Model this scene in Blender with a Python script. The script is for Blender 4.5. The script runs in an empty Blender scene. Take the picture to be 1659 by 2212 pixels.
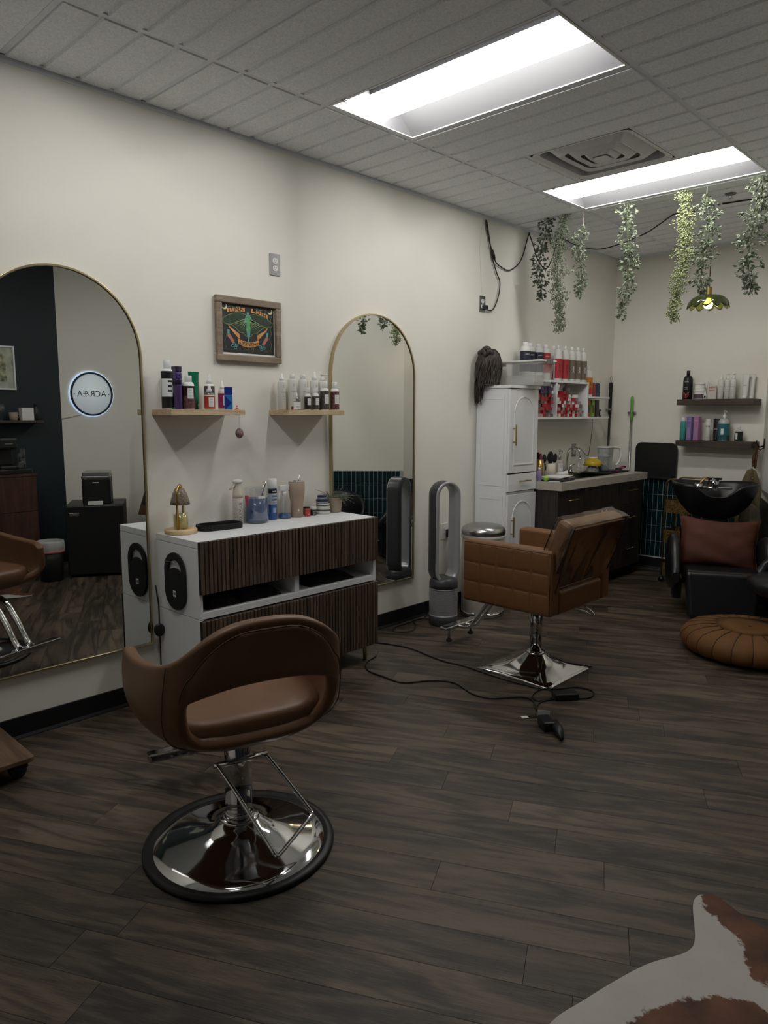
import bpy, bmesh, math, random
from mathutils import Vector, Matrix
random.seed(7)
scene = bpy.context.scene
COL = scene.collection

# ------------------------------------------------------------------ camera
def make_camera():
    yaw, pitch, roll = math.radians(43.7634), math.radians(-7.8502), math.radians(0.137)
    cy, sy, cp, sp = math.cos(yaw), math.sin(yaw), math.cos(pitch), math.sin(pitch)
    fwd = Vector((-sy*cp, cy*cp, sp)); right = Vector((cy, sy, 0)); up = right.cross(fwd)
    r2 = right*math.cos(roll) + up*math.sin(roll); u2 = -right*math.sin(roll) + up*math.cos(roll)
    cam = bpy.data.cameras.new('camera'); o = bpy.data.objects.new('camera', cam); COL.objects.link(o)
    m = Matrix((r2, u2, -fwd)).transposed().to_4x4(); m.translation = Vector((3.2846, -1.196, 1.4402))
    o.matrix_world = m
    cam.sensor_fit = 'VERTICAL'; cam.sensor_height = 36.0; cam.lens = 36.0*1569.58/2212.0
    cam.clip_start = 0.05; cam.clip_end = 60
    scene.camera = o
make_camera()

# ------------------------------------------------------------------ world + exposure
w = bpy.data.worlds.new('room_world'); scene.world = w; w.use_nodes = True
w.node_tree.nodes['Background'].inputs[0].default_value = (0.6, 0.65, 0.7, 1)
w.node_tree.nodes['Background'].inputs[1].default_value = 0.02
scene.view_settings.view_transform = 'Standard'
scene.view_settings.look = 'None'
scene.view_settings.gamma = 1.0
scene.view_settings.use_curve_mapping = False
scene.view_settings.exposure = -0.18
TROFFER = 40.0          # emission of the three ceiling troffers' lenses
PENDANT = 60.0          # emission of the pendant bulb
PENDANT_W = 5.0

# ------------------------------------------------------------------ materials
MATS = {}
def mat(name, col, rough=0.5, metal=0.0, var=0.06, vscale=12.0, bump=0.0, bscale=60.0, spec=0.5, coat=0.0,
        trans=0.0, ior=1.45, emit=None, estr=0.0, stretch=None, aniso=0.0):
    """principled material with a procedural noise that varies its colour and relief"""
    if name in MATS: return MATS[name]
    m = bpy.data.materials.new(name); m.use_nodes = True; nt = m.node_tree; b = nt.nodes['Principled BSDF']
    b.inputs['Roughness'].default_value = rough; b.inputs['Metallic'].default_value = metal
    b.inputs['Specular IOR Level'].default_value = spec; b.inputs['Coat Weight'].default_value = coat
    b.inputs['Transmission Weight'].default_value = trans; b.inputs['IOR'].default_value = ior
    tc = nt.nodes.new('ShaderNodeTexCoord'); src = tc.outputs['Object']
    if stretch:
        mp = nt.nodes.new('ShaderNodeMapping'); mp.inputs['Scale'].default_value = stretch
        nt.links.new(src, mp.inputs[0]); src = mp.outputs[0]
    n = nt.nodes.new('ShaderNodeTexNoise'); n.inputs['Scale'].default_value = vscale; n.inputs['Detail'].default_value = 4
    nt.links.new(src, n.inputs['Vector'])
    r = nt.nodes.new('ShaderNodeValToRGB'); c = Vector(col[:3])
    r.color_ramp.elements[0].position = 0.3; r.color_ramp.elements[1].position = 0.7
    r.color_ramp.elements[0].color = (*(c*(1-var)), 1); r.color_ramp.elements[1].color = (*[min(1, x) for x in c*(1+var)], 1)
    nt.links.new(n.outputs[0], r.inputs[0]); nt.links.new(r.outputs[0], b.inputs['Base Color'])
    if bump:
        n2 = nt.nodes.new('ShaderNodeTexNoise'); n2.inputs['Scale'].default_value = bscale; n2.inputs['Detail'].default_value = 3
        nt.links.new(src, n2.inputs['Vector'])
        bp = nt.nodes.new('ShaderNodeBump'); bp.inputs['Strength'].default_value = bump; bp.inputs['Distance'].default_value = 0.002
        nt.links.new(n2.outputs[0], bp.inputs['Height']); nt.links.new(bp.outputs[0], b.inputs['Normal'])
    if emit:
        b.inputs['Emission Color'].default_value = (*emit, 1); b.inputs['Emission Strength'].default_value = estr
    MATS[name] = m
    return m

def clear(name, col=(0.9, 0.92, 0.92), alpha=0.2, rough=0.05, gloss=False):
    """thin clear plastic or glass: see-through film with a fresnel gloss"""
    if name in MATS: return MATS[name]
    m = bpy.data.materials.new(name); m.use_nodes = True; nt = m.node_tree
    for n in list(nt.nodes):
        if n.type != 'OUTPUT_MATERIAL': nt.nodes.remove(n)
    out = [n for n in nt.nodes if n.type == 'OUTPUT_MATERIAL'][0]
    tr = nt.nodes.new('ShaderNodeBsdfTransparent'); tr.inputs[0].default_value = (*col, 1)
    gl = nt.nodes.new('ShaderNodeBsdfGlossy' if gloss else 'ShaderNodeBsdfPrincipled'); gl.inputs[0].default_value = (*col, 1); gl.inputs['Roughness'].default_value = rough
    fr0 = nt.nodes.new('ShaderNodeLayerWeight'); fp = nt.nodes.new('ShaderNodeMath'); fp.operation = 'POWER'; fp.inputs[1].default_value = 4.0; nt.links.new(fr0.outputs['Facing'], fp.inputs[0])
    fr = nt.nodes.new('ShaderNodeMath'); fr.operation = 'MULTIPLY_ADD'; fr.inputs[1].default_value = 0.45; fr.inputs[2].default_value = 0.03; nt.links.new(fp.outputs[0], fr.inputs[0])
    ns = nt.nodes.new('ShaderNodeTexNoise'); ns.inputs['Scale'].default_value = 30
    ma = nt.nodes.new('ShaderNodeMath'); ma.operation = 'MULTIPLY_ADD'; ma.inputs[1].default_value = 0.06; ma.inputs[2].default_value = alpha
    ad = nt.nodes.new('ShaderNodeMath'); ad.operation = 'ADD'; ad.use_clamp = True
    nt.links.new(ns.outputs[0], ma.inputs[0]); nt.links.new(ma.outputs[0], ad.inputs[0]); nt.links.new(fr.outputs[0], ad.inputs[1])
    mx = nt.nodes.new('ShaderNodeMixShader')
    nt.links.new(ad.outputs[0], mx.inputs[0]); nt.links.new(tr.outputs[0], mx.inputs[1]); nt.links.new(gl.outputs[0], mx.inputs[2])
    nt.links.new(mx.outputs[0], out.inputs[0]); MATS[name] = m
    return m

def wood(name, c1, c2, scale=8.0, stretch=(1, 12, 12), rough=0.5, bump=0.15, dark=None, knots=False, rnd=False):
    """wood: stretched rings and fibres along local x"""
    if name in MATS: return MATS[name]
    m = bpy.data.materials.new(name); m.use_nodes = True; nt = m.node_tree; b = nt.nodes['Principled BSDF']
    b.inputs['Roughness'].default_value = rough
    L = nt.links.new; N = nt.nodes.new
    tc = N('ShaderNodeTexCoord'); src = tc.outputs['Object']
    if rnd:
        oi = N('ShaderNodeObjectInfo'); sc = N('ShaderNodeVectorMath'); sc.operation = 'SCALE'; sc.inputs[3].default_value = 37.0
        cb = N('ShaderNodeCombineXYZ'); L(oi.outputs['Random'], cb.inputs[0]); L(oi.outputs['Random'], cb.inputs[1]); L(oi.outputs['Random'], cb.inputs[2])
        L(cb.outputs[0], sc.inputs[0]); ad = N('ShaderNodeVectorMath'); L(src, ad.inputs[0]); L(sc.outputs[0], ad.inputs[1]); src = ad.outputs[0]
    mp = N('ShaderNodeMapping'); mp.inputs['Scale'].default_value = stretch; L(src, mp.inputs[0])
    # large warped rings
    n1 = N('ShaderNodeTexNoise'); n1.inputs['Scale'].default_value = scale*0.22; n1.inputs['Detail'].default_value = 2; n1.inputs['Distortion'].default_value = 0.6
    L(mp.outputs[0], n1.inputs['Vector'])
    rg = N('ShaderNodeMath'); rg.operation = 'MULTIPLY'; rg.inputs[1].default_value = 22.0; L(n1.outputs[0], rg.inputs[0])
    sn = N('ShaderNodeMath'); sn.operation = 'SINE'; L(rg.outputs[0], sn.inputs[0])
    # fine fibres
    mp2 = N('ShaderNodeMapping'); mp2.inputs['Scale'].default_value = (stretch[0]*2.2, stretch[1]*9, stretch[2]*9); L(src, mp2.inputs[0])
    n2 = N('ShaderNodeTexNoise'); n2.inputs['Scale'].default_value = scale; n2.inputs['Detail'].default_value = 6; n2.inputs['Roughness'].default_value = 0.7
    L(mp2.outputs[0], n2.inputs['Vector'])
    n3 = N('ShaderNodeTexNoise'); n3.inputs['Scale'].default_value = 2.2; n3.inputs['Detail'].default_value = 3
    mp3 = N('ShaderNodeMapping'); mp3.inputs['Scale'].default_value = (1, 3, 3); L(src, mp3.inputs[0]); L(mp3.outputs[0], n3.inputs['Vector'])
    a1 = N('ShaderNodeMath'); a1.operation = 'MULTIPLY_ADD'; a1.inputs[1].default_value = 0.10; L(sn.outputs[0], a1.inputs[0]); L(n2.outputs[0], a1.inputs[2])
    a2 = N('ShaderNodeMath'); a2.operation = 'MULTIPLY_ADD'; a2.inputs[1].default_value = 0.55; L(n3.outputs[0], a2.inputs[0]); L(a1.outputs[0], a2.inputs[2])
    r = N('ShaderNodeValToRGB'); r.color_ramp.elements[0].position = 0.60; r.color_ramp.elements[1].position = 0.97
    r.color_ramp.elements[0].color = (*c1, 1); r.color_ramp.elements[1].color = (*c2, 1)
    L(a2.outputs[0], r.inputs[0]); colr = r.outputs[0]
    if knots:
        vo = N('ShaderNodeTexVoronoi'); vo.inputs['Scale'].default_value = 1.0
        mk = N('ShaderNodeMapping'); mk.inputs['Scale'].default_value = (2.2, 6.0, 6.0); L(src, mk.inputs[0])
        wn = N('ShaderNodeTexNoise'); wn.inputs['Scale'].default_value = 9; L(src, wn.inputs['Vector'])
        wm = N('ShaderNodeMix'); wm.data_type = 'VECTOR'; wm.inputs[0].default_value = 0.13
        L(mk.outputs[0], wm.inputs[4]); L(wn.outputs['Color'], wm.inputs[5]); L(wm.outputs[1], vo.inputs['Vector'])
        kr = N('ShaderNodeValToRGB'); kr.color_ramp.elements[0].position = 0.02; kr.color_ramp.elements[1].position = 0.16
        kr.color_ramp.elements[0].color = (0.35, 0.33, 0.32, 1); kr.color_ramp.elements[1].color = (1, 1, 1, 1)
        L(vo.outputs['Distance'], kr.inputs[0])
        mu = N('ShaderNodeMix'); mu.data_type = 'RGBA'; mu.blend_type = 'MULTIPLY'; mu.inputs[0].default_value = 1.0
        L(colr, mu.inputs[6]); L(kr.outputs[0], mu.inputs[7]); colr = mu.outputs[2]
    if rnd:
        hv = N('ShaderNodeHueSaturation'); mr = N('ShaderNodeMapRange'); mr.inputs[3].default_value = 0.82; mr.inputs[4].default_value = 1.16
        L(oi.outputs['Random'], mr.inputs[0]); L(mr.outputs[0], hv.inputs['Value']); L(colr, hv.inputs['Color']); colr = hv.outputs[0]
    L(colr, b.inputs['Base Color'])
    bp = N('ShaderNodeBump'); bp.inputs['Strength'].default_value = bump; bp.inputs['Distance'].default_value = 0.002
    L(a2.outputs[0], bp.inputs['Height']); L(bp.outputs[0], b.inputs['Normal'])
    if rnd:
        rr = N('ShaderNodeMapRange'); rr.inputs[3].default_value = rough-0.1; rr.inputs[4].default_value = rough+0.18
        L(n2.outputs[0], rr.inputs[0]); L(rr.outputs[0], b.inputs['Roughness'])
    MATS[name] = m
    return m
# ------------------------------------------------------------------ mesh helpers
class MB:
    """collects vertices and faces of ONE part"""
    def __init__(s): s.v = []; s.f = []; s.sm = []
    def add(s, vs, fs, smooth=False, m=None):
        o = len(s.v)
        s.v += [tuple(m @ Vector(p)) if m is not None else tuple(p) for p in vs]
        for f in fs: s.f.append(tuple(i+o for i in f)); s.sm.append(smooth)
        return s
    def box(s, x0, x1, y0, y1, z0, z1, m=None):
        if x0 > x1: x0, x1 = x1, x0
        if y0 > y1: y0, y1 = y1, y0
        if z0 > z1: z0, z1 = z1, z0
        vs = [(x, y, z) for z in (z0, z1) for y in (y0, y1) for x in (x0, x1)]
        return s.add(vs, [(0, 2, 3, 1), (4, 5, 7, 6), (0, 1, 5, 4), (2, 6, 7, 3), (0, 4, 6, 2), (1, 3, 7, 5)], False, m)
    def lathe(s, prof, n=24, c=(0, 0, 0), smooth=True, m=None, sx=1.0, sy=1.0, mod=None):
        vs, fs = [], []
        for (r, z) in prof:
            for i in range(n):
                a = 2*math.pi*i/n; k = mod(a, r, z) if mod else 1.0
                vs.append((c[0]+r*k*sx*math.cos(a), c[1]+r*k*sy*math.sin(a), c[2]+z))
        for j in range(len(prof)-1):
            for i in range(n):
                i2 = (i+1) % n; fs.append((j*n+i, j*n+i2, (j+1)*n+i2, (j+1)*n+i))
        if prof[0][0] > 1e-6: fs.append(tuple(reversed(range(n))))
        if prof[-1][0] > 1e-6: fs.append(tuple((len(prof)-1)*n+i for i in range(n)))
        return s.add(vs, fs, smooth, m)
    def cyl(s, r, z0, z1, n=20, c=(0, 0, 0), m=None, b=0.0):
        b = min(b, r*0.45, abs(z1-z0)*0.45)
        pr = [(r-b, z0), (r, z0+b), (r, z1-b), (r-b, z1)] if b else [(r, z0), (r, z1)]
        return s.lathe(pr, n, c, True, m)
    def rod(s, a, b, r, n=10, m=None): return s.tube([a, b], r, n, m=m)
    def tube(s, pts, r, n=8, closed=False, m=None, flat=1.0):
        P = [Vector(p) for p in pts]; k = len(P); vs, fs = [], []
        rr = r if isinstance(r, (list, tuple)) else [r]*k
        ref = None
        for i in range(k):
            a = P[(i-1) % k] if (closed or i > 0) else P[i]; b = P[(i+1) % k] if (closed or i < k-1) else P[i]
            t = (b-a)
            t = t.normalized() if t.length > 1e-9 else Vector((0, 0, 1))
            if ref is None: ref = Vector((0, 0, 1)) if abs(t.z) < 0.9 else Vector((1, 0, 0))
            u = (ref - t*ref.dot(t))
            u = u.normalized() if u.length > 1e-6 else t.orthogonal().normalized()
            w = t.cross(u); ref = u
            for j in range(n):
                q = 2*math.pi*j/n; vs.append(P[i] + u*(rr[i]*math.cos(q)) + w*(rr[i]*flat*math.sin(q)))
        for i in range(k if closed else k-1):
            i2 = (i+1) % k
            for j in range(n):
                j2 = (j+1) % n; fs.append((i*n+j, i*n+j2, i2*n+j2, i2*n+j))
        if not closed: fs.append(tuple(reversed(range(n)))); fs.append(tuple((k-1)*n+j for j in range(n)))
        return s.add([tuple(v) for v in vs], fs, True, m)
    def prism(s, poly, z0, z1, m=None, smooth=False):
        n = len(poly)
        vs = [(x, y, z0) for x, y in poly]+[(x, y, z1) for x, y in poly]
        fs = [tuple(reversed(range(n))), tuple(range(n, 2*n))]
        s.add(vs, fs, False, m)
        o = len(s.v)-2*n
        for i in range(n):
            j = (i+1) % n; s.f.append((o+i, o+j, o+n+j, o+n+i)); s.sm.append(smooth)
        return s
    def ring(s, outer, inner, z0, z1, m=None):
        """flat band between two outlines with the same number of points"""
        n = len(outer); vs = [(x, y, z) for z in (z0, z1) for L in (outer, inner) for x, y in L]; fs = []
        for i in range(n):
            j = (i+1) % n
            fs += [(i, n+i, n+j, j), (2*n+i, 2*n+j, 3*n+j, 3*n+i), (i, j, 2*n+j, 2*n+i), (n+i, 3*n+i, 3*n+j, n+j)]
        return s.add(vs, fs, False, m)
    def grid(s, rows, closed=False, smooth=True, m=None):
        nr, nc = len(rows), len(rows[0]); vs = [p for r in rows for p in r]; fs = []
        for i in range(nr-1):
            for j in range(nc if closed else nc-1):
                j2 = (j+1) % nc; fs.append((i*nc+j, i*nc+j2, (i+1)*nc+j2, (i+1)*nc+j))
        return s.add(vs, fs, smooth, m)
    def ball(s, r, c=(0, 0, 0), n=16, k=10, sx=1, sy=1, sz=1, m=None):
        pr = [(r*math.sin(math.pi*i/k), -r*sz*math.cos(math.pi*i/k)) for i in range(k+1)]
        pr[0] = (0, -r*sz); pr[-1] = (0, r*sz)
        return s.lathe(pr, n, c, True, m, sx, sy)
    def mesh(s, name):
        me = bpy.data.meshes.new(name); me.from_pydata(s.v, [], s.f); me.polygons.foreach_set('use_smooth', s.sm)
        bm = bmesh.new(); bm.from_mesh(me); bmesh.ops.remove_doubles(bm, verts=bm.verts, dist=1e-6)
        bmesh.ops.recalc_face_normals(bm, faces=bm.faces); bm.to_mesh(me); bm.free(); me.update()
        return me

def link(name, data, parent=None, loc=(0, 0, 0), rot=(0, 0, 0)):
    o = bpy.data.objects.new(name, data); COL.objects.link(o); o.location = loc; o.rotation_euler = rot
    if parent is not None: o.parent = parent
    return o
def bev(o, w, seg=2):
    if w:
        md = o.modifiers.new('edge', 'BEVEL'); md.width = w; md.segments = seg; md.limit_method = 'ANGLE'; md.angle_limit = math.radians(40)
    return o
def part(name, mb, m, parent=None, bevel=0.0, loc=(0, 0, 0), rot=(0, 0, 0), seg=2, label=None, kind=None):
    me = mb.mesh(name) if isinstance(mb, MB) else mb
    if len(me.materials) == 0: me.materials.append(m)
    o = link(name, me, parent, loc, rot); bev(o, bevel, seg)
    if label: o['label'] = label
    if kind: o['kind'] = kind
    return o
def tag(o, label, cat, group=None, kind=None):
    if label: o['label'] = label
    if cat: o['category'] = cat
    if group: o['group'] = group
    if kind: o['kind'] = kind
    return o
def thing(name, label, cat, loc=(0, 0, 0), rz=0.0, group=None):
    o = bpy.data.objects.new(name, None); COL.objects.link(o); o.location = loc; o.rotation_euler = (0, 0, rz)
    o.empty_display_size = 0.05
    return tag(o, label, cat, group)
def solo(name, mb, m, label, cat, loc=(0, 0, 0), rot=(0, 0, 0), bevel=0.0, group=None):
    return tag(part(name, mb, m, None, bevel, loc, rot), label, cat, group)
def struct(name, mb, m, bevel=0.0):
    o = part(name, mb, m, None, bevel); o['kind'] = 'structure'; return o
def RX(a): return Matrix.Rotation(a, 4, 'X')
def RY(a): return Matrix.Rotation(a, 4, 'Y')
def RZ(a): return Matrix.Rotation(a, 4, 'Z')
def T(x, y, z): return Matrix.Translation((x, y, z))
def rrect(w, h, r, n=5, cx=0, cy=0):
    out = []
    for (sx, sy, a0) in ((1, 1, 0), (-1, 1, 90), (-1, -1, 180), (1, -1, 270)):
        for i in range(n+1):
            a = math.radians(a0+90*i/n); out.append((cx+sx*(w/2-r)+r*math.cos(a), cy+sy*(h/2-r)+r*math.sin(a)))
    return out
def smooth_path(pts, k=6, closed=False):
    P = [Vector(p) for p in pts]; n = len(P); out = []
    for i in range(n if closed else n-1):
        p0 = P[(i-1) % n] if closed or i > 0 else P[i]*2-P[i+1]; p1 = P[i]; p2 = P[(i+1) % n]
        p3 = P[(i+2) % n] if closed or i < n-2 else p2*2-p1
        for j in range(k):
            t = j/k
            out.append(0.5*((2*p1)+(p2-p0)*t+(2*p0-5*p1+4*p2-p3)*t*t+(3*p1-p0-3*p2+p3)*t**3))
    if not closed: out.append(P[-1])
    return [tuple(q) for q in out]

_TXT = {}
def text_geo(txt, size=0.02, width=None, bold=0.0):
    """flat lettering: vertices in the x-y plane, centred on the origin"""
    key = (txt, bold)
    if key not in _TXT:
        cu = bpy.data.curves.new('lettering', 'FONT'); cu.body = txt; cu.size = 1.0; cu.align_x = 'CENTER'; cu.align_y = 'CENTER'
        cu.resolution_u = 2; cu.offset = bold
        o = bpy.data.objects.new('lettering', cu); COL.objects.link(o)
        dg = bpy.context.evaluated_depsgraph_get(); me = bpy.data.meshes.new_from_object(o.evaluated_get(dg))
        _TXT[key] = ([tuple(v.co) for v in me.vertices], [tuple(p.vertices) for p in me.polygons])
        bpy.data.objects.remove(o); bpy.data.curves.remove(cu); bpy.data.meshes.remove(me)
    vs, fs = _TXT[key]
    xs = [v[0] for v in vs]; w = max(xs)-min(xs)
    k = size if width is None else width/w
    return [(v[0]*k, v[1]*(size if width is None else k), 0) for v in vs], fs
def text_part(name, txt, m, parent, mtx, size=0.02, width=None, bold=0.0):
    vs, fs = text_geo(txt, size, width, bold); mb = MB(); mb.add(vs, fs, False, mtx)
    me = bpy.data.meshes.new(name); me.from_pydata(mb.v, [], mb.f); me.materials.append(m)
    return link(name, me, parent)
def text_wrap(name, txt, m, parent, r, z, ang, size=0.012, width=None, vertical=False, bold=0.0):
    """lettering wrapped on a cylinder of radius r"""
    vs, fs = text_geo(txt, size, width, bold); out = []
    for x, y, _ in vs:
        if vertical: x, y = -y, x
        a = ang + x/r; out.append((r*1.004*math.cos(a), r*1.004*math.sin(a), z+y))
    me = bpy.data.meshes.new(name); me.from_pydata(out, [], fs); me.materials.append(m)
    return link(name, me, parent)
def band(r, z0, z1, a0, a1, n=12):
    """label: a patch of a cylinder with a little thickness"""
    n = max(6, int(abs(a1-a0)/0.10))
    rows = []
    for i in range(n+1):
        a = a0+(a1-a0)*i/n; rows.append([(q*math.cos(a), q*math.sin(a), z) for q, z in ((r*0.99, z0), (r*1.012, z0), (r*1.012, z1), (r*0.99, z1))])
    return MB().grid(rows, closed=True, smooth=False)
# ------------------------------------------------------------------ palette
H = 2.854
WALLP = mat('wall_paint', (0.76, 0.735, 0.665), 0.7, var=0.02, vscale=3, bump=0.12, bscale=180)
DARKP = mat('dark_green_paint', (0.012, 0.022, 0.026), 0.6, var=0.05, vscale=3, bump=0.1, bscale=150)
BLACKB = mat('black_rubber_base', (0.006, 0.006, 0.007), 0.45)
WHITE = mat('white_plastic', (0.72, 0.72, 0.70), 0.35, var=0.02)
WHITEL = mat('white_laminate', (0.76, 0.77, 0.78), 0.4, var=0.015)
LAMP_DARKENED = mat('darkened_lamp_enamel', (0.11, 0.11, 0.113), 0.45, var=0.01)  # white enamel coloured dark grey so the lit reflectors don't blow out
CREAM = mat('cream_plastic', (0.60, 0.55, 0.46), 0.45, var=0.04)
BLACK = mat('black_plastic', (0.010, 0.010, 0.011), 0.4, var=0.1)
BLACKM = mat('matt_black', (0.008, 0.008, 0.009), 0.75, var=0.1, bump=0.15)
CHROME = mat('chrome', (0.62, 0.62, 0.63), 0.07, 1.0, var=0.02)
STEEL = mat('brushed_steel', (0.42, 0.42, 0.42), 0.28, 1.0, var=0.05, stretch=(1, 1, 40))
GOLD = mat('brass', (0.42, 0.29, 0.10), 0.3, 1.0, var=0.05)
PALEGOLD = mat('pale_gold_metal', (0.50, 0.42, 0.26), 0.32, 1.0, var=0.04)
LEATHER = mat('tan_leather', (0.150, 0.074, 0.036), 0.42, var=0.08, vscale=9, bump=0.25, bscale=320)
LEATHER2 = mat('caramel_leather', (0.155, 0.070, 0.025), 0.42, var=0.08, vscale=9, bump=0.25, bscale=320)
STITCH = mat('dark_brown_piping', (0.070, 0.030, 0.014), 0.5)
BLEATHER = mat('black_leather', (0.008, 0.008, 0.010), 0.33, var=0.1, bump=0.2, bscale=260)
GREEN = mat('green_glazed_tile', (0.004, 0.020, 0.024), 0.22, var=0.30, vscale=6)
GROUT = mat('pale_grout', (0.36, 0.40, 0.38), 0.8)
TILE = mat('ceiling_tile_board', (0.86, 0.89, 0.94), 0.9, var=0.11, vscale=150, bump=0.5, bscale=220)
TEE = mat('ceiling_grid_metal', (0.74, 0.77, 0.82), 0.5)
SLAT = wood('walnut_slat', (0.048, 0.030, 0.020), (0.120, 0.080, 0.053), 8, (12, 12, 1), 0.5, 0.15, rnd=True)
PINE = wood('pale_pine', (0.42, 0.30, 0.17), (0.66, 0.52, 0.34), 7, (12, 1, 12), 0.55, 0.15)
PINE_D = wood('pine_disc', (0.50, 0.33, 0.17), (0.70, 0.52, 0.30), 7, (6, 1, 6), 0.5, 0.1)
FRAMEW = wood('grey_brown_frame', (0.17, 0.125, 0.085), (0.32, 0.25, 0.18), 6, (12, 1, 12), 0.55, 0.15)
DKSHELF = wood('espresso_shelf', (0.030, 0.018, 0.013), (0.075, 0.048, 0.038), 6, (1, 12, 12), 0.5, 0.1)
DKCAB = wood('espresso_laminate', (0.010, 0.0075, 0.006), (0.050, 0.036, 0.030), 9, (14, 14, 1), 0.45, 0.1)
REDCAB = wood('mahogany_laminate', (0.030, 0.010, 0.007), (0.085, 0.030, 0.022), 6, (12, 12, 1), 0.5, 0.1)
PLANK = wood('vinyl_plank', (0.016, 0.0105, 0.0068), (0.138, 0.100, 0.067), 8, (1.0, 7, 7), 0.40, 0.6, knots=True, rnd=True)
SUBF = mat('floor_joint', (0.010, 0.008, 0.007), 0.9)
MIRROR = mat('silver_glass', (0.74, 0.76, 0.74), 0.004, 1.0, var=0.0)
COUNTER = mat('beige_laminate', (0.42, 0.385, 0.33), 0.35, var=0.06, vscale=40)
SCREENW = mat('label_paper', (0.74, 0.74, 0.72), 0.6, var=0.01)
INK = mat('black_ink', (0.010, 0.010, 0.010), 0.6)

# ------------------------------------------------------------------ room shell
Y0, YB, XR = -3.0, 5.365, 3.66
RC = (1.365, YB); RD = (1.80, 4.36); RE = (XR, 2.50)       # corners of the angled wall beside the wash chair and of the diagonal wall
def wall_seg(name, a, b, m, z1=2.95, t=0.10):
    a, b = Vector((*a, 0)), Vector((*b, 0)); d = (b-a).normalized(); n = Vector((d.y, -d.x, 0))   # outward normal = right of a->b
    mb = MB(); mb.prism([(a.x, a.y), (b.x, b.y), (b.x+n.x*t, b.y+n.y*t), (a.x+n.x*t, a.y+n.y*t)], 0, z1)
    return struct(name, mb, m)
wall_left = struct('wall_left', MB().box(-0.1, 0, Y0-0.1, YB+0.1, -0.02, 2.95), WALLP)
wall_back = struct('wall_back', MB().box(0, RC[0]+0.02, YB, YB+0.1, -0.02, 2.95), WALLP)
wall_alcove = wall_seg('wall_alcove', RD, RC, WALLP)
wall_diag = wall_seg('wall_diagonal', RE, RD, WALLP)
struct('wall_right', MB().box(XR, XR+0.1, 1.66, RE[1]+0.05, 0, 2.95), WALLP)
struct('wall_right_dark', MB().box(XR, XR+0.1, Y0-0.1, 1.66, 0, 2.95), DARKP)
struct('wall_front', MB().box(0, XR, Y0-0.1, Y0, 0, 2.95), WALLP)

# cove base with a small toe
def base_strip(name, a, b, t=0.006, h=0.1):
    a, b = Vector((*a, 0)), Vector((*b, 0)); d = (b-a); L = d.length; ang = math.atan2(d.y, d.x)
    mb = MB(); prof = [(0, 0), (-0.014, 0), (-0.013, 0.004), (-t, 0.016), (-t, h-0.002), (0, h)]
    rows = [[(x, -q[0], q[1]) for q in prof] for x in (0, L)]
    mb.grid(rows, closed=True, smooth=False, m=T(a.x, a.y, 0) @ RZ(ang))
    return struct(name, mb, BLACKB)
base_strip('baseboard_left', (0.0005, YB), (0.0005, Y0), h=0.099)
base_strip('baseboard_back', (RC[0], YB-0.0005), (0, YB-0.0005))
base_strip('baseboard_diagonal', RE, RD); base_strip('baseboard_alcove', RD, RC)
base_strip('baseboard_right', (XR, Y0), RE)
# base_strip puts its face on the left of a->b
# ------------------------------------------------------------------ floor of single vinyl planks
floor = struct('floor', MB().box(-0.1, XR+0.1, Y0-0.1, YB+0.1, -0.05, -0.0045), SUBF)
U, V = Vector((0.8885, 0.4589)), Vector((-0.4589, 0.8885))
hull = [(0, Y0), (XR, Y0), (XR, RE[1]), RC, (0, YB)]
def clip(poly, hull):
    out = poly
    for i in range(len(hull)):
        a, b = hull[i], hull[(i+1) % len(hull)]
        def side(p): return (b[0]-a[0])*(p[1]-a[1])-(b[1]-a[1])*(p[0]-a[0])
        new = []
        for j in range(len(out)):
            p, q = out[j], out[(j+1) % len(out)]; sp, sq = side(p), side(q)
            if sp >= 0: new.append(p)
            if sp*sq < 0:
                t = sp/(sp-sq); new.append((p[0]+t*(q[0]-p[0]), p[1]+t*(q[1]-p[1])))
        out = new
        if len(out) < 3: return []
    return out
PW, PL, GAP = 0.1477, 1.22, 0.0007
known = {0: 2.114, 1: 2.283, 2: 2.439, 4: 2.503, 5: 2.238, 6: 2.362}
rng = random.Random(3)
for row in range(-45, 32):
    w1 = 0.0115-row*PW; w0 = w1-PW
    s0 = known.get(row, rng.uniform(0, PL))
    n0 = int((s0+4)//PL)+1; s = s0-n0*PL
    while s < 7:
        c = [(s+GAP, w0+GAP), (s+PL-GAP, w0+GAP), (s+PL-GAP, w1-GAP), (s+GAP, w1-GAP)]
        pol = clip([tuple(U*x+V*y) for x, y in c], hull)
        if len(pol) >= 3:
            area = abs(sum(pol[i][0]*pol[(i+1) % len(pol)][1]-pol[(i+1) % len(pol)][0]*pol[i][1] for i in range(len(pol))))/2
            if area > 0.004:
                ctr = U*(s+PL/2)+V*((w0+w1)/2); ang = math.atan2(U.y, U.x)
                loc = [((p[0]-ctr.x)*U.x+(p[1]-ctr.y)*U.y, (p[0]-ctr.x)*V.x+(p[1]-ctr.y)*V.y) for p in pol]
                part('plank', MB().prism(loc, -0.0045, 0.0), PLANK, floor, 0.0, (ctr.x, ctr.y, 0), (0, 0, ang))
        s += PL

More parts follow.
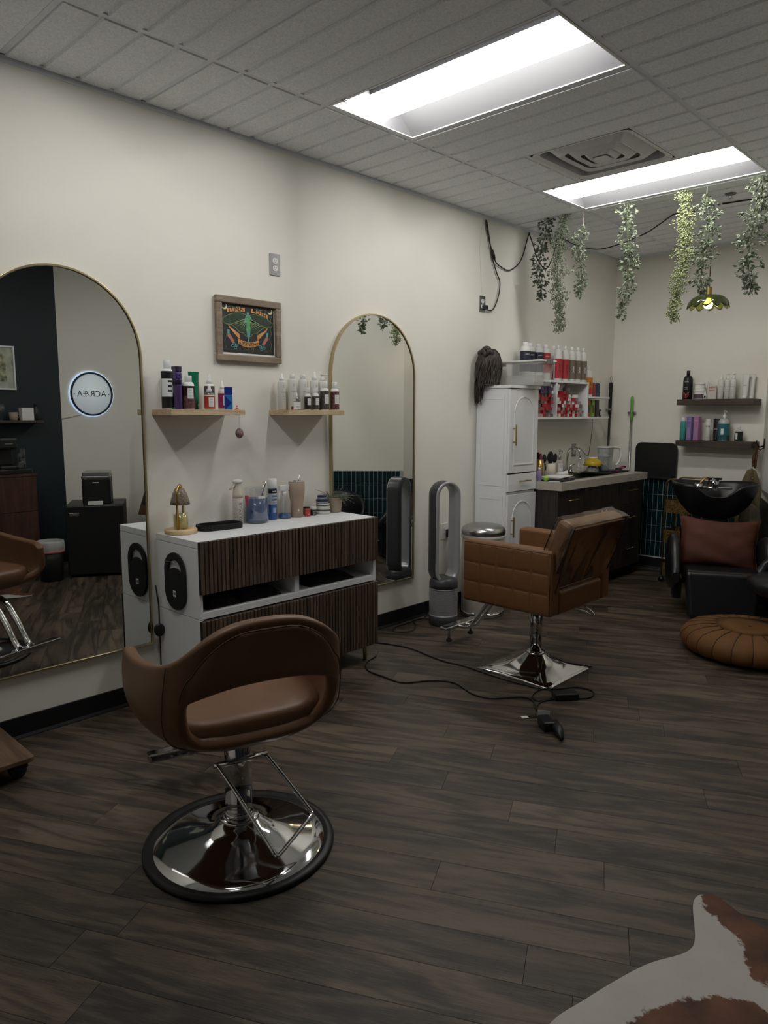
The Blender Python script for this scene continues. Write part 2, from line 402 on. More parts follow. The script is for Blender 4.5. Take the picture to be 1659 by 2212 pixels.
# ------------------------------------------------------------------ suspended ceiling: reveal-edge tiles in a metal grid
ceiling = struct('ceiling', MB().box(-0.1, XR+0.1, Y0-0.1, YB+0.1, H+0.17, H+0.21), TEE)
AX = 0.585; G = 0.6096
XL = [0.0, AX, AX+2*G, AX+4*G, XR]
lights_at = {(1, -1), (1, 2), (1, 5)}            # (bay, row) of the troffers
vent_at = (1, 4)
def tile_mesh(w):
    mb = MB(); e = 0.010; g = 0.009
    mb.box(e, w-e, e, G-e, H+0.006, H+0.016)
    for k in range(4):
        y0 = k*G/4+(g if k else e+0.003); y1 = (k+1)*G/4-(g if k < 3 else e+0.003)
        a, b, c, d = e+0.003, w-e-0.003, y0, y1; t = 0.004
        lo = [(a+t, c+t, H-0.004), (b-t, c+t, H-0.004), (b-t, d-t, H-0.004), (a+t, d-t, H-0.004)]
        hi = [(a, c, H+0.007), (b, c, H+0.007), (b, d, H+0.007), (a, d, H+0.007)]
        mb.add(lo+hi, [(0, 3, 2, 1), (0, 1, 5, 4), (1, 2, 6, 5), (2, 3, 7, 6), (3, 0, 4, 7)])
    me = mb.mesh('ceiling_tile'); me.materials.append(TILE); return me
TM = {}
def tile(x0, x1, y):
    w = round(x1-x0, 4)
    if w not in TM: TM[w] = tile_mesh(w)
    link('ceiling_tile', TM[w], ceiling, (x0, y, 0))
rows_y = list(range(-5, 9))
for b in range(4):
    for j in rows_y:
        y = j*G
        if y >= YB-0.02 or XL[b]+y > 6.9: continue
        if (b, j) in lights_at: continue
        if (b, j) == vent_at: tile(XL[1], 0.89, y); tile(1.4996, XL[2], y); continue
        tile(XL[b], XL[b+1], y)
for x in XL[1:-1]:
    part('grid_bar', MB().box(x-0.012, x+0.012, Y0, YB, H+0.0005, H+0.005).box(x-0.002, x+0.002, Y0, YB, H+0.005, H+0.04), TEE, ceiling)
for b in range(4):
    for j in rows_y[1:]:
        if j*G > YB-0.05: continue
        part('grid_bar', MB().box(XL[b]+0.012, XL[b+1]-0.012, j*G-0.012, j*G+0.012, H+0.0005, H+0.005), TEE, ceiling)
for x in (0.89, 1.4996): part('grid_bar', MB().box(x-0.012, x+0.012, 4*G+0.012, 5*G-0.012, H+0.0005, H+0.005), TEE, ceiling)
# wall angle
part('wall_angle', MB().box(0.0005, 0.022, Y0, YB, H+0.0005, H+0.003).box(0.0005, 0.002, Y0, YB, H-0.022, H+0.003), TEE, ceiling)
part('wall_angle', MB().box(0, RC[0], YB-0.022, YB-0.0005, H+0.0005, H+0.003).box(0, RC[0], YB-0.002, YB-0.0005, H-0.022, H+0.003), TEE, ceiling)

# ------------------------------------------------------------------ recessed troffers
LENS = mat('lit_diffuser', (0.85, 0.85, 0.85), 0.5, var=0.0, emit=(1.0, 0.985, 0.96), estr=TROFFER)
def troffer(j, label):
    t = thing('recessed_light', label, 'ceiling light', (AX, j*G, H), 0, 'recessed fluorescent troffers')
    W, D = 2*G, G; e = 0.014
    f = MB()
    for (a, b, c, d) in ((e, W-e, e, e+0.012), (e, W-e, D-e-0.012, D-e), (e, e+0.012, e+0.012, D-e-0.012), (W-e-0.012, W-e, e+0.012, D-e-0.012)):
        f.box(a, b, c, d, -0.001, 0.004)
    part('frame', f, WHITE, t)
    part('lens_rail', MB().box(e+0.014, W-e-0.014, D/2-0.034, D/2+0.034, 0.118, 0.145), LAMP_DARKENED, t)
    x0, x1 = e+0.012, W-e-0.012
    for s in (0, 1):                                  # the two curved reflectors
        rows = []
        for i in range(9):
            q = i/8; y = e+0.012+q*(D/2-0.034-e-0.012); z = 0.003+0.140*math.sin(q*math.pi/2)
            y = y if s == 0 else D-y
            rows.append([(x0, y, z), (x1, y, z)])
        part('reflector', MB().grid(rows), LAMP_DARKENED, t)
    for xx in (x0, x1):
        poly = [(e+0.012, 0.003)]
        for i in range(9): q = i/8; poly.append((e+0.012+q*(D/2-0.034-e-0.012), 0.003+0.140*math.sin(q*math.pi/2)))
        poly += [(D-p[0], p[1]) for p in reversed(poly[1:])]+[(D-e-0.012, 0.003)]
        part('end_plate', MB().prism(poly, 0, 0.002, m=T(xx-0.001, 0, 0) @ Matrix(((0, 0, 1, 0), (1, 0, 0, 0), (0, 1, 0, 0), (0, 0, 0, 1)))), LAMP_DARKENED, t)
    lens = MB(); prof = [(-0.030, 0.118)]
    for i in range(7): a = math.pi*i/6; prof.append((-0.026*math.cos(a), 0.012-0.012*math.sin(a)))
    prof.append((0.030, 0.118))
    lens.grid([[(x0+0.003, D/2+p[0], p[1]) for p in prof], [(x1-0.003, D/2+p[0], p[1]) for p in prof]])
    for xx in (x0+0.003, x1-0.003): lens.add([(xx, D/2+p[0], p[1]) for p in prof], [tuple(range(len(prof)))])
    part('diffuser', lens, LENS, t)
    part('latch', MB().box(x0+0.07, x0+0.10, e-0.004, e+0.010, -0.005, 0.002).ball(0.006, (x0+0.085, e+0.003, -0.005)), STEEL, t)
    return t
troffer(2, 'large lit troffer above the tan round-backed chair, nearest the camera')
troffer(5, 'lit troffer beside the ceiling vent, with greenery hanging along its edge')
troffer(-1, 'lit troffer over the near end of the room, outside the photograph')

# ceiling air diffuser: nested square cones
t = thing('ceiling_vent', 'grey square stepped air vent between the two lit troffers', 'vent', (0.89, 4*G, H), 0)
VENT = mat('vent_enamel', (0.74, 0.75, 0.77), 0.5, var=0.05)
DUCT = mat('duct_dark', (0.40, 0.41, 0.43), 0.7)
def sq_ring(a, b, za, zb, c=G/2):
    rows = []
    for h, z in ((a, za), (b, zb)):
        rows.append([(c+p[0], c+p[1], z) for p in rrect(2*h, 2*h, min(0.05, h*0.35), 4)])
    return MB().grid(rows, closed=True, smooth=False)
part('frame', sq_ring(0.292, 0.262, -0.001, 0.006), VENT, t)
part('backing', MB().box(0.02, G-0.02, 0.02, G-0.02, 0.11, 0.12), DUCT, t)
part('cone', sq_ring(0.262, 0.255, 0.006, 0.11), DUCT, t)
for a, b, z in ((0.185, 0.235, -0.004), (0.118, 0.165, -0.008), (0.060, 0.100, -0.011)):
    mb = sq_ring(a, b, z, z+0.045); r2 = sq_ring(a, a-0.022, z, z+0.010); mb.add(r2.v, r2.f)
    part('cone', mb, VENT, t)
part('cone', MB().prism(rrect(0.086, 0.086, 0.018, 4, G/2, G/2), -0.013, -0.010), VENT, t)
# sprinkler
t = thing('fire_sprinkler', 'small white ceiling sprinkler head behind the hanging greenery', 'sprinkler', (1.477, 3.938, H-0.004), 0)
part('escutcheon', MB().lathe([(0.012, 0), (0.036, 0), (0.030, -0.008), (0.012, -0.009)], 20), LAMP_DARKENED, t)
part('frame', MB().rod((0.008, 0, -0.006), (0.010, 0, -0.028), 0.002).rod((-0.008, 0, -0.006), (-0.010, 0, -0.028), 0.002).cyl(0.003, -0.030, -0.006), STEEL, t)
part('deflector', MB().cyl(0.017, -0.033, -0.030), STEEL, t)

# ------------------------------------------------------------------ green wall tiles
TWd, THt, TB = 0.0455, 0.1445, 0.112
def tile_run(parent, a, b, x_from, x_to, rows=5, z0=TB, stuff_after=None):
    """upright tiles on the wall face a->b (face on the left of a->b)"""
    a, b = Vector((*a, 0)), Vector((*b, 0)); d = (b-a); L = d.length; ang = math.atan2(d.y, d.x)
    base = T(a.x, a.y, 0) @ RZ(ang)
    g = part('grout', MB().box(0, L, 0, 0.004, z0-0.002, z0+rows*THt+0.004), GROUT, parent)
    g.matrix_local = base
    tm = MB(); q = 0.0013
    lo = [(q, 0.004, q), (TWd-q, 0.004, q), (TWd-q, 0.004, THt-q), (q, 0.004, THt-q)]; k = 0.0016
    hi = [(q+k, 0.0075, q+k), (TWd-q-k, 0.0075, q+k), (TWd-q-k, 0.0075, THt-q-k), (q+k, 0.0075, THt-q-k)]
    tm.add(lo+hi, [(4, 5, 6, 7), (0, 1, 5, 4), (1, 2, 6, 5), (2, 3, 7, 6), (3, 0, 4, 7)])
    me = tm.mesh('tile'); me.materials.append(GREEN)
    rest = MB()
    n = int(L/TWd)
    for i in range(n):
        for r in range(rows):
            m = base @ T(i*TWd, 0, z0+r*THt)
            if x_from <= i*TWd <= x_to:
                o = link('tile', me, parent); o.matrix_local = m
            else: rest.add(tm.v, tm.f, False, m)
    if rest.v: part('tile_field', rest, GREEN, parent, kind='stuff')
tile_run(wall_back, RC, (0, YB), 0.0, 1.10)
tile_run(wall_diag, RE, RD, 1.6, 2.7)
tile_run(wall_alcove, RD, RC, 0.0, 2.0, rows=4, z0=TB+0.06)
# ------------------------------------------------------------------ tan round-backed styling chair
# local frame: +x is where the sitter faces, +y the sitter's left
def tub_chair():
    t = thing('styling_chair', 'tan leather styling chair with open oval back and round chrome base', 'salon chair',
              (1.36, 0.115, 0), math.atan2(0.28, -0.96))
    half = [(-.285, 0, .856, .432), (-.284, .10, .849, .432), (-.272, .19, .812, .434), (-.225, .262, .752, .434), (-.13, .300, .712, .428),
            (.0, .318, .685, .42), (.12, .322, .674, .42), (.225, .314, .668, .43), (.290, .296, .64, .455)]
    full = [(p[0], -p[1], p[2], p[3]) for p in reversed(half[1:])]+half
    C = [Vector(p) for p in full]; n = len(C)
    def cat(s):                                  # s in 0..n-1
        i = min(int(s), n-2); u = s-i
        p1, p2 = C[i], C[i+1]; p0 = C[i-1] if i > 0 else p1*2-p2; p3 = C[i+2] if i < n-2 else p2*2-p1
        return 0.5*((2*p1)+(p2-p0)*u+(2*p0-5*p1+4*p2-p3)*u*u+(3*p1-p0-3*p2+p3)*u**3)
    hk = [(-0.10, 0.42), (0, .64), (.07, .80), (.16, .92), (.28, .985), (.42, 1.0), (.7, 1.0), (1, .975)]
    def kf(h):
        for a, b in zip(hk, hk[1:]):
            if h <= b[0]: q = (h-a[0])/(b[0]-a[0]); return a[1]+(b[1]-a[1])*q
        return hk[-1][1]
    def S(tt, h):                                # tt in -1..1
        p = cat((tt+1)/2*(n-1)); k = kf(h); back = max(0.0, -p[0]/.285)
        z = p[3]+(p[2]-p[3])*max(h, 0)-(0.016 if h < 0 else 0)
        kx = 0.35+0.65*k if p[0] < 0 else 0.75+0.25*k
        return Vector((p[0]*kx-0.045*back*max(h, 0)+0.012, p[1]*k, z))
    cols = [-1+2*i/36 for i in range(37)]
    rows_h = [-0.10, 0.0, .035, .075, .20, .38, .54, .585, .65, .74, .85, .94, 1.0]
    vs = [tuple(S(c, h)) for h in rows_h for c in cols]; fs = []
    nc = len(cols)
    def hole(i, j):                              # opening under the back pad
        cm = (cols[j]+cols[j+1])/2
        return 3 <= i < 6 and abs(cm) < 0.33
    for i in range(len(rows_h)-1):
        for j in range(nc-1):
            if not hole(i, j): fs.append((i*nc+j, i*nc+j+1, (i+1)*nc+j+1, (i+1)*nc+j))
    # underside
    o = len(vs); vs.append((0.03, 0, .405))
    for j in range(nc-1): fs.append((o, j, j+1))
    fs.append((o, nc-1, 0))
    sh = MB(); sh.add(vs, fs, True)
    shell = part('shell', sh, LEATHER, t)
    md = shell.modifiers.new('thick', 'SOLIDIFY'); md.thickness = 0.042; md.offset = -1; md.use_even_offset = False
    md = shell.modifiers.new('soft', 'SUBSURF'); md.levels = 2; md.render_levels = 2
    # upper back pad
    rows = []
    for i in range(9):
        th = math.pi/2*i/8*0.97; h = .585+.355*math.sin(th); lim = 0.335*max(0.03, math.cos(th))**0.62; row = []
        for j in range(25):
            c = -lim+2*lim*j/24; p = S(c, h); e = 1-max(abs(j-12)/12, abs(i-4)/4)**6
            nrm = Vector((-1, 0, 0.05)); row.append(tuple(p+nrm*(0.001+0.010*e)))
        rows.append(row)
    part('back_pad', MB().grid(rows), LEATHER, t)
    def surf_line(pts, off=0.004): return [tuple(S(c, h)+Vector((-off, math.copysign(off, S(c, h).y)*(1 if abs(c) > .3 else 0), 0))) for c, h in pts]
    loop = [(0.335*max(0.0, math.cos(a))**0.62, .585+.355*math.sin(a)) for a in [math.pi/2*i/16 for i in range(16)]]
    part('piping', MB().tube(surf_line([(-c, h) for c, h in loop]+[(c, h) for c, h in reversed(loop)], 0.007), 0.0022, 6), STITCH, shell)
    for s in (1, -1):
        part('piping', MB().tube(surf_line([(s*(.43-.03*abs(h-.45)), h) for h in [.0+.97*i/20 for i in range(21)]], 0.002), 0.0015, 6), STITCH, shell)
    # seat cushion
    def seat_ring(k, z):
        out = []
        for i in range(40):
            a = 2*math.pi*i/40; x = math.copysign(abs(math.cos(a))**0.6, math.cos(a)); y = math.copysign(abs(math.sin(a))**0.6, math.sin(a))
            out.append((0.035+0.255*k*x, 0.262*k*y, z))
        return out
    zs = [(0.80, .425), (0.95, .44), (0.99, .48), (0.985, .515), (0.95, .530), (0.85, .534), (0.5, .533), (0.2, .532), (0.001, .532)]
    part('seat', MB().grid([seat_ring(k, z) for k, z in zs], closed=True), LEATHER, t)
    # hydraulic column and base
    part('mounting_plate', MB().box(-0.11, 0.11, -0.08, 0.08, 0.385, 0.405), STEEL, t, 0.004)
    part('column', MB().cyl(0.045, 0.115, 0.392, 32, b=0.002), CHROME, t)
    part('piston', MB().cyl(0.039, 0.045, 0.115, 32).cyl(0.047, 0.105, 0.118, 32), CHROME, t)
    prof = [(0.285, 0.010), (0.278, 0.018), (0.24, 0.027), (0.18, 0.040), (0.12, 0.058), (0.085, 0.076), (0.066, 0.094)]
    part('base', MB().lathe([(0.30, 0.004)]+prof+[(0.060, 0.095)], 72), CHROME, t)
    part('collar', MB().lathe([(0.060, 0.088), (0.066, 0.094), (0.064, 0.101), (0.050, 0.103)], 40), CHROME, t)
    part('floor_ring', MB().lathe([(0.278, 0.0005), (0.312, 0.0005), (0.316, 0.008), (0.312, 0.018), (0.292, 0.021), (0.280, 0.014)], 72), BLACKB, t)
    # footrest: two bent tubes and a T bar
    fr = MB()
    fr.tube(smooth_path([(0.10, 0.035, 0.385), (0.26, 0.035, 0.365), (0.36, 0.035, 0.27), (0.43, 0.035, 0.17), (0.46, 0.035, 0.140), (0.50, 0.035, 0.128)], 5), 0.018, 12)
    fr.tube(smooth_path([(0.10, -0.035, 0.385), (0.26, -0.035, 0.365), (0.36, -0.035, 0.27), (0.43, -0.035, 0.17), (0.46, -0.035, 0.140), (0.50, -0.035, 0.128)], 5), 0.018, 12)
    f = part('footrest', fr, CHROME, t)
    part('foot_bar', MB().box(0.480, 0.530, -0.19, 0.19, 0.112, 0.146), CHROME, f, 0.008, seg=3)
    # pump lever: bent loop behind the column
    lv = smooth_path([(-0.045, 0.085, 0.315), (-0.06, 0.082, 0.312), (-0.14, 0.05, 0.25), (-0.27, 0.0, 0.142), (-0.295, -0.012, 0.118), (-0.293, -0.03, 0.115),
                      (-0.20, -0.165, 0.140), (-0.185, -0.18, 0.148), (-0.17, -0.178, 0.158), (-0.06, -0.09, 0.30), (-0.045, -0.075, 0.312)], 5)
    l = part('pump_lever', MB().tube(lv, 0.0065, 10), CHROME, t)
    part('pivot', MB().cyl(0.010, -0.095, 0.085, 16, m=T(-0.045, 0, 0.315) @ RX(math.pi/2)), CHROME, l)
    return t
tub_chair()

# ------------------------------------------------------------------ caramel square styling chair with a clear back cover
def square_chair():
    cx, cy = 1.162, 2.262
    t = thing('styling_chair', 'caramel quilted square styling chair with clear plastic back cover', 'salon chair', (cx, cy, 0), 0)
    W = 0.315
    for s in (-1, 1):
        y0, y1 = (-W, -W+0.088) if s < 0 else (W-0.088, W)
        a = part('armrest', MB().box(-0.285, 0.272, y0, y1, 0.408, 0.752), LEATHER2, t, 0.020, seg=4)
        part('piping', MB().tube([(-0.275, s*(W-0.002), 0.738), (0.262, s*(W-0.002), 0.738)], 0.002, 6).tube([(0.262, s*(W-0.002), 0.738), (0.262, s*(W-0.002), 0.425)], 0.002, 6), STITCH, a)
        me = None
        for i in range(5):
            for j in range(3):
                x0 = -0.278+i*0.107; z0 = 0.418+j*0.106
                q = MB(); rows = []
                for u in (0, .02, .06, .16, .5, .84, .94, .98, 1):
                    row = []
                    for v in (0, .02, .06, .16, .5, .84, .94, .98, 1):
                        e = (max(0, 1-abs(2*u-1)**8)*max(0, 1-abs(2*v-1)**8))**0.5
                        row.append((0.107*u, s*(0.0060*e-0.0035), 0.106*v))
                    rows.append(row)
                if me is None: me = q.grid(rows).mesh('quilted_panel'); me.materials.append(LEATHER2)
                link('quilted_panel', me, a, (x0, s*W, z0))
    part('seat', MB().box(-0.27, 0.24, -W+0.088, W-0.088, 0.44, 0.555), LEATHER2, t, 0.03, seg=4)
    part('seat_base', MB().box(-0.26, 0.262, -W+0.088, W-0.088, 0.405, 0.47), LEATHER2, t, 0.012, seg=3)
    part('rear_rail', MB().box(0.215, 0.27, -W+0.088, W-0.088, 0.408, 0.535), LEATHER2, t, 0.02, seg=4)
    # reclined back
    R = T(0.200, 0, 0.600) @ RY(math.radians(22))
    b = part('backrest', MB().box(-0.045, 0.045, -0.285, 0.285, -0.02, 0.325, m=R), LEATHER2, t, 0.03, seg=4)
    part('back_shell', MB().box(0.043, 0.055, -0.275, 0.275, -0.075, 0.31, m=R), STITCH, t, 0.004)
    for s in (-1, 1):
        pl = MB().prism([(0.15, 0.50), (0.215, 0.50), (0.255, 0.60), (0.20, 0.62)], -0.003, 0.003, m=T(0, s*0.222, 0) @ RX(math.pi/2))
        o = part('hinge_plate', pl, STEEL, t)
        part('screw', MB().cyl(0.008, -0.006, 0.006, 12, m=T(0.195, s*0.219, 0.515) @ RX(math.pi/2)).cyl(0.008, -0.006, 0.006, 12, m=T(0.225, s*0.219, 0.60) @ RX(math.pi/2)), BLACK, o)
    # loose clear vinyl cover with dark piping
    CV = clear('clear_vinyl', (0.92, 0.88, 0.84), 0.05, 0.08, True)
    rng = random.Random(5); rows = []
    for i in range(11):
        u = i/10; row = []
        for j in range(17):
            v = -1+2*j/16
            z = 0.332-u*0.40; x = 0.060+0.014*math.sin(v*7+u*3)*u+0.010*math.sin(v*13+2*u)*u+0.012*u*u
            row.append(tuple(R @ Vector((x, v*(0.290-0.02*u), z))))
        rows.append(row)
    top = [[tuple(R @ Vector((-0.048+0.108*k/5, (-1+2*j/16)*0.290, 0.331+0.004*math.sin(k*1.3+j)))) for j in range(17)] for k in range(6)]
    front = [[tuple(R @ Vector((-0.048+0.001*math.sin(j*1.7+k), (-1+2*j/16)*0.290, 0.331-0.30*k/6))) for j in range(17)] for k in range(7)]
    cv = part('clear_cover', MB().grid(rows).grid(top).grid(front), CV, t, label='clear crinkled vinyl cover')
    for s in (-1, 1):
        sd = MB().grid([[tuple(R @ Vector((-0.048+0.108*k/4, s*(0.290-0.002*m/6+0.002*math.sin(k*2+m*1.3)), 0.331-0.28*m/6))) for k in range(5)] for m in range(7)])
        part('cover_side', sd, CV, cv)
    edge = [rows[0][0]]+[r[0] for r in rows[1:-1]]+rows[-1]+[r[-1] for r in reversed(rows[1:-1])]+[rows[0][-1]]
    part('cover_piping', MB().tube(smooth_path(edge, 2), 0.0035, 6), BLACK, cv)
    for s in (-1, 1):
        part('cover_piping', MB().tube([tuple(R @ Vector((-0.049, s*0.291, 0.331-0.30*k/6))) for k in range(7)], 0.003, 6), BLACK, cv)
    # column and square base
    part('column', MB().cyl(0.034, 0.10, 0.41, 28).cyl(0.040, 0.33, 0.41, 28), CHROME, t)
    sq = [(0.235, 0.004), (0.235, 0.010), (0.20, 0.016), (0.14, 0.034), (0.09, 0.062), (0.055, 0.092), (0.045, 0.10)]
    rows = []
    for k, (h, z) in enumerate(sq):
        q = k/(len(sq)-1); q = q**1.6; ring = []
        for i in range(48):
            a = 2*math.pi*i/48; c, s = math.cos(a), math.sin(a); m = max(abs(c), abs(s)); rad = h*((1-q)/m+q)
            ring.append((rad*c, rad*s, z))
        rows.append(ring)
    b = MB(); b.grid(rows, closed=True); b.add([(x, y, 0.0005) for x, y in [(p[0], p[1]) for p in rows[0]]]+rows[0], [(i, (i+1) % 48, 48+(i+1) % 48, 48+i) for i in range(48)])
    part('base', b, CHROME, t)
    part('collar', MB().lathe([(0.046, 0.088), (0.053, 0.094), (0.053, 0.104), (0.036, 0.106)], 32), CHROME, t)
    # footrest
    fr = MB()
    for y in (0.03, 0.10):
        fr.tube(smooth_path([(-0.10, y, 0.405), (-0.28, y, 0.385), (-0.36, y, 0.30), (-0.47, y, 0.155), (-0.52, y, 0.125), (-0.58, y, 0.122)], 5), 0.011, 10)
    f = part('footrest', fr, CHROME, t)
    part('foot_bar', MB().box(-0.625, -0.565, -0.095, 0.235, 0.112, 0.135), CHROME, f, 0.008, seg=3)
    for y in (-0.03, 0.19):
        part('stop_peg', MB().cyl(0.008, 0.045, 0.115, 12, c=(-0.60, y, 0)), STEEL, f)
        part('rubber_foot', MB().cyl(0.018, 0.030, 0.046, 16, c=(-0.60, y, 0), b=0.004), BLACKM, f)
    lv = smooth_path([(0.02, -0.03, 0.385), (0.10, 0.06, 0.375), (0.19, 0.16, 0.345), (0.22, 0.20, 0.315), (0.225, 0.23, 0.305), (0.215, 0.24, 0.32), (0.15, 0.20, 0.365), (0.03, 0.10, 0.39)], 5)
    part('pump_lever', MB().tube(lv, 0.006, 10), CHROME, t)
    return t
square_chair()
# ------------------------------------------------------------------ vanity unit
VX, VY0, VY1, VZ = 0.42, 0.583, 1.748, 0.845
v = thing('vanity_cabinet', 'white vanity cabinet with vertical walnut slat fronts and open shelf', 'cabinet', (0, 0, 0))
part('worktop', MB().box(0.016, VX-0.022, VY0, VY1, VZ-0.032, VZ), WHITEL, v, 0.002)
for y0, y1 in ((VY0, VY0+0.018), (VY1-0.018, VY1)):
    part('side_panel', MB().box(0.016, VX-0.022, y0, y1, 0.475, VZ-0.034), WHITEL, v, 0.001)
    part('side_panel', MB().box(0.016, VX-0.022, y0, y1, 0.10, 0.472), WHITEL, v, 0.001)
ym = (VY0+VY1)/2
part('shelf_board', MB().box(0.016, VX-0.022, VY0+0.018, VY1-0.018, 0.475, 0.506), WHITEL, v, 0.001)
part('divider', MB().box(0.022, VX-0.024, ym-0.015, ym+0.015, 0.506, 0.81), WHITEL, v, 0.001)
part('inner_shelf', MB().box(0.022, VX-0.03, VY0+0.018, VY1-0.018, 0.605, 0.62), WHITEL, v)
part('back_panel', MB().box(0.016, 0.022, VY0+0.018, VY1-0.018, 0.10, 0.81), WHITEL, v)
part('bottom_board', MB().box(0.022, VX-0.024, VY0+0.018, VY1-0.018, 0.10, 0.118), WHITEL, v)
def slat_front(z0, z1, y0, y1):
    d = part('drawer_front', MB().box(VX-0.022, VX-0.010, y0, y1, z0, z1), DKCAB, v)
    n = int(round((y1-y0)/0.0225)); st = (y1-y0)/n
    me = MB().box(0, 0.010, -0.0084, 0.0084, -(z1-z0)/2, (z1-z0)/2).mesh('slat'); me.materials.append(SLAT)
    for i in range(n):
        bev(link('slat', me, d, (VX-0.010, y0+(i+0.5)*st, (z0+z1)/2)), 0.0015, 1)
for z0, z1 in ((0.598, VZ), (0.10, 0.470)):
    slat_front(z0, z1, VY0-0.001, ym-0.0015); slat_front(z0, z1, ym+0.0015, VY1+0.002)
for x in (0.06, 0.36):
    for y in (VY0+0.05, VY1-0.05):
        part('leg', MB().cyl(0.011, 0.0, 0.102, 16, c=(x, y, 0)), GOLD, v)
# folded black towels in the open bay
TOWEL = mat('black_towel', (0.007, 0.007, 0.008), 0.95, var=0.2, bump=0.6, bscale=400)
def towel(y0, y1, label, h=0.055):
    rows = []
    rg = random.Random(int(y0*1000))
    for i in range(9):
        a = i/8; row = []
        for j in range(13):
            u = j/12; e = min(1, 4*min(a, 1-a))**0.5*min(1, 4*min(u, 1-u))**0.5
            row.append((0.08+0.29*a+rg.uniform(-.004, .004), y0+(y1-y0)*u+rg.uniform(-.004, .004), 0.508+h*(0.12+0.88*e)*(1+0.12*math.sin(5*u+3*a))))
        rows.append(row)
    mb = MB().grid(rows); k = len(mb.v); mb.add([(p[0], p[1], 0.5065) for r in rows for p in r], [])
    nc = 13; per = [(0, j) for j in range(13)]+[(i, 12) for i in range(1, 9)]+[(8, j) for j in range(11, -1, -1)]+[(i, 0) for i in range(7, 0, -1)]
    for (a, b), (c, d) in zip(per, per[1:]+per[:1]): mb.f.append((a*nc+b, c*nc+d, k+c*nc+d, k+a*nc+b)); mb.sm.append(True)
    t = thing('towel', label, 'towel', (0, 0, 0), 0, 'folded towels in the vanity shelf'); part('upper_fold', mb, TOWEL, t)
    part('lower_fold', MB().box(0.09, 0.36, y0+0.01, y1-0.01, 0.5065, 0.516), TOWEL, t, 0.004)
towel(0.64, 0.83, 'black towel folded at the near end of the vanity shelf')
towel(0.84, 1.08, 'black towel folded beside the white divider in the vanity shelf', 0.06)
towel(1.28, 1.60, 'black towel folded in the far bay of the vanity shelf', 0.05)
# oval tool holder hung on the vanity's side: plate with a crescent opening
def oval(w, h, n=40):
    r = w/2; out = []
    for i in range(n):
        a = 2*math.pi*i/n; out.append((r*math.cos(a), (h/2-r)*(1 if math.sin(a) >= 0 else -1)+r*math.sin(a)))
    return out
hd = thing('tool_holder', 'black oval heat-tool mat hanging on the vanity side panel', 'tool holder', (0.205, VY0-0.001, 0.632), 0)
P = T(0, 0, 0) @ RX(math.pi/2)
outer = oval(0.185, 0.280, 48)
inner = []
for i in range(48):
    a = 2*math.pi*i/48; x = 0.062*math.cos(a); y = 0.062*math.sin(a)+0.045
    if y < 0.045: y = 0.018+0.048*math.sqrt(max(0, 1-(x/0.063)**2))
    inner.append((x, y))
part('mat', MB().ring(outer, inner, 0.004, 0.014, m=P), BLACKM, hd, 0.002)
part('label', MB().prism(rrect(0.026, 0.030, 0.002, 2, -0.002, -0.06), 0.014, 0.0146, m=P), SCREENW, hd)
part('print', MB().box(-0.010, -0.005, -0.066, -0.053, 0.0146, 0.0149, m=P).box(-0.003, 0.002, -0.066, -0.053, 0.0146, 0.0149, m=P).box(0.004, 0.008, -0.066, -0.053, 0.0146, 0.0149, m=P).box(-0.008, 0.006, -0.0715, -0.0695, 0.0146, 0.0149, m=P), INK, hd)
part('hook', MB().tube([(-0.05, 0, 0.098), (-0.06, -0.03, 0.095), (0.02, -0.02, 0.098)], 0.0015, 6).box(-0.03, 0.03, -0.004, -0.001, 0.115, 0.135), STEEL, hd)

# ------------------------------------------------------------------ arched mirrors
def arch(yc, r, z0, ztop, n=28):
    zs = ztop-r; pts = [(yc+r, z0)]
    for i in range(n+1): a = math.pi*i/n; pts.append((yc+r*math.cos(a), zs+r*math.sin(a)))
    pts.append((yc-r, z0)); return pts
YZ = Matrix(((0, 0, 1, 0), (1, 0, 0, 0), (0, 1, 0, 0), (0, 0, 0, 1)))       # (y, z, x) -> (x, y, z)
def mirror(yc, z0, zt, label):
    t = thing('arched_mirror', label, 'mirror', (0, 0, 0), 0, 'arched wall mirrors')
    o, i = arch(yc, 0.379, z0, zt), arch(yc, 0.369, z0+0.010, zt-0.010)
    part('frame', MB().ring(o, i, 0.002, 0.027, m=YZ), PALEGOLD, t, 0.0015)
    part('mirror_glass', MB().prism(i, 0.012, 0.020, m=YZ), MIRROR, t)
mirror(0.166, 0.288, 2.066, 'tall arched gold-rimmed mirror beside the white end of the vanity')
mirror(2.130, 0.300, 2.046, 'tall arched gold-rimmed mirror standing behind the tower fan')

# ------------------------------------------------------------------ pine wall shelves
for y0, y1, d, lab in ((0.598, 1.018, 0.182, 'pale pine floating shelf holding the purple bottles'), (1.308, 1.718, 0.175, 'pale pine floating shelf crossing the edge of the second mirror')):
    xx = 0.0 if y1 < 1.5 else 0.0
    if y1 > 1.5:      # the board stops at the mirror's frame where it meets it
        solo('floating_shelf', MB().prism([(0.0, y0), (d, y0), (d, y1), (0.029, y1), (0.029, 1.748), (0.0, 1.748)] if y1 > 1.748 else [(0, y0), (d, y0), (d, y1), (0, y1)], 1.421, 1.449), PINE, lab, 'shelf', bevel=0.0015, group='pine wall shelves')
    else: solo('floating_shelf', MB().box(0.0, d, y0, y1, 1.421, 1.449), PINE, lab, 'shelf', bevel=0.0015, group='pine wall shelves')

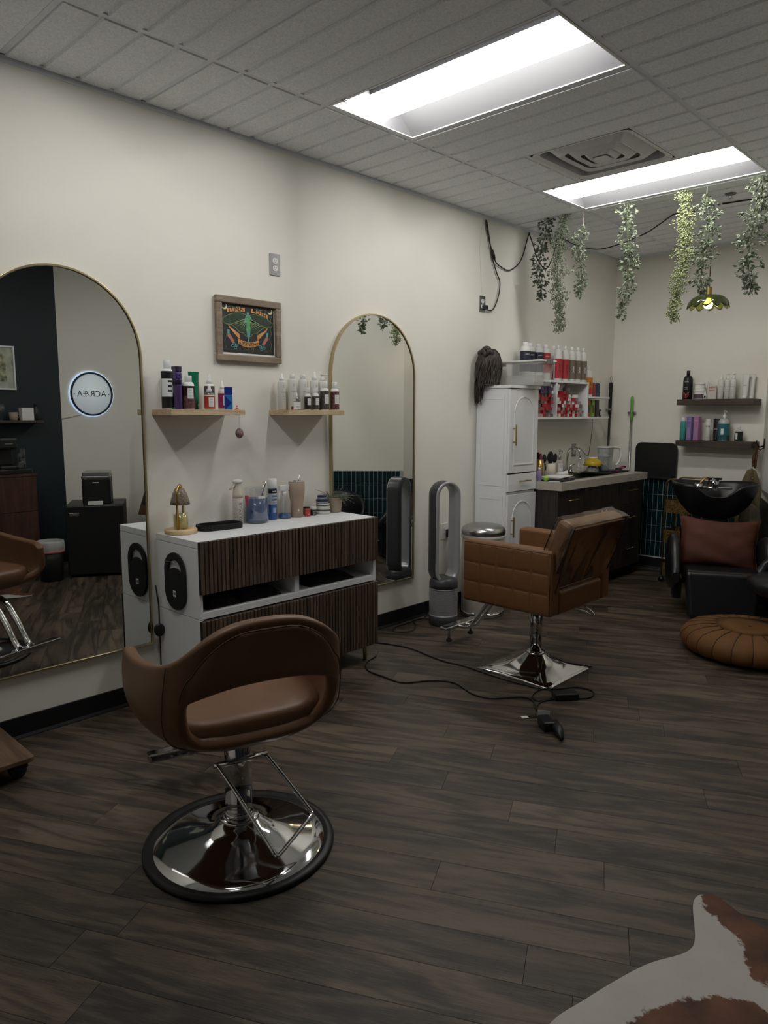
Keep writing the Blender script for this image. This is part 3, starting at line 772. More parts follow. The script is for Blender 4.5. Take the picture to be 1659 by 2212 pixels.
# ------------------------------------------------------------------ wall outlets
def outlet(y, z, label, mt=STEEL, x=0.0, plug=False, wide=0.07):
    t = thing('wall_outlet', label, 'outlet', (x, y, z), 0, 'wall outlets')
    part('cover_plate', MB().prism(rrect(wide, 0.115, 0.004, 2), 0.0005, 0.006, m=YZ), mt, t, 0.0015)
    for s in (1, -1):
        r = part('receptacle', MB().prism(rrect(0.034, 0.029, 0.012, 4, 0, s*0.0195), 0.006, 0.0075, m=YZ), WHITE, t)
        part('slot', MB().box(0.0075, 0.008, -0.0075, -0.0055, s*0.0195-0.001, s*0.0195+0.007).box(0.0075, 0.008, 0.0055, 0.0075, s*0.0195-0.001, s*0.0195+0.007).cyl(0.0022, 0.0075, 0.008, 8, m=T(0, 0, s*0.0195-0.007) @ RY(math.pi/2)), INK, r)
    part('screw', MB().cyl(0.003, 0.006, 0.0072, 10, m=RY(math.pi/2)), STEEL, t)
    return t
outlet(1.363, 2.235, 'steel double outlet high on the wall above the moth picture')
outlet(3.268, 2.226, 'steel double outlet high on the wall with the black cord plugged in')
o3 = outlet(2.742, 0.572, 'steel outlet low on the wall behind the tower fan')
part('plug', MB().box(0.0085, 0.035, -0.014, 0.014, -0.034, -0.008), WHITE, o3, 0.004)
o4 = outlet(2.862, 0.585, 'white outlet low on the wall between fan and trash can', WHITE, 0.0, wide=0.075)
part('plug', MB().box(0.0085, 0.05, 0.012, 0.050, -0.045, 0.012), BLACK, o4, 0.004)
solo('paper_tag', MB().box(0.001, 0.003, 2.675, 2.785, 0.470, 0.500), SCREENW, 'strip of white paper taped on the wall under the low outlets', 'tag')
outlet(4.682, 1.105, 'steel outlet behind the kitchen faucet').rotation_euler = (0, 0, 0)

# ------------------------------------------------------------------ framed moth poster (local y across, z up)
pf = thing('framed_poster', 'grey-brown framed poster of a green moth figure reading Luna Moth Absinthe', 'picture', (0.003, 1.175, 1.867), 0)
oy, oz, fw = 0.209, 0.166, 0.036
fr = MB()
for (a, b, c, d) in ((-oy, oy, oz-fw, oz), (-oy, oy, -oz, -oz+fw), (-oy, -oy+fw, -oz+fw, oz-fw), (oy-fw, oy, -oz+fw, oz-fw)):
    part('frame_rail', MB().box(0, 0.024, a, b, c, d), FRAMEW, pf, 0.005)
part('mat_board', MB().box(0.004, 0.006, -oy+fw, oy-fw, -oz+fw, oz-fw), SCREENW, pf)
iw, ih = 2*(oy-fw), 2*(oz-fw)
DARKPR = mat('charcoal_print', (0.020, 0.021, 0.026), 0.5, var=0.15, vscale=30)
pz0 = -oz+fw+0.010
part('print', MB().box(0.006, 0.0066, -oy+fw, oy-fw-0.006, pz0, oz-fw), DARKPR, pf)
def art(u, v): return (-oy+fw+u*(iw-0.006), pz0+v*(ih-0.010))       # unit square -> print
MGRN = mat('moth_green_ink', (0.10, 0.36, 0.12), 0.5, var=0.3, vscale=60); MTEAL = mat('teal_ink', (0.12, 0.36, 0.34), 0.5, var=0.3, vscale=60)
MWING = mat('wing_ink', (0.022, 0.045, 0.026), 0.5, var=0.5, vscale=80); MLIME = mat('lime_line_ink', (0.36, 0.42, 0.14), 0.5)
MOR = mat('orange_banner_ink', (0.62, 0.30, 0.10), 0.5, var=0.15, vscale=40); MFLESH = mat('pink_ink', (0.45, 0.17, 0.13), 0.5); MMOON = mat('moon_ink', (0.66, 0.68, 0.36), 0.5)
def flat(name, polys, m, x, parent=pf):
    mb = MB()
    for p in polys: mb.prism([art(*q) for q in p], x, x+0.0002, m=YZ)
    return part(name, mb, m, parent)
def strokes(name, paths, m, x, w=0.006):
    mb = MB()
    for p in paths:
        q = smooth_path([(art(a, b)[0], art(a, b)[1], 0) for a, b in p], 4)
        mb.tube([(x, a, b) for a, b, _ in q], w*iw/4, 4, flat=0.25)
    return part(name, mb, m, pf)
wl = [(.49, .80), (.36, .83), (.20, .80), (.06, .71), (.03, .64), (.08, .585), (.18, .575), (.26, .52), (.34, .44), (.41, .42), (.455, .36), (.50, .42), (.50, .60)]
wing_l = [(x, y) for x, y in wl]; wing_r = [(1.0-x, y) for x, y in wl]
flat('wing', [wing_l, wing_r], MWING, 0.0068)
strokes('wing_outline', [wl, [(1-x, y) for x, y in wl]]+[[(.48+.0, .74), (.48-.09*k, .74-.045*k-0.01)] for k in range(1, 5)]+[[(.52, .74), (.52+.09*k, .74-.045*k-0.01)] for k in range(1, 5)]+[[(.47, .68), (.40-.05*k, .50+.03*k)] for k in range(4)]+[[(.53, .68), (.60+.05*k, .50+.03*k)] for k in range(4)], MLIME, 0.0071, 0.013)
strokes('eye_spot', [[(s+.03*math.cos(a*.7), .71+.03*math.sin(a*.7)) for a in range(9)] for s in (.22, .78)], MOR, 0.0073, 0.009)
fig = [(.50, .865), (.475, .85), (.475, .825), (.488, .805), (.462, .79), (.42, .66), (.405, .585), (.415, .585), (.462, .72), (.468, .62), (.462, .50), (.478, .36), (.50, .20), (.505, .20), (.525, .36), (.54, .50), (.532, .62), (.538, .72), (.60, .66), (.66, .655), (.66, .645), (.60, .645), (.545, .79), (.512, .805), (.525, .825), (.525, .85)]
flat('figure', [fig], MTEAL, 0.0074)
flat('dress', [[(.466, .77), (.50, .785), (.535, .77), (.535, .62), (.545, .52), (.50, .44), (.465, .52), (.468, .62)]], MGRN, 0.0077)
strokes('antenna', [[(.49, .86), (.47, .93), (.40, .95), (.30, .985)], [(.51, .86), (.53, .93), (.60, .94), (.70, .965)]], MLIME, 0.0074, 0.006)
def ban(pts, w): return [(x, y+w) for x, y in pts]+[(x, y-w) for x, y in reversed(pts)]
flat('banner', [ban([(.11, .86), (.20, .875), (.31, .90), (.44, .905)], .042), ban([(.56, .905), (.68, .89), (.78, .855), (.88, .815)], .042),
                ban([(.30, .25), (.38, .205), (.50, .185), (.62, .205), (.70, .25)], .058),
                [(.12, .58), (.18, .51), (.25, .46), (.33, .40), (.33, .30), (.28, .34), (.22, .42), (.15, .50)],
                [(.88, .58), (.82, .51), (.75, .46), (.67, .40), (.67, .30), (.72, .34), (.78, .42), (.85, .50)]], MOR, 0.0080)
for txt, u, v, wd, a in (('LUNA', .275, .888, .26, 10), ('MOTH', .72, .87, .26, -17), ('ABSINTHE', .50, .195, .38, 0)):
    y, z = art(u, v); text_part('lettering', txt, INK, pf, T(0.0084, y, z) @ YZ @ RZ(math.radians(a)), 0.03, wd*iw, 0.015)
def moon(u, v): return [(u+.05*math.cos(math.radians(a)), v+.06*math.sin(math.radians(a))) for a in range(-150, 75, 15)]+[(u-.015+.04*math.cos(math.radians(a)), v+.018+.045*math.sin(math.radians(a))) for a in range(60, -150, -15)]
flat('moon', [moon(.07, .93), moon(.93, .93)], MMOON, 0.0074)
strokes('scrollwork', [[(.04, .84), (.06, .74), (.02, .68), (.07, .56), (.05, .46), (.09, .34), (.05, .22), (.08, .10), (.04, .05), (.14, .06), (.24, .03), (.36, .06), (.46, .03)],
                       [(.96, .84), (.94, .74), (.98, .68), (.93, .56), (.95, .46), (.91, .34), (.95, .22), (.92, .10), (.96, .05), (.86, .06), (.76, .03), (.64, .06), (.54, .03)],
                       [(.44, .12), (.46, .06), (.50, .10), (.54, .06), (.56, .12)], [(.50, .12), (.50, .02)], [(.40, .13), (.42, .04)], [(.60, .13), (.58, .04)],
                       [(.14, .93), (.20, .955), (.26, .93), (.32, .96), (.36, .93)], [(.86, .93), (.80, .955), (.74, .93), (.68, .96), (.64, .93)]], MLIME, 0.0071, 0.014)
flat('hand', [[(.11, .37), (.16, .38), (.20, .31), (.24, .22), (.19, .20), (.15, .28), (.11, .33)], [(.89, .37), (.84, .38), (.80, .31), (.76, .22), (.81, .20), (.85, .28), (.89, .33)]], MFLESH, 0.0076)
flat('bottle_print', [[(.11, .47), (.15, .47), (.15, .38), (.11, .38)], [(.89, .47), (.85, .47), (.85, .38), (.89, .38)]], MTEAL, 0.0074)
strokes('rose', [[(u+.025*math.cos(a*1.1), v+.025*math.sin(a*1.1)) for a in range(7)] for u, v in ((.20, .14), (.25, .11), (.28, .16), (.23, .18), (.80, .14), (.75, .11), (.72, .16), (.77, .18))], MTEAL, 0.0074, 0.022)
# ------------------------------------------------------------------ bottles, cans, tubes
FACE = math.radians(-25)           # labels turn roughly towards the room
def lab_mat(n, c, **k): return mat(n, c, 0.45, var=0.04, **k)
NAVY = lab_mat('navy_label', (0.012, 0.016, 0.030)); REDL = lab_mat('crimson_label', (0.36, 0.022, 0.035)); TAUPE = lab_mat('taupe_label', (0.145, 0.115, 0.085))
YEL = lab_mat('amber_label', (0.55, 0.20, 0.02)); ORRED = lab_mat('orange_red_label', (0.42, 0.05, 0.025)); PURP = mat('violet_plastic', (0.055, 0.030, 0.16), 0.3)
PURPD = mat('plum_plastic', (0.030, 0.016, 0.06), 0.25); LILAC = lab_mat('lilac_card', (0.22, 0.17, 0.38)); PINKC = lab_mat('pink_card', (0.45, 0.20, 0.38))
TEALP = lab_mat('teal_plastic', (0.06, 0.30, 0.27)); TEALL = lab_mat('teal_label', (0.02, 0.14, 0.17)); GREENT = mat('emerald_tube', (0.008, 0.14, 0.075), 0.25)
BLUEB = mat('cobalt_plastic', (0.015, 0.035, 0.22), 0.3); BLUEL = mat('azure_facet', (0.03, 0.16, 0.45), 0.3); MAG = lab_mat('magenta_label', (0.30, 0.022, 0.10))
PATT = mat('black_white_pattern', (0.06, 0.055, 0.05), 0.45, var=0.9, vscale=160); FLOR = mat('floral_pattern', (0.12, 0.05, 0.055), 0.45, var=0.8, vscale=110)
GREYG = mat('glossy_black_label', (0.014, 0.014, 0.015), 0.3); FROST = clear('frosted_cap', (0.85, 0.86, 0.86), 0.55, 0.3); CLEARP = clear('clear_plastic', (0.97, 0.975, 0.975), 0.02, 0.05, True)
WHITEB = mat('white_bottle', (0.62, 0.62, 0.585), 0.38, var=0.02)
def shoulder(r, h, rn, sh=0.02, b=0.004):
    return [(r-b, 0), (r, b), (r, h-sh), (r*0.93, h-sh*0.55), ((r+rn)/2, h-sh*0.15), (rn, h)]
def bottle(name, label, loc, r, h, body, cap=None, ch=0.03, cr=None, group=None, labels=(), kind='cap', n=24, sh=0.02, text=(), rn=None, face=FACE, cat='bottle'):
    """body + cap (cap, spray, pump or nozzle) + wrap labels (z0, z1, material, half angle, turn) + lettering (text, z, width, material, vertical, turn)"""
    t = thing(name, label, cat, loc, 0, group); cap = cap or WHITE; rn = rn or r*0.5; cr = cr or rn*1.15
    part('body', MB().lathe(shoulder(r, h, rn, sh), n), body, t)
    for (z0, z1, m, ha, tn) in labels: part('label', band(r*1.002, z0, z1, face+tn-ha, face+tn+ha, 16), m, t)
    for (tx, z, wd, m, vert, tn) in text: text_wrap('lettering', tx, m, t, r*1.016, z, face+tn, 0.01, wd, vert, 0.01)
    c = MB()
    if kind == 'cap': c.cyl(cr, h-0.002, h+ch, 20, b=0.002)
    elif kind == 'spray': c.lathe([(cr, h-0.002), (cr, h+ch*0.35), (cr*0.6, h+ch*0.45), (cr*0.5, h+ch)], 16)
    elif kind == 'pump':
        c.lathe([(cr, h-0.002), (cr, h+ch*0.35), (cr*0.45, h+ch*0.45), (cr*0.35, h+ch*0.8)], 16)
        c.tube([(0, 0, h+ch*0.85), (cr*2.2*math.cos(face+.6), cr*2.2*math.sin(face+.6), h+ch*0.9), (cr*2.6*math.cos(face+.6), cr*2.6*math.sin(face+.6), h+ch*0.72)], cr*0.28, 8)
        c.cyl(cr*0.7, h+ch*0.8, h+ch, 14)
    elif kind == 'nozzle': c.lathe([(cr, h-0.002), (cr, h+ch*0.3), (cr*0.5, h+ch*0.42), (cr*0.22, h+ch)], 16)
    part({'cap': 'cap', 'spray': 'spray_head', 'pump': 'pump_head', 'nozzle': 'nozzle'}[kind], c, cap, t)
    return t
def card(mt): return mt
ZS = 1.4492
g1 = 'bottles on the near pine shelf'
RC_LABEL = ('R+Co',)
def rco(t, r, z, w=0.030, turn=0.25, hh=0.05):
    """white product label with small print"""
    part('paper_label', band(r*1.014, z, z+hh, FACE+turn-w/2/r, FACE+turn+w/2/r, 8), SCREENW, t)
    text_wrap('lettering', 'R+Co', INK, t, r*1.03, z+hh*0.80, FACE+turn, 0.01, w*0.42, False, 0.02)
    for k in range(4): text_wrap('lettering', '------', INK, t, r*1.03, z+hh*(0.58-0.14*k), FACE+turn, 0.006, w*0.6)
b = bottle('spray_can', 'tall black and white spray can at the near end of the pine shelf', (0.10, 0.630, ZS), 0.0285, 0.192, WHITE, FROST, 0.040, 0.016, g1, ((0.006, 0.180, GREYG, 3.0, 0),), cat='can')
part('stripe', band(0.0290, 0.060, 0.145, FACE-1.2, FACE+0.9, 14), WHITEL, b)
for z in (0.083, 0.105, 0.128): part('print', band(0.0294, z, z+0.009, FACE+0.05, FACE+0.8, 8), GREYG, b)
part('paper_label', band(0.0294, 0.075, 0.115, FACE+0.65, FACE+1.1, 6), SCREENW, b)
b = thing('shampoo_bottle', 'tall violet bottle with a dark ribbed cap behind the plum one', 'bottle', (0.062, 0.704, ZS), 0, g1)
part('body', MB().prism(rrect(0.050, 0.034, 0.010, 4), 0, 0.178), PURP, b, 0.003); part('cap', MB().prism(rrect(0.050, 0.034, 0.008, 4), 0.182, 0.208), PURPD, b, 0.002); part('ribs', MB().prism(rrect(0.046, 0.030, 0.008, 4), 0.176, 0.184), PURPD, b)
b = thing('conditioner_bottle', 'plum bottle fading to pale violet, in front of the taller violet one', 'bottle', (0.128, 0.672, ZS), math.radians(-35), g1)
GRAD = mat('plum_translucent', (0.075, 0.045, 0.13), 0.2, var=0.2, vscale=5)
part('body', MB().prism(rrect(0.052, 0.034, 0.010, 4), 0, 0.118), GRAD, b, 0.004, seg=3); part('cap', MB().prism(rrect(0.053, 0.035, 0.010, 4), 0.119, 0.144), PURPD, b, 0.003); part('flip_lid', MB().prism(rrect(0.024, 0.020, 0.006, 3), 0.144, 0.149), BLACK, b)
b = bottle('shampoo_bottle', 'small bottle with dark floral print and white paper label', (0.135, 0.722, ZS), 0.0285, 0.132, WHITE, FROST, 0.030, 0.017, g1, ((0.004, 0.112, FLOR, 3.1, 0), (0.065, 0.112, GREYG, 3.1, 0))); rco(b, 0.0290, 0.052)
b = thing('squeeze_tube', 'emerald green squeeze tube standing on its cap', 'tube', (0.062, 0.797, ZS), math.radians(-15), g1)
rows = []
for i in range(9):
    q = i/8; k = 0.020*(1-q)+0.003*q
    rows.append([(k*math.sin(2*math.pi*j/20), 0.0265*math.cos(2*math.pi*j/20)*(0.85+0.15*q), 0.028+0.152*q) for j in range(20)])
part('body', MB().grid(rows, closed=True), GREENT, b); part('cap', MB().cyl(0.020, 0, 0.028, 20, b=0.002), GREENT, b); part('crimp', MB().box(-0.002, 0.002, -0.0265, 0.0265, 0.178, 0.186), GREENT, b)
b = bottle('spray_bottle', 'black and white spray bottle with clear cap behind the red-label bottle', (0.060, 0.888, ZS), 0.026, 0.130, WHITE, FROST, 0.050, 0.015, g1, ((0.07, 0.118, PATT, 3.0, 0),), 'spray')
b = bottle('styling_bottle', 'clear bottle with red label and white pump collar', (0.130, 0.842, ZS), 0.0262, 0.088, CLEARP, FROST, 0.030, 0.014, g1, ((0.006, 0.066, ORRED, 3.0, 0),), 'spray'); rco(b, 0.0266, 0.014, 0.028, 0.25, 0.046); part('fluid', MB().cyl(0.0245, 0.003, 0.072, 20), CREAM, b)
b = bottle('serum_bottle', 'magenta-label bottle with a pointed white nozzle', (0.066, 0.960, ZS), 0.0215, 0.105, CREAM, WHITE, 0.042, 0.012, g1, ((0.010, 0.082, MAG, 3.0, 0),), 'nozzle'); rco(b, 0.0218, 0.022, 0.02, 0.5, 0.05)
b = thing('mousse_bottle', 'blue faceted square bottle at the far end of the near shelf', 'bottle', (0.135, 0.950, ZS), math.radians(-32), g1)
part('body', MB().box(-0.018, 0.018, -0.020, 0.020, 0, 0.074), BLUEL, b, 0.003); part('cap', MB().box(-0.018, 0.018, -0.020, 0.020, 0.0745, 0.114), BLUEB, b, 0.003)
part('facet', MB().add([(0.0185, -0.019, 0.002), (0.0185, -0.019, 0.072), (0.0205, 0.014, 0.034), (0.018, -0.019, 0.002)], [(0, 1, 2)]), BLUEB, b)
c = thing('toy_cone', 'tiny orange and white striped cone on the shelf corner', 'ornament', (0.150, 0.990, ZS))
ORG = mat('orange_plastic', (0.62, 0.10, 0.02), 0.4)
for k, (ra, rb, m) in enumerate(((0.008, 0.0065, ORG), (0.0065, 0.005, WHITE), (0.005, 0.0035, ORG), (0.0035, 0.002, ORG))): part('stripe', MB().lathe([(ra, 0.003+k*0.005), (rb, 0.008+k*0.005)], 12), m, c)
part('foot', MB().box(-0.009, 0.009, -0.009, 0.009, 0, 0.003), ORG, c)
GEM = mat('green_glass_gem', (0.01, 0.16, 0.06), 0.1, trans=0.3)
g = thing('glass_gem', 'small green glass gem beside the tall spray can', 'ornament', (0.165, 0.622, ZS)); part('facets', MB().lathe([(0.0, 0), (0.008, 0.003), (0.006, 0.009), (0.0, 0.011)], 7, smooth=False), GEM, g); part('mount', MB().cyl(0.004, 0, 0.002, 8), STEEL, g)
EGG = mat('speckled_egg', (0.17, 0.105, 0.10), 0.5, var=0.7, vscale=70)
e = thing('egg_ornament', 'speckled brown egg ornament hanging from the pine shelf by a string', 'ornament', (0.170, 0.987, 1.330))
part('egg', MB().ball(0.0205, (0, 0, 0), 20, 14, sz=1.25), EGG, e); part('string', MB().rod((0, 0, 0.024), (0, 0, 0.091), 0.0009, 5), CREAM, e); part('cap', MB().cyl(0.003, 0.023, 0.027, 8), STEEL, e)

g2 = 'bottles on the far pine shelf'
def inner(y, r, h, ch, kind, label, x=0.062, tn=0.35):
    t = bottle('hair_care_bottle', label, (x, y, ZS), r, h, WHITEB, WHITE, ch, r*0.58 if kind == 'cap' else r*0.6, g2, (), kind, sh=0.010, rn=r*0.5)
    vs = [(math.cos(2*math.pi*i/24), math.sin(2*math.pi*i/24)) for i in range(24)]
    mb = MB()
    rr = r*1.012
    for (k0, k1) in ((0.0062, 0.0052),):
        outer = [(FACE+tn+0.0*0+k0*c/rr, h*0.80+k0*s) for c, s in vs]; inn = [(FACE+tn+k1*c/rr, h*0.80+k1*s) for c, s in vs]
        for i in range(24):
            j = (i+1) % 24; q = [outer[i], outer[j], inn[j], inn[i]]
            mb.add([(rr*math.cos(a), rr*math.sin(a), z) for a, z in q], [(0, 1, 2, 3)])
    part('emblem', mb, INK, t)
    text_wrap('lettering', 'INNERSENSE', INK, t, rr, h*0.60, FACE+tn, 0.008, 0.030)
    for k in range(3): text_wrap('lettering', 'hair care', INK, t, rr, h*(0.46-0.09*k), FACE+tn+0.1, 0.006, 0.016)
    return t
inner(1.349, 0.0225, 0.160, 0.040, 'spray', 'white spray bottle first in the row on the far pine shelf')
inner(1.424, 0.0255, 0.172, 0.026, 'cap', 'white bottle with round cap, second in the row on the far shelf', tn=0.1)
inner(1.500, 0.0255, 0.172, 0.026, 'cap', 'white bottle with round cap behind the small dark cans', tn=0.3)
inner(1.586, 0.0235, 0.170, 0.050, 'spray', 'tallest white spray bottle in the far shelf row', tn=0.35)
inner(1.648, 0.0235, 0.168, 0.040, 'pump', 'white pump bottle last in the row on the far shelf', tn=0.3)
for y, r, h, ch, pm, lb, x in ((1.488, 0.0185, 0.092, 0.032, GREYG, 'small dark can with grey cap, nearer the dropper bottle', 0.118), (1.548, 0.0195, 0.095, 0.032, PATT, 'small patterned can with grey cap in the middle of the far shelf', 0.118),
                            (1.613, 0.0255, 0.125, 0.038, PATT, 'larger zigzag-patterned can with white cap on the far shelf', 0.12), (1.692, 0.0255, 0.125, 0.036, FLOR, 'brown collage-patterned can at the far end of the shelf', 0.12)):
    t = bottle('dry_shampoo_can', lb, (x, y, ZS), r, h, WHITE, FROST if r < 0.02 else WHITE, ch, r*0.6, g2, ((0.006, h-0.018, pm, 3.0, 0),), cat='can'); rco(t, r*1.012, h*0.30, r*1.15, 0.3, h*0.40)
d = thing('dropper_bottle', 'square clear serum bottle with silver dropper', 'bottle', (0.140, 1.392, ZS), math.radians(-30), g2)
part('body', MB().box(-0.012, 0.012, -0.022, 0.022, 0, 0.050), CLEARP, d, 0.002); part('label', MB().box(0.0122, 0.0128, -0.019, 0.019, 0.004, 0.044), SCREENW, d); part('collar', MB().cyl(0.007, 0.050, 0.070, 14), STEEL, d); part('bulb', MB().lathe([(0.006, 0.070), (0.006, 0.078), (0.0035, 0.088), (0.001, 0.094)], 12), WHITE, d); part('lettering', MB().box(0.0128, 0.013, -0.008, 0.012, 0.016, 0.018).box(0.0128, 0.013, -0.004, 0.012, 0.011, 0.0125), INK, d)
s = thing('rose_trinket', 'tiny brown rose trinket in front of the white bottles', 'ornament', (0.152, 1.350, ZS)); part('bloom', MB().ball(0.008, (0, 0, 0.012), 10, 6), STITCH, s); part('foot', MB().cyl(0.006, 0, 0.006, 10), ORRED, s)

# ------------------------------------------------------------------ things on the vanity top
ZV = VZ+0.0004
c = thing('candle_warmer', 'candle warmer lamp with ribbed glass shade, brass arch and wooden base', 'candle lamp', (0.112, 0.668, ZV), math.radians(40))
part('base', MB().cyl(0.079, 0, 0.021, 48, b=0.002), PINE_D, c)
path = [(0, -0.040, 0.021), (0, -0.043, 0.16)]+[(0, 0.043*math.sin(math.radians(a)), 0.17+0.066*math.cos(math.radians(a))) for a in range(-80, 81, 16)]+[(0, 0.043, 0.16), (0, 0.040, 0.021)]
part('arch_stem', MB().tube(path, 0.0055, 8, flat=1.6), GOLD, c)
AMB = mat('smoked_ribbed_glass', (0.42, 0.33, 0.25), 0.12, var=0.5, vscale=140, trans=0.55, bump=0.8, bscale=160)
part('shade', MB().lathe([(0.010, 0.225), (0.022, 0.220), (0.034, 0.196), (0.042, 0.168), (0.0475, 0.142), (0.0455, 0.142), (0.040, 0.166), (0.032, 0.194), (0.020, 0.217)], 40, mod=lambda a, r, z: 1+0.02*math.cos(20*a)), AMB, c)
part('finial', MB().cyl(0.007, 0.222, 0.236, 12), GOLD, c)
j = thing('candle', 'pale yellow candle in a clear glass under the ribbed shade', 'candle', (0.112, 0.668, ZV+0.0214), 0)
part('wax', MB().cyl(0.0335, 0.004, 0.072, 32, b=0.002), mat('yellow_wax', (0.52, 0.46, 0.16), 0.45, var=0.12, vscale=14), j); part('glass', MB().lathe([(0.030, 0), (0.036, 0.002), (0.037, 0.080), (0.0355, 0.080), (0.0345, 0.004)], 32), CLEARP, j); part('wick', MB().rod((0, 0, 0.072), (0.002, 0, 0.078), 0.0008, 5), INK, j)
# fluted tray
def stadium(L, W, n=16):
    r = W/2; return [(math.copysign(L/2-r, math.cos(a))+r*math.cos(a), r*math.sin(a)) for a in [2*math.pi*i/(4*n)+0.0001 for i in range(4*n)]]
o_ = stadium(0.245, 0.125, 24); fl = [(x*(1+0.012*(i % 4 < 2)), y*(1+0.022*(i % 4 < 2))) for i, (x, y) in enumerate(o_)]
tr = thing('fluted_tray', 'long black fluted oval tray on the white worktop', 'tray', (0.128, 0.880, ZV), math.radians(84))
part('rim', MB().ring(fl, stadium(0.225, 0.105, 24), 0, 0.027), BLACKM, tr); part('bottom', MB().prism(stadium(0.230, 0.110, 24), 0.0005, 0.006), BLACKM, tr)
# continuous mister
m_ = thing('mist_bottle', 'cream continuous mist spray bottle lettered FRAMAR beside the blue jar', 'spray bottle', (0.080, 1.030, ZV), 0)
PATC = mat('scallop_pattern', (0.56, 0.53, 0.47), 0.45, var=0.16, vscale=90)
part('body', MB().lathe([(0.024, 0), (0.0275, 0.004), (0.0275, 0.140), (0.0265, 0.142)], 28), PATC, m_)
part('neck', MB().lathe([(0.0272, 0.142), (0.027, 0.160), (0.0215, 0.190), (0.018, 0.210), (0.019, 0.222)], 28), CREAM, m_)
part('spray_head', MB().ball(0.026, (0, 0, 0.228), 20, 12, sx=1.0, sy=1.15, sz=0.50), WHITEB, m_)
part('trigger', MB().tube([(0, -0.016, 0.218), (0.0, -0.034, 0.200), (0.0, -0.052, 0.188)], [0.007, 0.006, 0.003], 8, flat=1.5), CREAM, m_)
text_wrap('lettering', 'FRAMAR', INK, m_, 0.0278, 0.070, FACE+0.42, 0.02, 0.098, True)
# disinfectant jar
jr = thing('disinfectant_jar', 'ribbed glass jar of blue disinfectant with combs inside', 'jar', (0.096, 1.138, ZV), 0)
part('jar_glass', MB().lathe([(0.052, 0), (0.060, 0.004), (0.064, 0.020), (0.0645, 0.188), (0.063, 0.192), (0.0615, 0.188), (0.061, 0.020), (0.052, 0.006)], 72, mod=lambda a, r, z: 1+(0.010*math.cos(36*a) if z < 0.13 and r > 0.06 else 0)), CLEARP, jr)
BLUEF = mat('blue_fluid', (0.030, 0.085, 0.220), 0.15, var=0.15, vscale=10)
part('fluid', MB().cyl(0.0595, 0.008, 0.132, 48), BLUEF, jr)
part('jar_label', band(0.0655, 0.136, 0.150, FACE-0.05, FACE+0.6, 6), SCREENW, jr)
part('tongs', MB().tube([(0.01, 0.02, 0.10), (0.02, 0.045, 0.205), (0.018, 0.05, 0.222)], 0.0035, 8).tube([(0.0, 0.02, 0.10), (0.012, 0.042, 0.200)], 0.0025, 8), CHROME, jr)
part('comb', MB().box(-0.012, 0.010, -0.046, -0.030, 0.10, 0.158, m=RX(0.15)), mat('pink_plastic', (0.55, 0.06, 0.12), 0.35), jr, 0.003)
# cooling spray
a_ = bottle('aerosol_can', 'tall blue and white clipper spray can lettered COOL CARE', (0.062, 1.270, ZV), 0.026, 0.175, mat('blue_can', (0.035, 0.12, 0.36), 0.3, var=0.35, vscale=8), WHITE, 0.052, 0.0262, None, ((0.148, 0.170, GREYG, 3.1, 0), (0.085, 0.146, lab_mat('pale_blue_label', (0.42, 0.48, 0.55)), 3.1, 0)), cat='can', sh=0.004, rn=0.025)
text_wrap('lettering', 'andis', SCREENW, a_, 0.0266, 0.158, FACE+0.35, 0.02, 0.026, False, 0.02)
IND = mat('indigo_ink', (0.02, 0.018, 0.10), 0.5)
text_wrap('lettering', 'COOL', IND, a_, 0.0270, 0.131, FACE+0.35, 0.02, 0.036, False, 0.05); text_wrap('lettering', 'CARE', IND, a_, 0.0270, 0.112, FACE+0.35, 0.02, 0.036, False, 0.05)
text_wrap('lettering', 'PLUS', IND, a_, 0.0270, 0.094, FACE+0.35, 0.02, 0.020)
part('roundel', band(0.0266, 0.040, 0.066, FACE-0.1, FACE+0.7, 8), lab_mat('grey_roundel', (0.30, 0.36, 0.45)), a_)
# clear trigger sprayer
s_ = thing('spray_bottle', 'clear trigger spray bottle with a little blue fluid in it', 'spray bottle', (0.074, 1.346, ZV), 0)
part('body', MB().lathe([(0.034, 0), (0.037, 0.004), (0.037, 0.020), (0.030, 0.080), (0.016, 0.125), (0.012, 0.132)], 28), CLEARP, s_); part('fluid', MB().lathe([(0.034, 0.002), (0.0355, 0.006), (0.0345, 0.026)], 28), BLUEF, s_)
part('collar', MB().cyl(0.014, 0.130, 0.150, 16), WHITE, s_); part('trigger_head', MB().box(-0.012, 0.012, -0.036, 0.028, 0.158, 0.186).tube([(0, -0.012, 0.160), (0, -0.036, 0.140), (0, -0.040, 0.112)], 0.004, 8), FROST, s_, 0.006); part('dip_tube', MB().rod((0, 0, 0.135), (0.006, -0.012, 0.008), 0.002, 6), FROST, s_)
# tumbler
tb = thing('tumbler', 'tall beige insulated tumbler with steel straw', 'tumbler', (0.086, 1.426, ZV), 0)
BEIGE = mat('beige_powder_coat', (0.36, 0.265, 0.20), 0.5, var=0.03)
part('body', MB().lathe([(0.032, 0), (0.035, 0.003), (0.036, 0.08), (0.043, 0.125), (0.0455, 0.150), (0.0455, 0.198), (0.043, 0.200)], 40), BEIGE, tb); part('lid', MB().lathe([(0.044, 0.199), (0.044, 0.205), (0.040, 0.206), (0.040, 0.202)], 32), clear('lid_film', (0.7, 0.68, 0.66), 0.5), tb); part('straw', MB().rod((0.0, 0.012, 0.15), (0.002, 0.016, 0.240), 0.0035, 10), STEEL, tb); part('stopper', MB().cyl(0.008, 0.203, 0.209, 12, c=(0.0, -0.014, 0)), BLACK, tb)
part('logo', band(0.0362, 0.036, 0.048, FACE-0.12, FACE+0.12, 4), SCREENW, tb); text_wrap('lettering', 'simple modern', SCREENW, tb, 0.0362, 0.029, FACE, 0.006, 0.026)
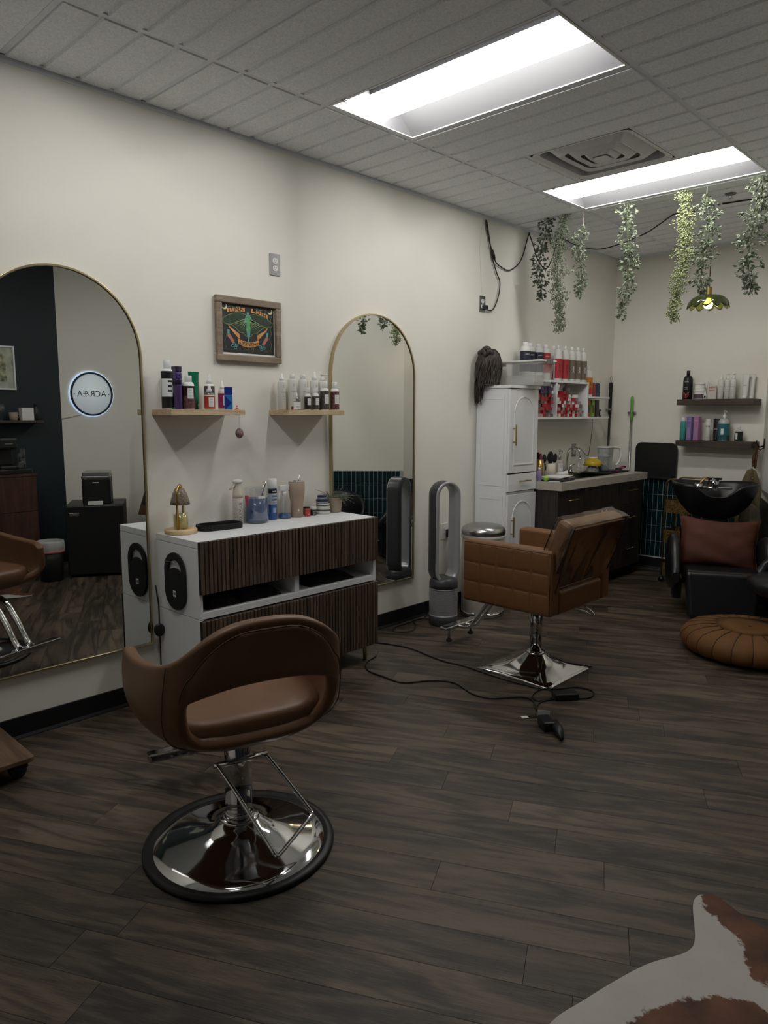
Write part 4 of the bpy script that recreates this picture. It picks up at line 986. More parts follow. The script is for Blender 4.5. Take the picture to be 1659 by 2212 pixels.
def jar(name, label, y, x, r, h, body, lid, lh):
    t = thing(name, label, 'jar', (x, y, ZV)); part('body', MB().cyl(r, 0, h-lh, 24, b=0.002), body, t); part('lid', MB().cyl(r*1.02, h-lh, h, 24, b=0.002), lid, t); return t
REDJ = mat('coral_red', (0.42, 0.05, 0.035), 0.45)
q = jar('pomade_jar', 'small coral red jar next to the beige tumbler', 1.487, 0.105, 0.0175, 0.042, REDJ, REDJ, 0.012); text_wrap('lettering', 'joi', SCREENW, q, 0.0178, 0.013, FACE+.2, 0.01, 0.012)
q = jar('pomade_jar', 'small black jar with white print and grey lid', 1.533, 0.105, 0.0175, 0.050, BLACK, FROST, 0.016); text_wrap('lettering', 'DUST', SCREENW, q, 0.0178, 0.022, FACE+.2, 0.01, 0.02); text_wrap('lettering', 'IT!', SCREENW, q, 0.0178, 0.010, FACE+.2, 0.01, 0.014)
jar('pomade_jar', 'dark round jar half hidden behind the red jar', 1.522, 0.055, 0.019, 0.046, BLACK, BLACK, 0.014)
NAVL = mat('navy_lid', (0.015, 0.02, 0.075), 0.4); GRYL = mat('grey_blue_tin', (0.24, 0.27, 0.30), 0.45)
zz = 0
for k, (r, h, bm, lm, lb) in enumerate(((0.0415, 0.030, WHITEB, PATT, 'white tin with black print at the bottom of the stack of hair tins'), (0.0405, 0.030, WHITEB, PATT, 'white tin with black print, second from the bottom of the tin stack'), (0.036, 0.026, GRYL, NAVL, 'grey tin with navy lid, third in the tin stack'), (0.0275, 0.024, GRYL, NAVL, 'small navy-lidded tin on top of the tin stack'))):
    t = thing('hair_tin', lb, 'tin', (0.088+0.003*(k % 2), 1.624-0.004*k, ZV+zz), 0, 'stacked hair wax tins'); part('body', MB().cyl(r, 0, h*0.55, 32, b=0.002), bm, t); part('lid', MB().cyl(r*1.03, h*0.55, h-0.0005, 32, b=0.002), lm if k > 1 else WHITEB, t)
    if k < 2: part('print', MB().lathe([(r*1.034, h*0.62), (r*1.036, h*0.63), (r*1.036, h*0.88), (r*1.034, h*0.89)], 32), lm, t)
    zz += h
# potted plant
pp = thing('potted_plant', 'small wiry green plant in a ribbed beige pot against the mirror', 'plant', (0.080, 1.722, ZV))
part('pot', MB().lathe([(0.034, 0), (0.038, 0.003)]+[(0.038+0.008*i/16+(0.0012 if i % 2 else 0), 0.004+0.080*i/16) for i in range(17)]+[(0.046, 0.088), (0.043, 0.088), (0.042, 0.075), (0.001, 0.075)], 36), mat('beige_clay', (0.34, 0.27, 0.20), 0.7), pp)
LEAFG = mat('grey_green_leaf', (0.13, 0.15, 0.095), 0.6, var=0.3)
rg = random.Random(11); st = MB(); lf = MB()
for k in range(46):
    a = rg.uniform(0, 6.28); ln = rg.uniform(0.05, 0.12); bend = rg.uniform(0.1, 1.0); p = Vector((0.02*math.cos(a), 0.02*math.sin(a), 0.078)); d = Vector((math.cos(a)*0.5, math.sin(a)*0.5, 0.9)); pts = [p]
    if rg.random() < 0.45: d = Vector((0.5, 0.75, 0.5)); ln *= 1.2
    for i in range(5):
        d = (d+Vector((math.cos(a)*0.25, math.sin(a)*0.25, -0.32*bend))).normalized(); p = p+d*ln/5
        p = Vector((max(p.x, -0.046), p.y, p.z)); pts.append(p.copy())
    st.tube(pts, [0.0013]*5+[0.0004], 5)
    for i in range(1, 6):
        for s in (1, -1):
            q = pts[i]; e = Vector((rg.uniform(-1, 1), rg.uniform(-1, 1), rg.uniform(-.2, 1))).normalized()*rg.uniform(0.007, 0.014); q2 = q+e; q2.x = max(q2.x, -0.047)
            lf.tube([q, (q+q2)/2, q2], [0.0006, 0.0011, 0.0003], 4)
part('stems', st, LEAFG, pp); part('foliage', lf, LEAFG, pp, kind='stuff'); part('soil', MB().cyl(0.0415, 0.070, 0.0765, 24), SUBF, pp)
# ------------------------------------------------------------------ bladeless tower fan
f = thing('tower_fan', 'grey bladeless tower fan with tall loop in front of the second mirror', 'fan', (0.228, 2.585, 0), math.radians(-17))
FGREY = mat('graphite_plastic', (0.040, 0.042, 0.046), 0.35, var=0.04); FSIL = mat('silver_plastic', (0.36, 0.365, 0.37), 0.3, 0.25, var=0.03)
part('base', MB().cyl(0.098, 0, 0.068, 48, b=0.006), FGREY, f)
# perforated drum: dark core plus a lattice sleeve
part('filter_core', MB().cyl(0.090, 0.066, 0.255, 48), BLACK, f)
sl = MB(); nA, nZ = 72, 24
for i in range(nA):
    for k in range(nZ):
        a0 = 2*math.pi*(i+0.5*(k % 2))/nA; z0 = 0.072+k*0.0074; da = 2*math.pi/nA
        ring = []
        for (fa, fz) in ((0, 0), (1, 0), (1, 1), (0, 1)):
            a = a0+fa*da; z = z0+fz*0.0074; ring.append((0.097*math.cos(a), 0.097*math.sin(a), z))
        inn = []
        for (fa, fz) in ((.28, .22), (.72, .22), (.72, .78), (.28, .78)):
            a = a0+fa*da; z = z0+fz*0.0074; inn.append((0.097*math.cos(a), 0.097*math.sin(a), z))
        sl.add(ring+inn, [(0, 1, 5, 4), (1, 2, 6, 5), (2, 3, 7, 6), (3, 0, 4, 7)])
part('filter_sleeve', sl, FSIL, f, kind='stuff')
part('band', MB().cyl(0.098, 0.062, 0.074, 48).cyl(0.098, 0.248, 0.258, 48), FSIL, f)
part('neck', MB().lathe([(0.098, 0.256), (0.098, 0.290), (0.092, 0.315), (0.075, 0.330)], 48), FGREY, f)
def stad(w, h, n=14):
    r = w/2; pts = []
    for i in range(n+1): a = math.pi*i/n; pts.append((r*math.cos(a), h/2-r+r*math.sin(a)))
    for i in range(n+1): a = math.pi+math.pi*i/n; pts.append((r*math.cos(a), -h/2+r+r*math.sin(a)))
    return pts
# loop: outer shell dark, inner lip silver (local x = depth, faces +x)
o1, o2, i1, i2 = stad(0.196, 0.700), stad(0.182, 0.686), stad(0.128, 0.632), stad(0.136, 0.640)
rows = [[(-0.052, y, z+0.635) for y, z in i2], [(-0.056, y, z+0.635) for y, z in o2], [(-0.030, y, z+0.635) for y, z in o1], [(0.045, y, z+0.635) for y, z in o1]]
part('loop', MB().grid(rows, closed=True), FGREY, f)
rows = [[(0.045, y, z+0.635) for y, z in o1], [(0.054, y, z+0.635) for y, z in stad(0.186, 0.690)], [(0.050, y, z+0.635) for y, z in stad(0.150, 0.654)], [(0.0, y, z+0.635) for y, z in i1], [(-0.052, y, z+0.635) for y, z in i2]]
part('loop_lip', MB().grid(rows, closed=True), FSIL, f)
solo('fan_cord', MB().tube(smooth_path([(0.13, 2.60, 0.006), (0.06, 2.56, 0.006), (0.05, 2.47, 0.006), (0.12, 2.42, 0.006), (0.20, 2.30, 0.006), (0.13, 2.20, 0.006), (0.07, 2.27, 0.006), (0.06, 2.40, 0.006), (0.045, 2.62, 0.006), (0.03, 2.70, 0.10), (0.035, 2.735, 0.40), (0.04, 2.742, 0.548)], 6), 0.0032, 6), BLACK, 'thin black cord curling on the floor by the base of the fan', 'cord')

# ------------------------------------------------------------------ trash can with domed steel lid
c = thing('trash_can', 'cream round trash can with domed steel lid behind the square chair', 'trash can', (0.262, 2.985, 0))
part('body', MB().cyl(0.150, 0.03, 0.565, 56, b=0.004), mat('cream_enamel', (0.56, 0.53, 0.45), 0.3, var=0.02), c)
part('foot_ring', MB().lathe([(0.14, 0.0), (0.158, 0.002), (0.160, 0.018), (0.156, 0.032), (0.148, 0.034)], 56), CHROME, c)
part('lid', MB().lathe([(0.150, 0.580), (0.156, 0.584), (0.158, 0.605), (0.150, 0.628), (0.122, 0.646), (0.075, 0.655), (0.0, 0.658)], 56), STEEL, c)
part('liner', MB().lathe([(0.1515, 0.555), (0.157, 0.560), (0.156, 0.578), (0.1515, 0.582)], 60, mod=lambda a, r, z: 1+0.012*math.sin(17*a)+0.008*math.sin(31*a)), clear('bag_film', (0.8, 0.8, 0.78), 0.55, 0.3), c)

# ------------------------------------------------------------------ tall white cabinet
CX, CY0, CY1 = 0.300, 3.222, 3.600
k = thing('tall_cabinet', 'tall narrow white cabinet with arched door panels and brass handles', 'cabinet', (0, 0, 0))
part('side_panel', MB().box(0.012, CX-0.018, CY0, CY0+0.016, 0.0, 1.612), WHITEL, k, 0.001)
part('side_panel', MB().box(0.012, CX-0.018, CY1-0.016, CY1, 0.0, 1.612), WHITEL, k, 0.001)
for z0, z1 in ((0.90, 1.56), (0.10, 0.83)):           # raised frames on the near side panel
    part('side_moulding', MB().ring([(0.03, z0), (CX-0.045, z0), (CX-0.045, z1), (0.03, z1)], [(0.05, z0+0.03), (CX-0.065, z0+0.03), (CX-0.065, z1-0.03), (0.05, z1-0.03)], 0, 0.003, m=T(0, CY0, 0) @ RX(math.pi/2)), WHITEL, k, 0.001)
part('back_panel', MB().box(0.006, 0.012, CY0, CY1, 0.02, 1.612), WHITEL, k)
part('top', MB().box(0.004, CX+0.012, CY0-0.010, CY1+0.008, 1.612, 1.632), WHITEL, k, 0.002)
for z in (0.03, 0.838, 0.90): part('shelf_board', MB().box(0.012, CX-0.02, CY0+0.016, CY1-0.016, z, z+0.016), WHITEL, k)
def arch_door(z0, z1, hz, flip=False):
    d = part('door', MB().box(CX-0.018, CX, CY0+0.003, CY1-0.003, z0, z1), WHITEL, k, 0.0015)
    w = CY1-CY0-0.006; yc = (CY0+CY1)/2; r = w/2-0.055
    o_, i_ = arch(yc, r, z0+0.055, z1-0.05, 16), arch(yc, r-0.012, z0+0.067, z1-0.062, 16)
    part('arch_moulding', MB().ring(o_, i_, CX, CX+0.004, m=YZ), WHITEL, d, 0.0015)
    h = part('handle', MB().box(CX+0.022, CX+0.030, CY0+0.045, CY0+0.053, hz-0.075, hz+0.075).rod((CX-0.001, CY0+0.049, hz-0.05), (CX+0.024, CY0+0.049, hz-0.05), 0.004).rod((CX-0.001, CY0+0.049, hz+0.05), (CX+0.024, CY0+0.049, hz+0.05), 0.004), GOLD, d, 0.001)
arch_door(0.998, 1.608, 1.275); arch_door(0.075, 0.838, 0.60)
dr = part('drawer', MB().box(CX-0.018, CX, CY0+0.003, CY1-0.003, 0.862, 0.988), WHITEL, k, 0.0015)
part('handle', MB().box(CX+0.022, CX+0.030, CY0+0.125, CY0+0.265, 0.932, 0.940).rod((CX-0.001, CY0+0.15, 0.936), (CX+0.024, CY0+0.15, 0.936), 0.004).rod((CX-0.001, CY0+0.24, 0.936), (CX+0.024, CY0+0.24, 0.936), 0.004), GOLD, dr, 0.001)
part('plinth', MB().box(0.03, CX-0.03, CY0+0.01, CY1-0.01, 0.0, 0.07), WHITEL, k)

# practice head with long brown hair on the cabinet
HAIR = mat('brown_hair', (0.036, 0.026, 0.020), 0.45, var=0.6, vscale=40, stretch=(30, 30, 2))
SKIN = mat('mannequin_skin', (0.50, 0.27, 0.18), 0.5, var=0.05)
w = thing('mannequin_head', 'practice mannequin head with long pinned-up brown hair on the tall cabinet', 'mannequin head', (0.085, 3.252, 1.6324), math.radians(40))
face = []
for i in range(15):
    q = i/14; z = 0.085+0.175*q; row = []
    rr = math.sqrt(max(0.0, 1-(2*q-1)**2))
    for j in range(24):
        a = 2*math.pi*j/24; x = 0.078*rr*math.cos(a); y = 0.066*rr*math.sin(a)
        if math.cos(a) > 0: x *= 1.05+0.10*math.exp(-((q-0.40)/0.10)**2)*math.exp(-(a if a < math.pi else 2*math.pi-a)**2/0.06)-0.12*math.exp(-((q-0.55)/0.06)**2)*math.exp(-((abs(math.sin(a))-0.4)/0.2)**2)
        row.append((x+0.01, y, z))
    face.append(row)
part('head', MB().grid(face, closed=True), SKIN, w)
part('neck', MB().lathe([(0.055, 0), (0.048, 0.02), (0.042, 0.08), (0.046, 0.12)], 24), SKIN, w)
rg = random.Random(21); hr = MB()
for n_ in range(210):
    a = rg.uniform(0.62, 2*math.pi-0.62); ph = rg.uniform(0.0, 1.0)
    top = Vector((0.02*math.cos(a), 0.02*math.sin(a), 0.262)); R_ = 1.06
    pts = [top]
    for s_ in (0.35, 0.7, 1.0): pts.append(Vector((0.085*R_*math.sin(s_*1.5)*math.cos(a)+0.008, 0.075*R_*math.sin(s_*1.5)*math.sin(a), 0.175+0.092*math.cos(s_*1.5))))
    L = rg.uniform(0.19, 0.33); sw = rg.uniform(-0.02, 0.02); p = pts[-1]
    for i in range(1, 8):
        q = i/7; pts.append(Vector((p.x*(1.0-0.10*q)+0.012*math.sin(5*q+ph*6)+sw*q*0.6-0.012*q, p.y*(1-0.05*q)+0.010*math.sin(4*q+ph*9)+sw*q, p.z-L*q)))
    for q in pts:
        if q.z < 0.006: 
            if abs(q.y) < 0.2 and q.x > -0.045: q.z = 0.006
    hr.tube(pts, [0.004, 0.006, 0.007, 0.0075]+[0.0075-0.0009*i for i in range(7)], 5)
part('hair', hr, HAIR, w, kind='stuff')
bun = MB()
for s_ in (-1, 1):
    pl = [(0.05*math.cos(a)-0.012, s_*0.012+0.070*s_*math.sin(a)*0.9, 0.232+0.018*math.sin(6*a)) for a in [0.3+2.4*i/20 for i in range(21)]]
    bun.tube(pl, [0.010+0.009*abs(math.sin(i*0.8)) for i in range(21)], 8)
bun.ball(0.034, (-0.020, -0.022, 0.262), 14, 8, sz=0.7).ball(0.034, (-0.016, 0.028, 0.264), 14, 8, sz=0.7).ball(0.030, (-0.055, 0.0, 0.235), 14, 8, sz=0.8)
part('hair_twist', bun, HAIR, w)

# clear storage bin with white lid
bn = thing('storage_bin', 'clear plastic storage bin with white snap lid on the tall cabinet', 'bin', (0.252, 3.482, 1.6325), 0)
BINM = clear('bin_plastic', (0.93, 0.94, 0.93), 0.13, 0.25)
def frus(w0, d0, w1, d1, z0, z1, t=0.003):
    A, B = rrect(w0, d0, 0.02, 4), rrect(w1, d1, 0.02, 4)
    return [[(x, y, z0) for x, y in A], [(x, y, z1) for x, y in B]]
part('tub', MB().grid(frus(0.335, 0.17, 0.385, 0.205, 0.001, 0.170), closed=True, smooth=False).prism(rrect(0.335, 0.17, 0.02, 4), 0.0005, 0.003), BINM, bn)
part('lid', MB().prism(rrect(0.405, 0.225, 0.02, 4), 0.168, 0.180), WHITE, bn, 0.003)
for s in (-1, 1): part('latch', MB().box(s*0.196, s*0.210, -0.04, 0.04, 0.150, 0.184), mat('grey_latch', (0.13, 0.13, 0.13), 0.5), bn, 0.003)
part('contents', MB().box(-0.13, 0.12, -0.07, 0.07, 0.004, 0.075), clear('pale_contents', (0.85, 0.84, 0.82), 0.3, 0.5), bn, 0.01)

# ------------------------------------------------------------------ kitchenette counter
KX, KY0, KY1, KZ = 0.515, 3.606, 5.085, 0.916
def pull(parent, y0, y1, z, x, vert=False):
    mb = MB()
    if not vert:
        mb.rod((x+0.026, y0, z), (x+0.026, y1, z), 0.004)
        for y in (y0+0.02, y1-0.02): mb.rod((x-0.001, y, z), (x+0.026, y, z), 0.0035)
    else:
        mb.rod((x+0.026, y0, z-0.05), (x+0.026, y0, z+0.05), 0.004)
        for q in (z-0.035, z+0.035): mb.rod((x-0.001, y0, q), (x+0.026, y0, q), 0.0035)
    part('handle', mb, PALEGOLD, parent)
FX = KX-0.035
units = [(KY0+0.012, 4.02, 'd3'), (4.02, 4.62, 'doors'), (4.62, KY1-0.012, 'd3b')]
for n_, (a, b, kd) in enumerate(units):
    u = thing('base_cabinet', ['espresso base cabinet with top drawer next to the tall white cabinet', 'espresso sink cabinet with two tall doors under the sink', 'espresso base cabinet with three drawers at the far counter end'][n_], 'cabinet', (0, 0, 0), 0, 'espresso base cabinets')
    part('carcass', MB().box(0.008, FX-0.018, a, b, 0.095, KZ-0.062), DKCAB, u)
    part('toe_kick', MB().box(0.03, FX-0.07, a, b, 0.0, 0.095), BLACKB, u)
    if kd == 'doors':
        m = (a+b)/2
        for (p, q, hy) in ((a+0.003, m-0.002, m-0.035), (m+0.002, b-0.003, m+0.035)):
            d = part('door', MB().box(FX-0.018, FX, p, q, 0.10, KZ-0.066), DKCAB, u, 0.001); pull(d, hy, hy, 0.60, FX, True)
    else:
        zs = [(0.655, KZ-0.066), (0.38, 0.651), (0.10, 0.376)]
        for (z0, z1) in zs:
            d = part('drawer', MB().box(FX-0.018, FX, a+0.003, b-0.003, z0, z1), DKCAB, u, 0.001); pull(d, (a+b)/2-0.075, (a+b)/2+0.075, (z0+z1)/2+0.02, FX)
ct = thing('countertop', 'beige laminate countertop with a steel sink set in', 'countertop', (0, 0, 0))
sx0, sx1, sy0, sy1 = 0.10, 0.42, 3.98, 4.66
tp = MB(); z0, z1 = KZ-0.060, KZ
for (x0, x1, y0, y1) in ((0.004, sx0, KY0, KY1), (sx1, KX, KY0, KY1), (sx0, sx1, KY0, sy0), (sx0, sx1, sy1, KY1)): tp.box(x0, x1, y0, y1, z0, z1)
part('top', tp, COUNTER, ct)
cr_ = part('chip', MB().tube([(KX+0.0003, 4.70, 0.880), (KX+0.0003, 4.715, 0.888), (KX+0.0003, 4.735, 0.876), (KX+0.0003, 4.75, 0.889), (KX+0.0003, 4.775, 0.875)], 0.0012, 5), mat('rust_crack', (0.12, 0.04, 0.015), 0.6), ct)
sk = MB().ring([(sx0-0.012, sy0-0.012), (sx1+0.012, sy0-0.012), (sx1+0.012, sy1+0.012), (sx0-0.012, sy1+0.012)], [(sx0+0.004, sy0+0.004), (sx1-0.004, sy0+0.004), (sx1-0.004, sy1-0.004), (sx0+0.004, sy1-0.004)], KZ, KZ+0.003)
A = rrect(sx1-sx0-0.008, sy1-sy0-0.008, 0.04, 4, (sx0+sx1)/2, (sy0+sy1)/2); B = rrect(sx1-sx0-0.06, sy1-sy0-0.06, 0.04, 4, (sx0+sx1)/2, (sy0+sy1)/2)
sk.grid([[(x, y, KZ+0.002) for x, y in A], [(x, y, KZ-0.05) for x, y in B]], closed=True); sk.add([(x, y, KZ-0.05) for x, y in B], [tuple(range(len(B)))])
part('sink_bowl', sk, STEEL, ct)
# faucet
fc = thing('faucet', 'chrome gooseneck faucet with two lever handles', 'faucet', (0.075, 4.445, KZ+0.0032), 0)
part('deck_plate', MB().prism(rrect(0.05, 0.17, 0.02, 4), 0, 0.008), CHROME, fc, 0.002)
part('spout', MB().tube(smooth_path([(0, 0, 0.008), (0, 0, 0.13), (0.012, 0, 0.185), (0.055, 0, 0.222), (0.105, 0, 0.205), (0.122, 0, 0.165), (0.123, 0, 0.135)], 6), 0.0105, 12), CHROME, fc)
part('aerator', MB().cyl(0.013, 0.112, 0.138, 14, c=(0.123, 0, 0)), CHROME, fc)
for s in (-1, 1): part('handle', MB().lathe([(0.020, 0.008), (0.017, 0.03), (0.012, 0.055), (0.014, 0.066), (0.001, 0.070)], 16, c=(0, s*0.06, 0)).tube([(0, s*0.06, 0.062), (0.015, s*0.105, 0.072)], 0.006, 8), CHROME, fc)
# utensil pot with brushes
h = thing('brush_pot', 'cream pot holding round black hairbrushes on the counter', 'pot', (0.150, 4.040, KZ), 0)
part('pot', MB().lathe([(0.044, 0), (0.048, 0.004), (0.048, 0.112), (0.045, 0.112), (0.044, 0.01)], 32), CREAM, h)
for k_, (dx, dy, a, sz) in enumerate(((0.005, 0.0, 0.0, 1.1), (0.0, 0.028, -0.35, 0.85), (-0.01, -0.028, 0.3, 0.8), (-0.02, 0.01, -0.1, 0.9))):
    b_ = thing('hairbrush', ['black paddle hairbrush standing foremost in the cream pot', 'black hairbrush leaning outward over the rim of the cream pot', 'black hairbrush leaning towards the tall cabinet in the cream pot', 'black hairbrush at the back of the cream pot'][k_], 'hairbrush', (0.150+dx, 4.040+dy, KZ+0.012), 0, 'brushes in the cream pot'); b_.rotation_euler = (a, 0, 0)
    part('handle', MB().rod((0, 0, 0), (0, 0, 0.10), 0.007), BLACK, b_); part('paddle', MB().ball(0.036*sz, (0, 0, 0.145), 18, 10, sx=0.35, sz=1.3), BLACKM, b_)
# soap bottle
b_ = bottle('soap_bottle', 'clear pump soap bottle with red-white label beside the faucet', (0.085, 4.300, KZ), 0.033, 0.125, clear('soap_clear', (0.82, 0.80, 0.78), 0.35), STEEL, 0.085, 0.012, None, ((0.02, 0.095, SCREENW, 0.8, 0.2), (0.055, 0.090, REDL, 0.45, 0.4)), 'pump', face=math.radians(-40))
# gold canister + odds near the cabinet
h = thing('tall_canister', 'gold lidless canister with pink-handled combs by the tall cabinet', 'canister', (0.150, 3.885, KZ))
part('can', MB().lathe([(0.026, 0), (0.030, 0.002), (0.030, 0.150), (0.028, 0.150), (0.027, 0.01)], 24), GOLD, h); part('combs', MB().box(-0.02, -0.014, -0.02, 0.01, 0.03, 0.205).box(0.0, 0.006, -0.015, 0.015, 0.03, 0.195), BLACK, h); part('pink_handle', MB().box(0.008, 0.016, -0.02, 0.008, 0.10, 0.190), mat('dusky_pink', (0.30, 0.03, 0.10), 0.4), h, 0.002)
h = thing('sponge', 'lime green sponge ball at the counter edge by the tall cabinet', 'sponge', (0.345, 3.665, KZ)); part('ball', MB().ball(0.022, (0, 0, 0.022), 16, 10), mat('lime_foam', (0.30, 0.50, 0.08), 0.8, bump=0.4), h); part('band', MB().lathe([(0.0222, 0.019), (0.0226, 0.022), (0.0222, 0.025)], 16), mat('leaf_green', (0.10, 0.28, 0.05), 0.6), h)
h = thing('lilac_bottle', 'pale lilac bottle peeking past the tall cabinet', 'bottle', (0.300, 3.640, KZ)); part('body', MB().lathe([(0.016, 0), (0.018, 0.004), (0.018, 0.07), (0.009, 0.085)], 18), LILAC, h); part('cap', MB().cyl(0.010, 0.084, 0.105, 14), WHITE, h)
nb = thing('notebook', 'open cream notebook lying across the black tablet', 'notebook', (0.325, 3.850, KZ+0.017), math.radians(8)); part('pages', MB().box(-0.085, 0.085, -0.12, 0.12, 0.0, 0.008), CREAM, nb, 0.002); part('cover', MB().box(-0.088, 0.088, -0.123, 0.123, 0.008, 0.010), SCREENW, nb); part('binding', MB().rod((0.085, -0.12, 0.005), (0.085, 0.12, 0.005), 0.004, 6), STEEL, nb)
tb_ = thing('tablet', 'black tablet keyboard on the near counter corner', 'tablet', (0.375, 3.790, KZ), math.radians(8)); part('body', MB().prism(rrect(0.18, 0.25, 0.012, 4), 0.0005, 0.012), BLACK, tb_, 0.002); part('keys', MB().box(0.0, 0.08, -0.11, 0.11, 0.012, 0.015), GREYG, tb_)
solo('charging_cable', MB().tube(smooth_path([(0.40, 3.612, KZ+0.004), (0.43, 3.64, KZ+0.004), (0.455, 3.67, KZ+0.004), (0.455, 3.70, KZ+0.005)], 5), 0.003, 6), WHITE, 'white charging cable on the near edge of the counter', 'cable')
# dish mat, bowls, pitcher
solo('drying_mat', MB().prism(rrect(0.26, 0.44, 0.02, 4, 0.250, 4.80), KZ+0.0034, KZ+0.010), BLACKM, 'black drying mat under the bowls beside the sink', 'mat')
ZM = KZ+0.0102
def bowl(name, label, loc, r, h, m, m2=None, up=False, g='bowls on the drying mat'):
    t = thing(name, label, 'bowl', loc, 0, g); pr = [(r*0.45, 0), (r*0.5, 0.006), (r*0.80, h*0.45), (r, h), (r*0.97, h), (r*0.76, h*0.45), (r*0.4, 0.01), (0.0, 0.008)]
    if up: pr = [(a, h-b) for a, b in pr]
    part('bowl', MB().lathe(pr, 36), m, t)
    if m2: part('foot', MB().lathe([(r*0.38, h-0.001), (r*0.46, h), (r*0.47, h+0.006), (r*0.42, h+0.008), (r*0.36, h+0.006)], 28), m2, t)
    return t
PATB = mat('speckled_bowl', (0.28, 0.28, 0.27), 0.35, var=0.8, vscale=70); GREYB = mat('slate_bowl', (0.10, 0.12, 0.13), 0.35)
bowl('mixing_bowl', 'speckled white bowl turned over under the yellow bowl', (0.205, 4.655, ZM), 0.062, 0.055, PATB, None, True)
bowl('mixing_bowl', 'slate bowl turned over beside the speckled bowl', (0.235, 4.785, ZM), 0.066, 0.050, GREYB, None, True)
t = bowl('mixing_bowl', 'yellow bowl turned over on top of the others', (0.205, 4.660, ZM+0.0555), 0.086, 0.062, mat('yellow_enamel', (0.50, 0.36, 0.02), 0.25, var=0.04), WHITE, True)
for k_, (x, y, a, m, lb) in enumerate(((0.345, 4.70, 0.4, BLACK, 'black tint brush lying before the yellow bowl'), (0.345, 4.80, 1.2, mat('hot_pink', (0.40, 0.02, 0.14), 0.35), 'hot pink tint brush on the drying mat'), (0.320, 4.90, 1.3, BLACK, 'black tint comb at the far end of the mat'))):
    b_ = thing('tint_brush', lb, 'brush', (x, y, ZM+0.002), a, 'tint brushes on the drying mat'); part('handle', MB().tube([(-0.06, 0, 0.004), (0.02, 0, 0.006), (0.05, 0, 0.02)], [0.004, 0.006, 0.008], 8), m, b_); part('head', MB().ball(0.03, (0.075, 0, 0.03), 14, 8, sx=1.0, sy=0.6, sz=0.35), m, b_)
for x, y, hh, lb in ((0.170, 4.475, 0.075, 'small clear bottle lying open by the faucet'), (0.160, 4.565, 0.105, 'clear applicator bottle standing beside the speckled bowl')):
    b_ = thing('applicator_bottle', lb, 'bottle', (x, y, KZ+0.0036), 0, 'clear applicator bottles'); part('body', MB().lathe([(0.020, 0), (0.023, 0.003), (0.022, hh*0.6), (0.010, hh*0.72)], 20), CLEARP, b_); part('nozzle', MB().lathe([(0.011, hh*0.70), (0.009, hh*0.78), (0.003, hh*1.25)], 14), FROST, b_)
dh = thing('hair_dryer', 'small white and black hair clipper lying by the brush pot', 'clipper', (0.215, 4.12, KZ+0.0005), 0.6); part('body', MB().tube([(-0.05, 0, 0.018), (0.0, 0, 0.02), (0.05, 0, 0.030)], [0.012, 0.017, 0.022], 12), WHITE, dh); part('blade', MB().tube([(-0.085, 0, 0.010), (-0.05, 0, 0.018)], [0.006, 0.012], 10), BLACK, dh)
dh['label'] = 'white and black hair clipper lying by the brush pot'; dh.name = 'hair_clipper'
pc = thing('water_pitcher', 'clear filter pitcher with curved white handle at the far end', 'pitcher', (0.165, 4.965, ZM), math.radians(0))
part('jug', MB().grid([[(x*0.82, y*0.82, 0.0) for x, y in rrect(0.11, 0.16, 0.04, 5)], [(x, y, 0.19) for x, y in rrect(0.11, 0.16, 0.04, 5)]], closed=True), clear('pitcher_plastic', (0.80, 0.80, 0.80), 0.25, 0.1), pc)
part('reservoir', MB().prism(rrect(0.104, 0.154, 0.038, 5), 0.115, 0.195).prism(rrect(0.05, 0.05, 0.02, 4), 0.02, 0.115), mat('pale_grey_plastic', (0.42, 0.42, 0.43), 0.4), pc, 0.004)
part('lid', MB().prism(rrect(0.116, 0.166, 0.042, 5), 0.195, 0.208), WHITE, pc, 0.004); part('handle', MB().tube(smooth_path([(0.05, 0.06, 0.200), (0.08, 0.115, 0.190), (0.085, 0.13, 0.13), (0.075, 0.115, 0.07), (0.06, 0.09, 0.035)], 6), 0.010, 10, flat=1.3), WHITE, pc)
# phone cord from outlet up to the shelf
solo('charger', MB().box(0.008, 0.040, 4.668, 4.700, 1.105, 1.140), WHITE, 'white plug-in charger in the outlet behind the faucet', 'charger', bevel=0.003)
solo('charging_wire', MB().tube(smooth_path([(0.028, 4.702, 1.122), (0.03, 4.75, 1.118), (0.03, 4.83, 1.07), (0.03, 4.885, 1.045), (0.03, 4.91, 1.07), (0.03, 4.935, 1.18), (0.03, 4.955, 1.30), (0.03, 4.95, 1.384)], 6), 0.0025, 6), BLACK, 'thin black wire drooping from the charger to the white shelf', 'wire')
# ------------------------------------------------------------------ white wall organizer over the counter
og = thing('wall_shelf_unit', 'white wall-mounted cubby shelf crammed with hair colour boxes', 'shelf', (0, 0, 0))
th = 0.016; D = 0.200; BZ, TZ, MZ = 1.386, 1.692, 1.574
part('bottom_board', MB().box(0.001, D, 3.635, 4.93, BZ, BZ+th), WHITEL, og, 0.001)
part('top_board', MB().box(0.001, D, 3.635, 4.545, TZ-th, TZ), WHITEL, og, 0.001)
part('low_top_board', MB().box(0.001, D, 4.545, 4.93, MZ-th, MZ), WHITEL, og, 0.001)
for y, zt in ((3.635, TZ-th), (4.022, TZ-th), (4.529, TZ-th)): part('divider', MB().box(0.001, D, y, y+th, BZ+th, zt), WHITEL, og, 0.001)
part('bracket', MB().box(0.001, 0.012, 4.90, 4.93, BZ+th, MZ-th), WHITEL, og)
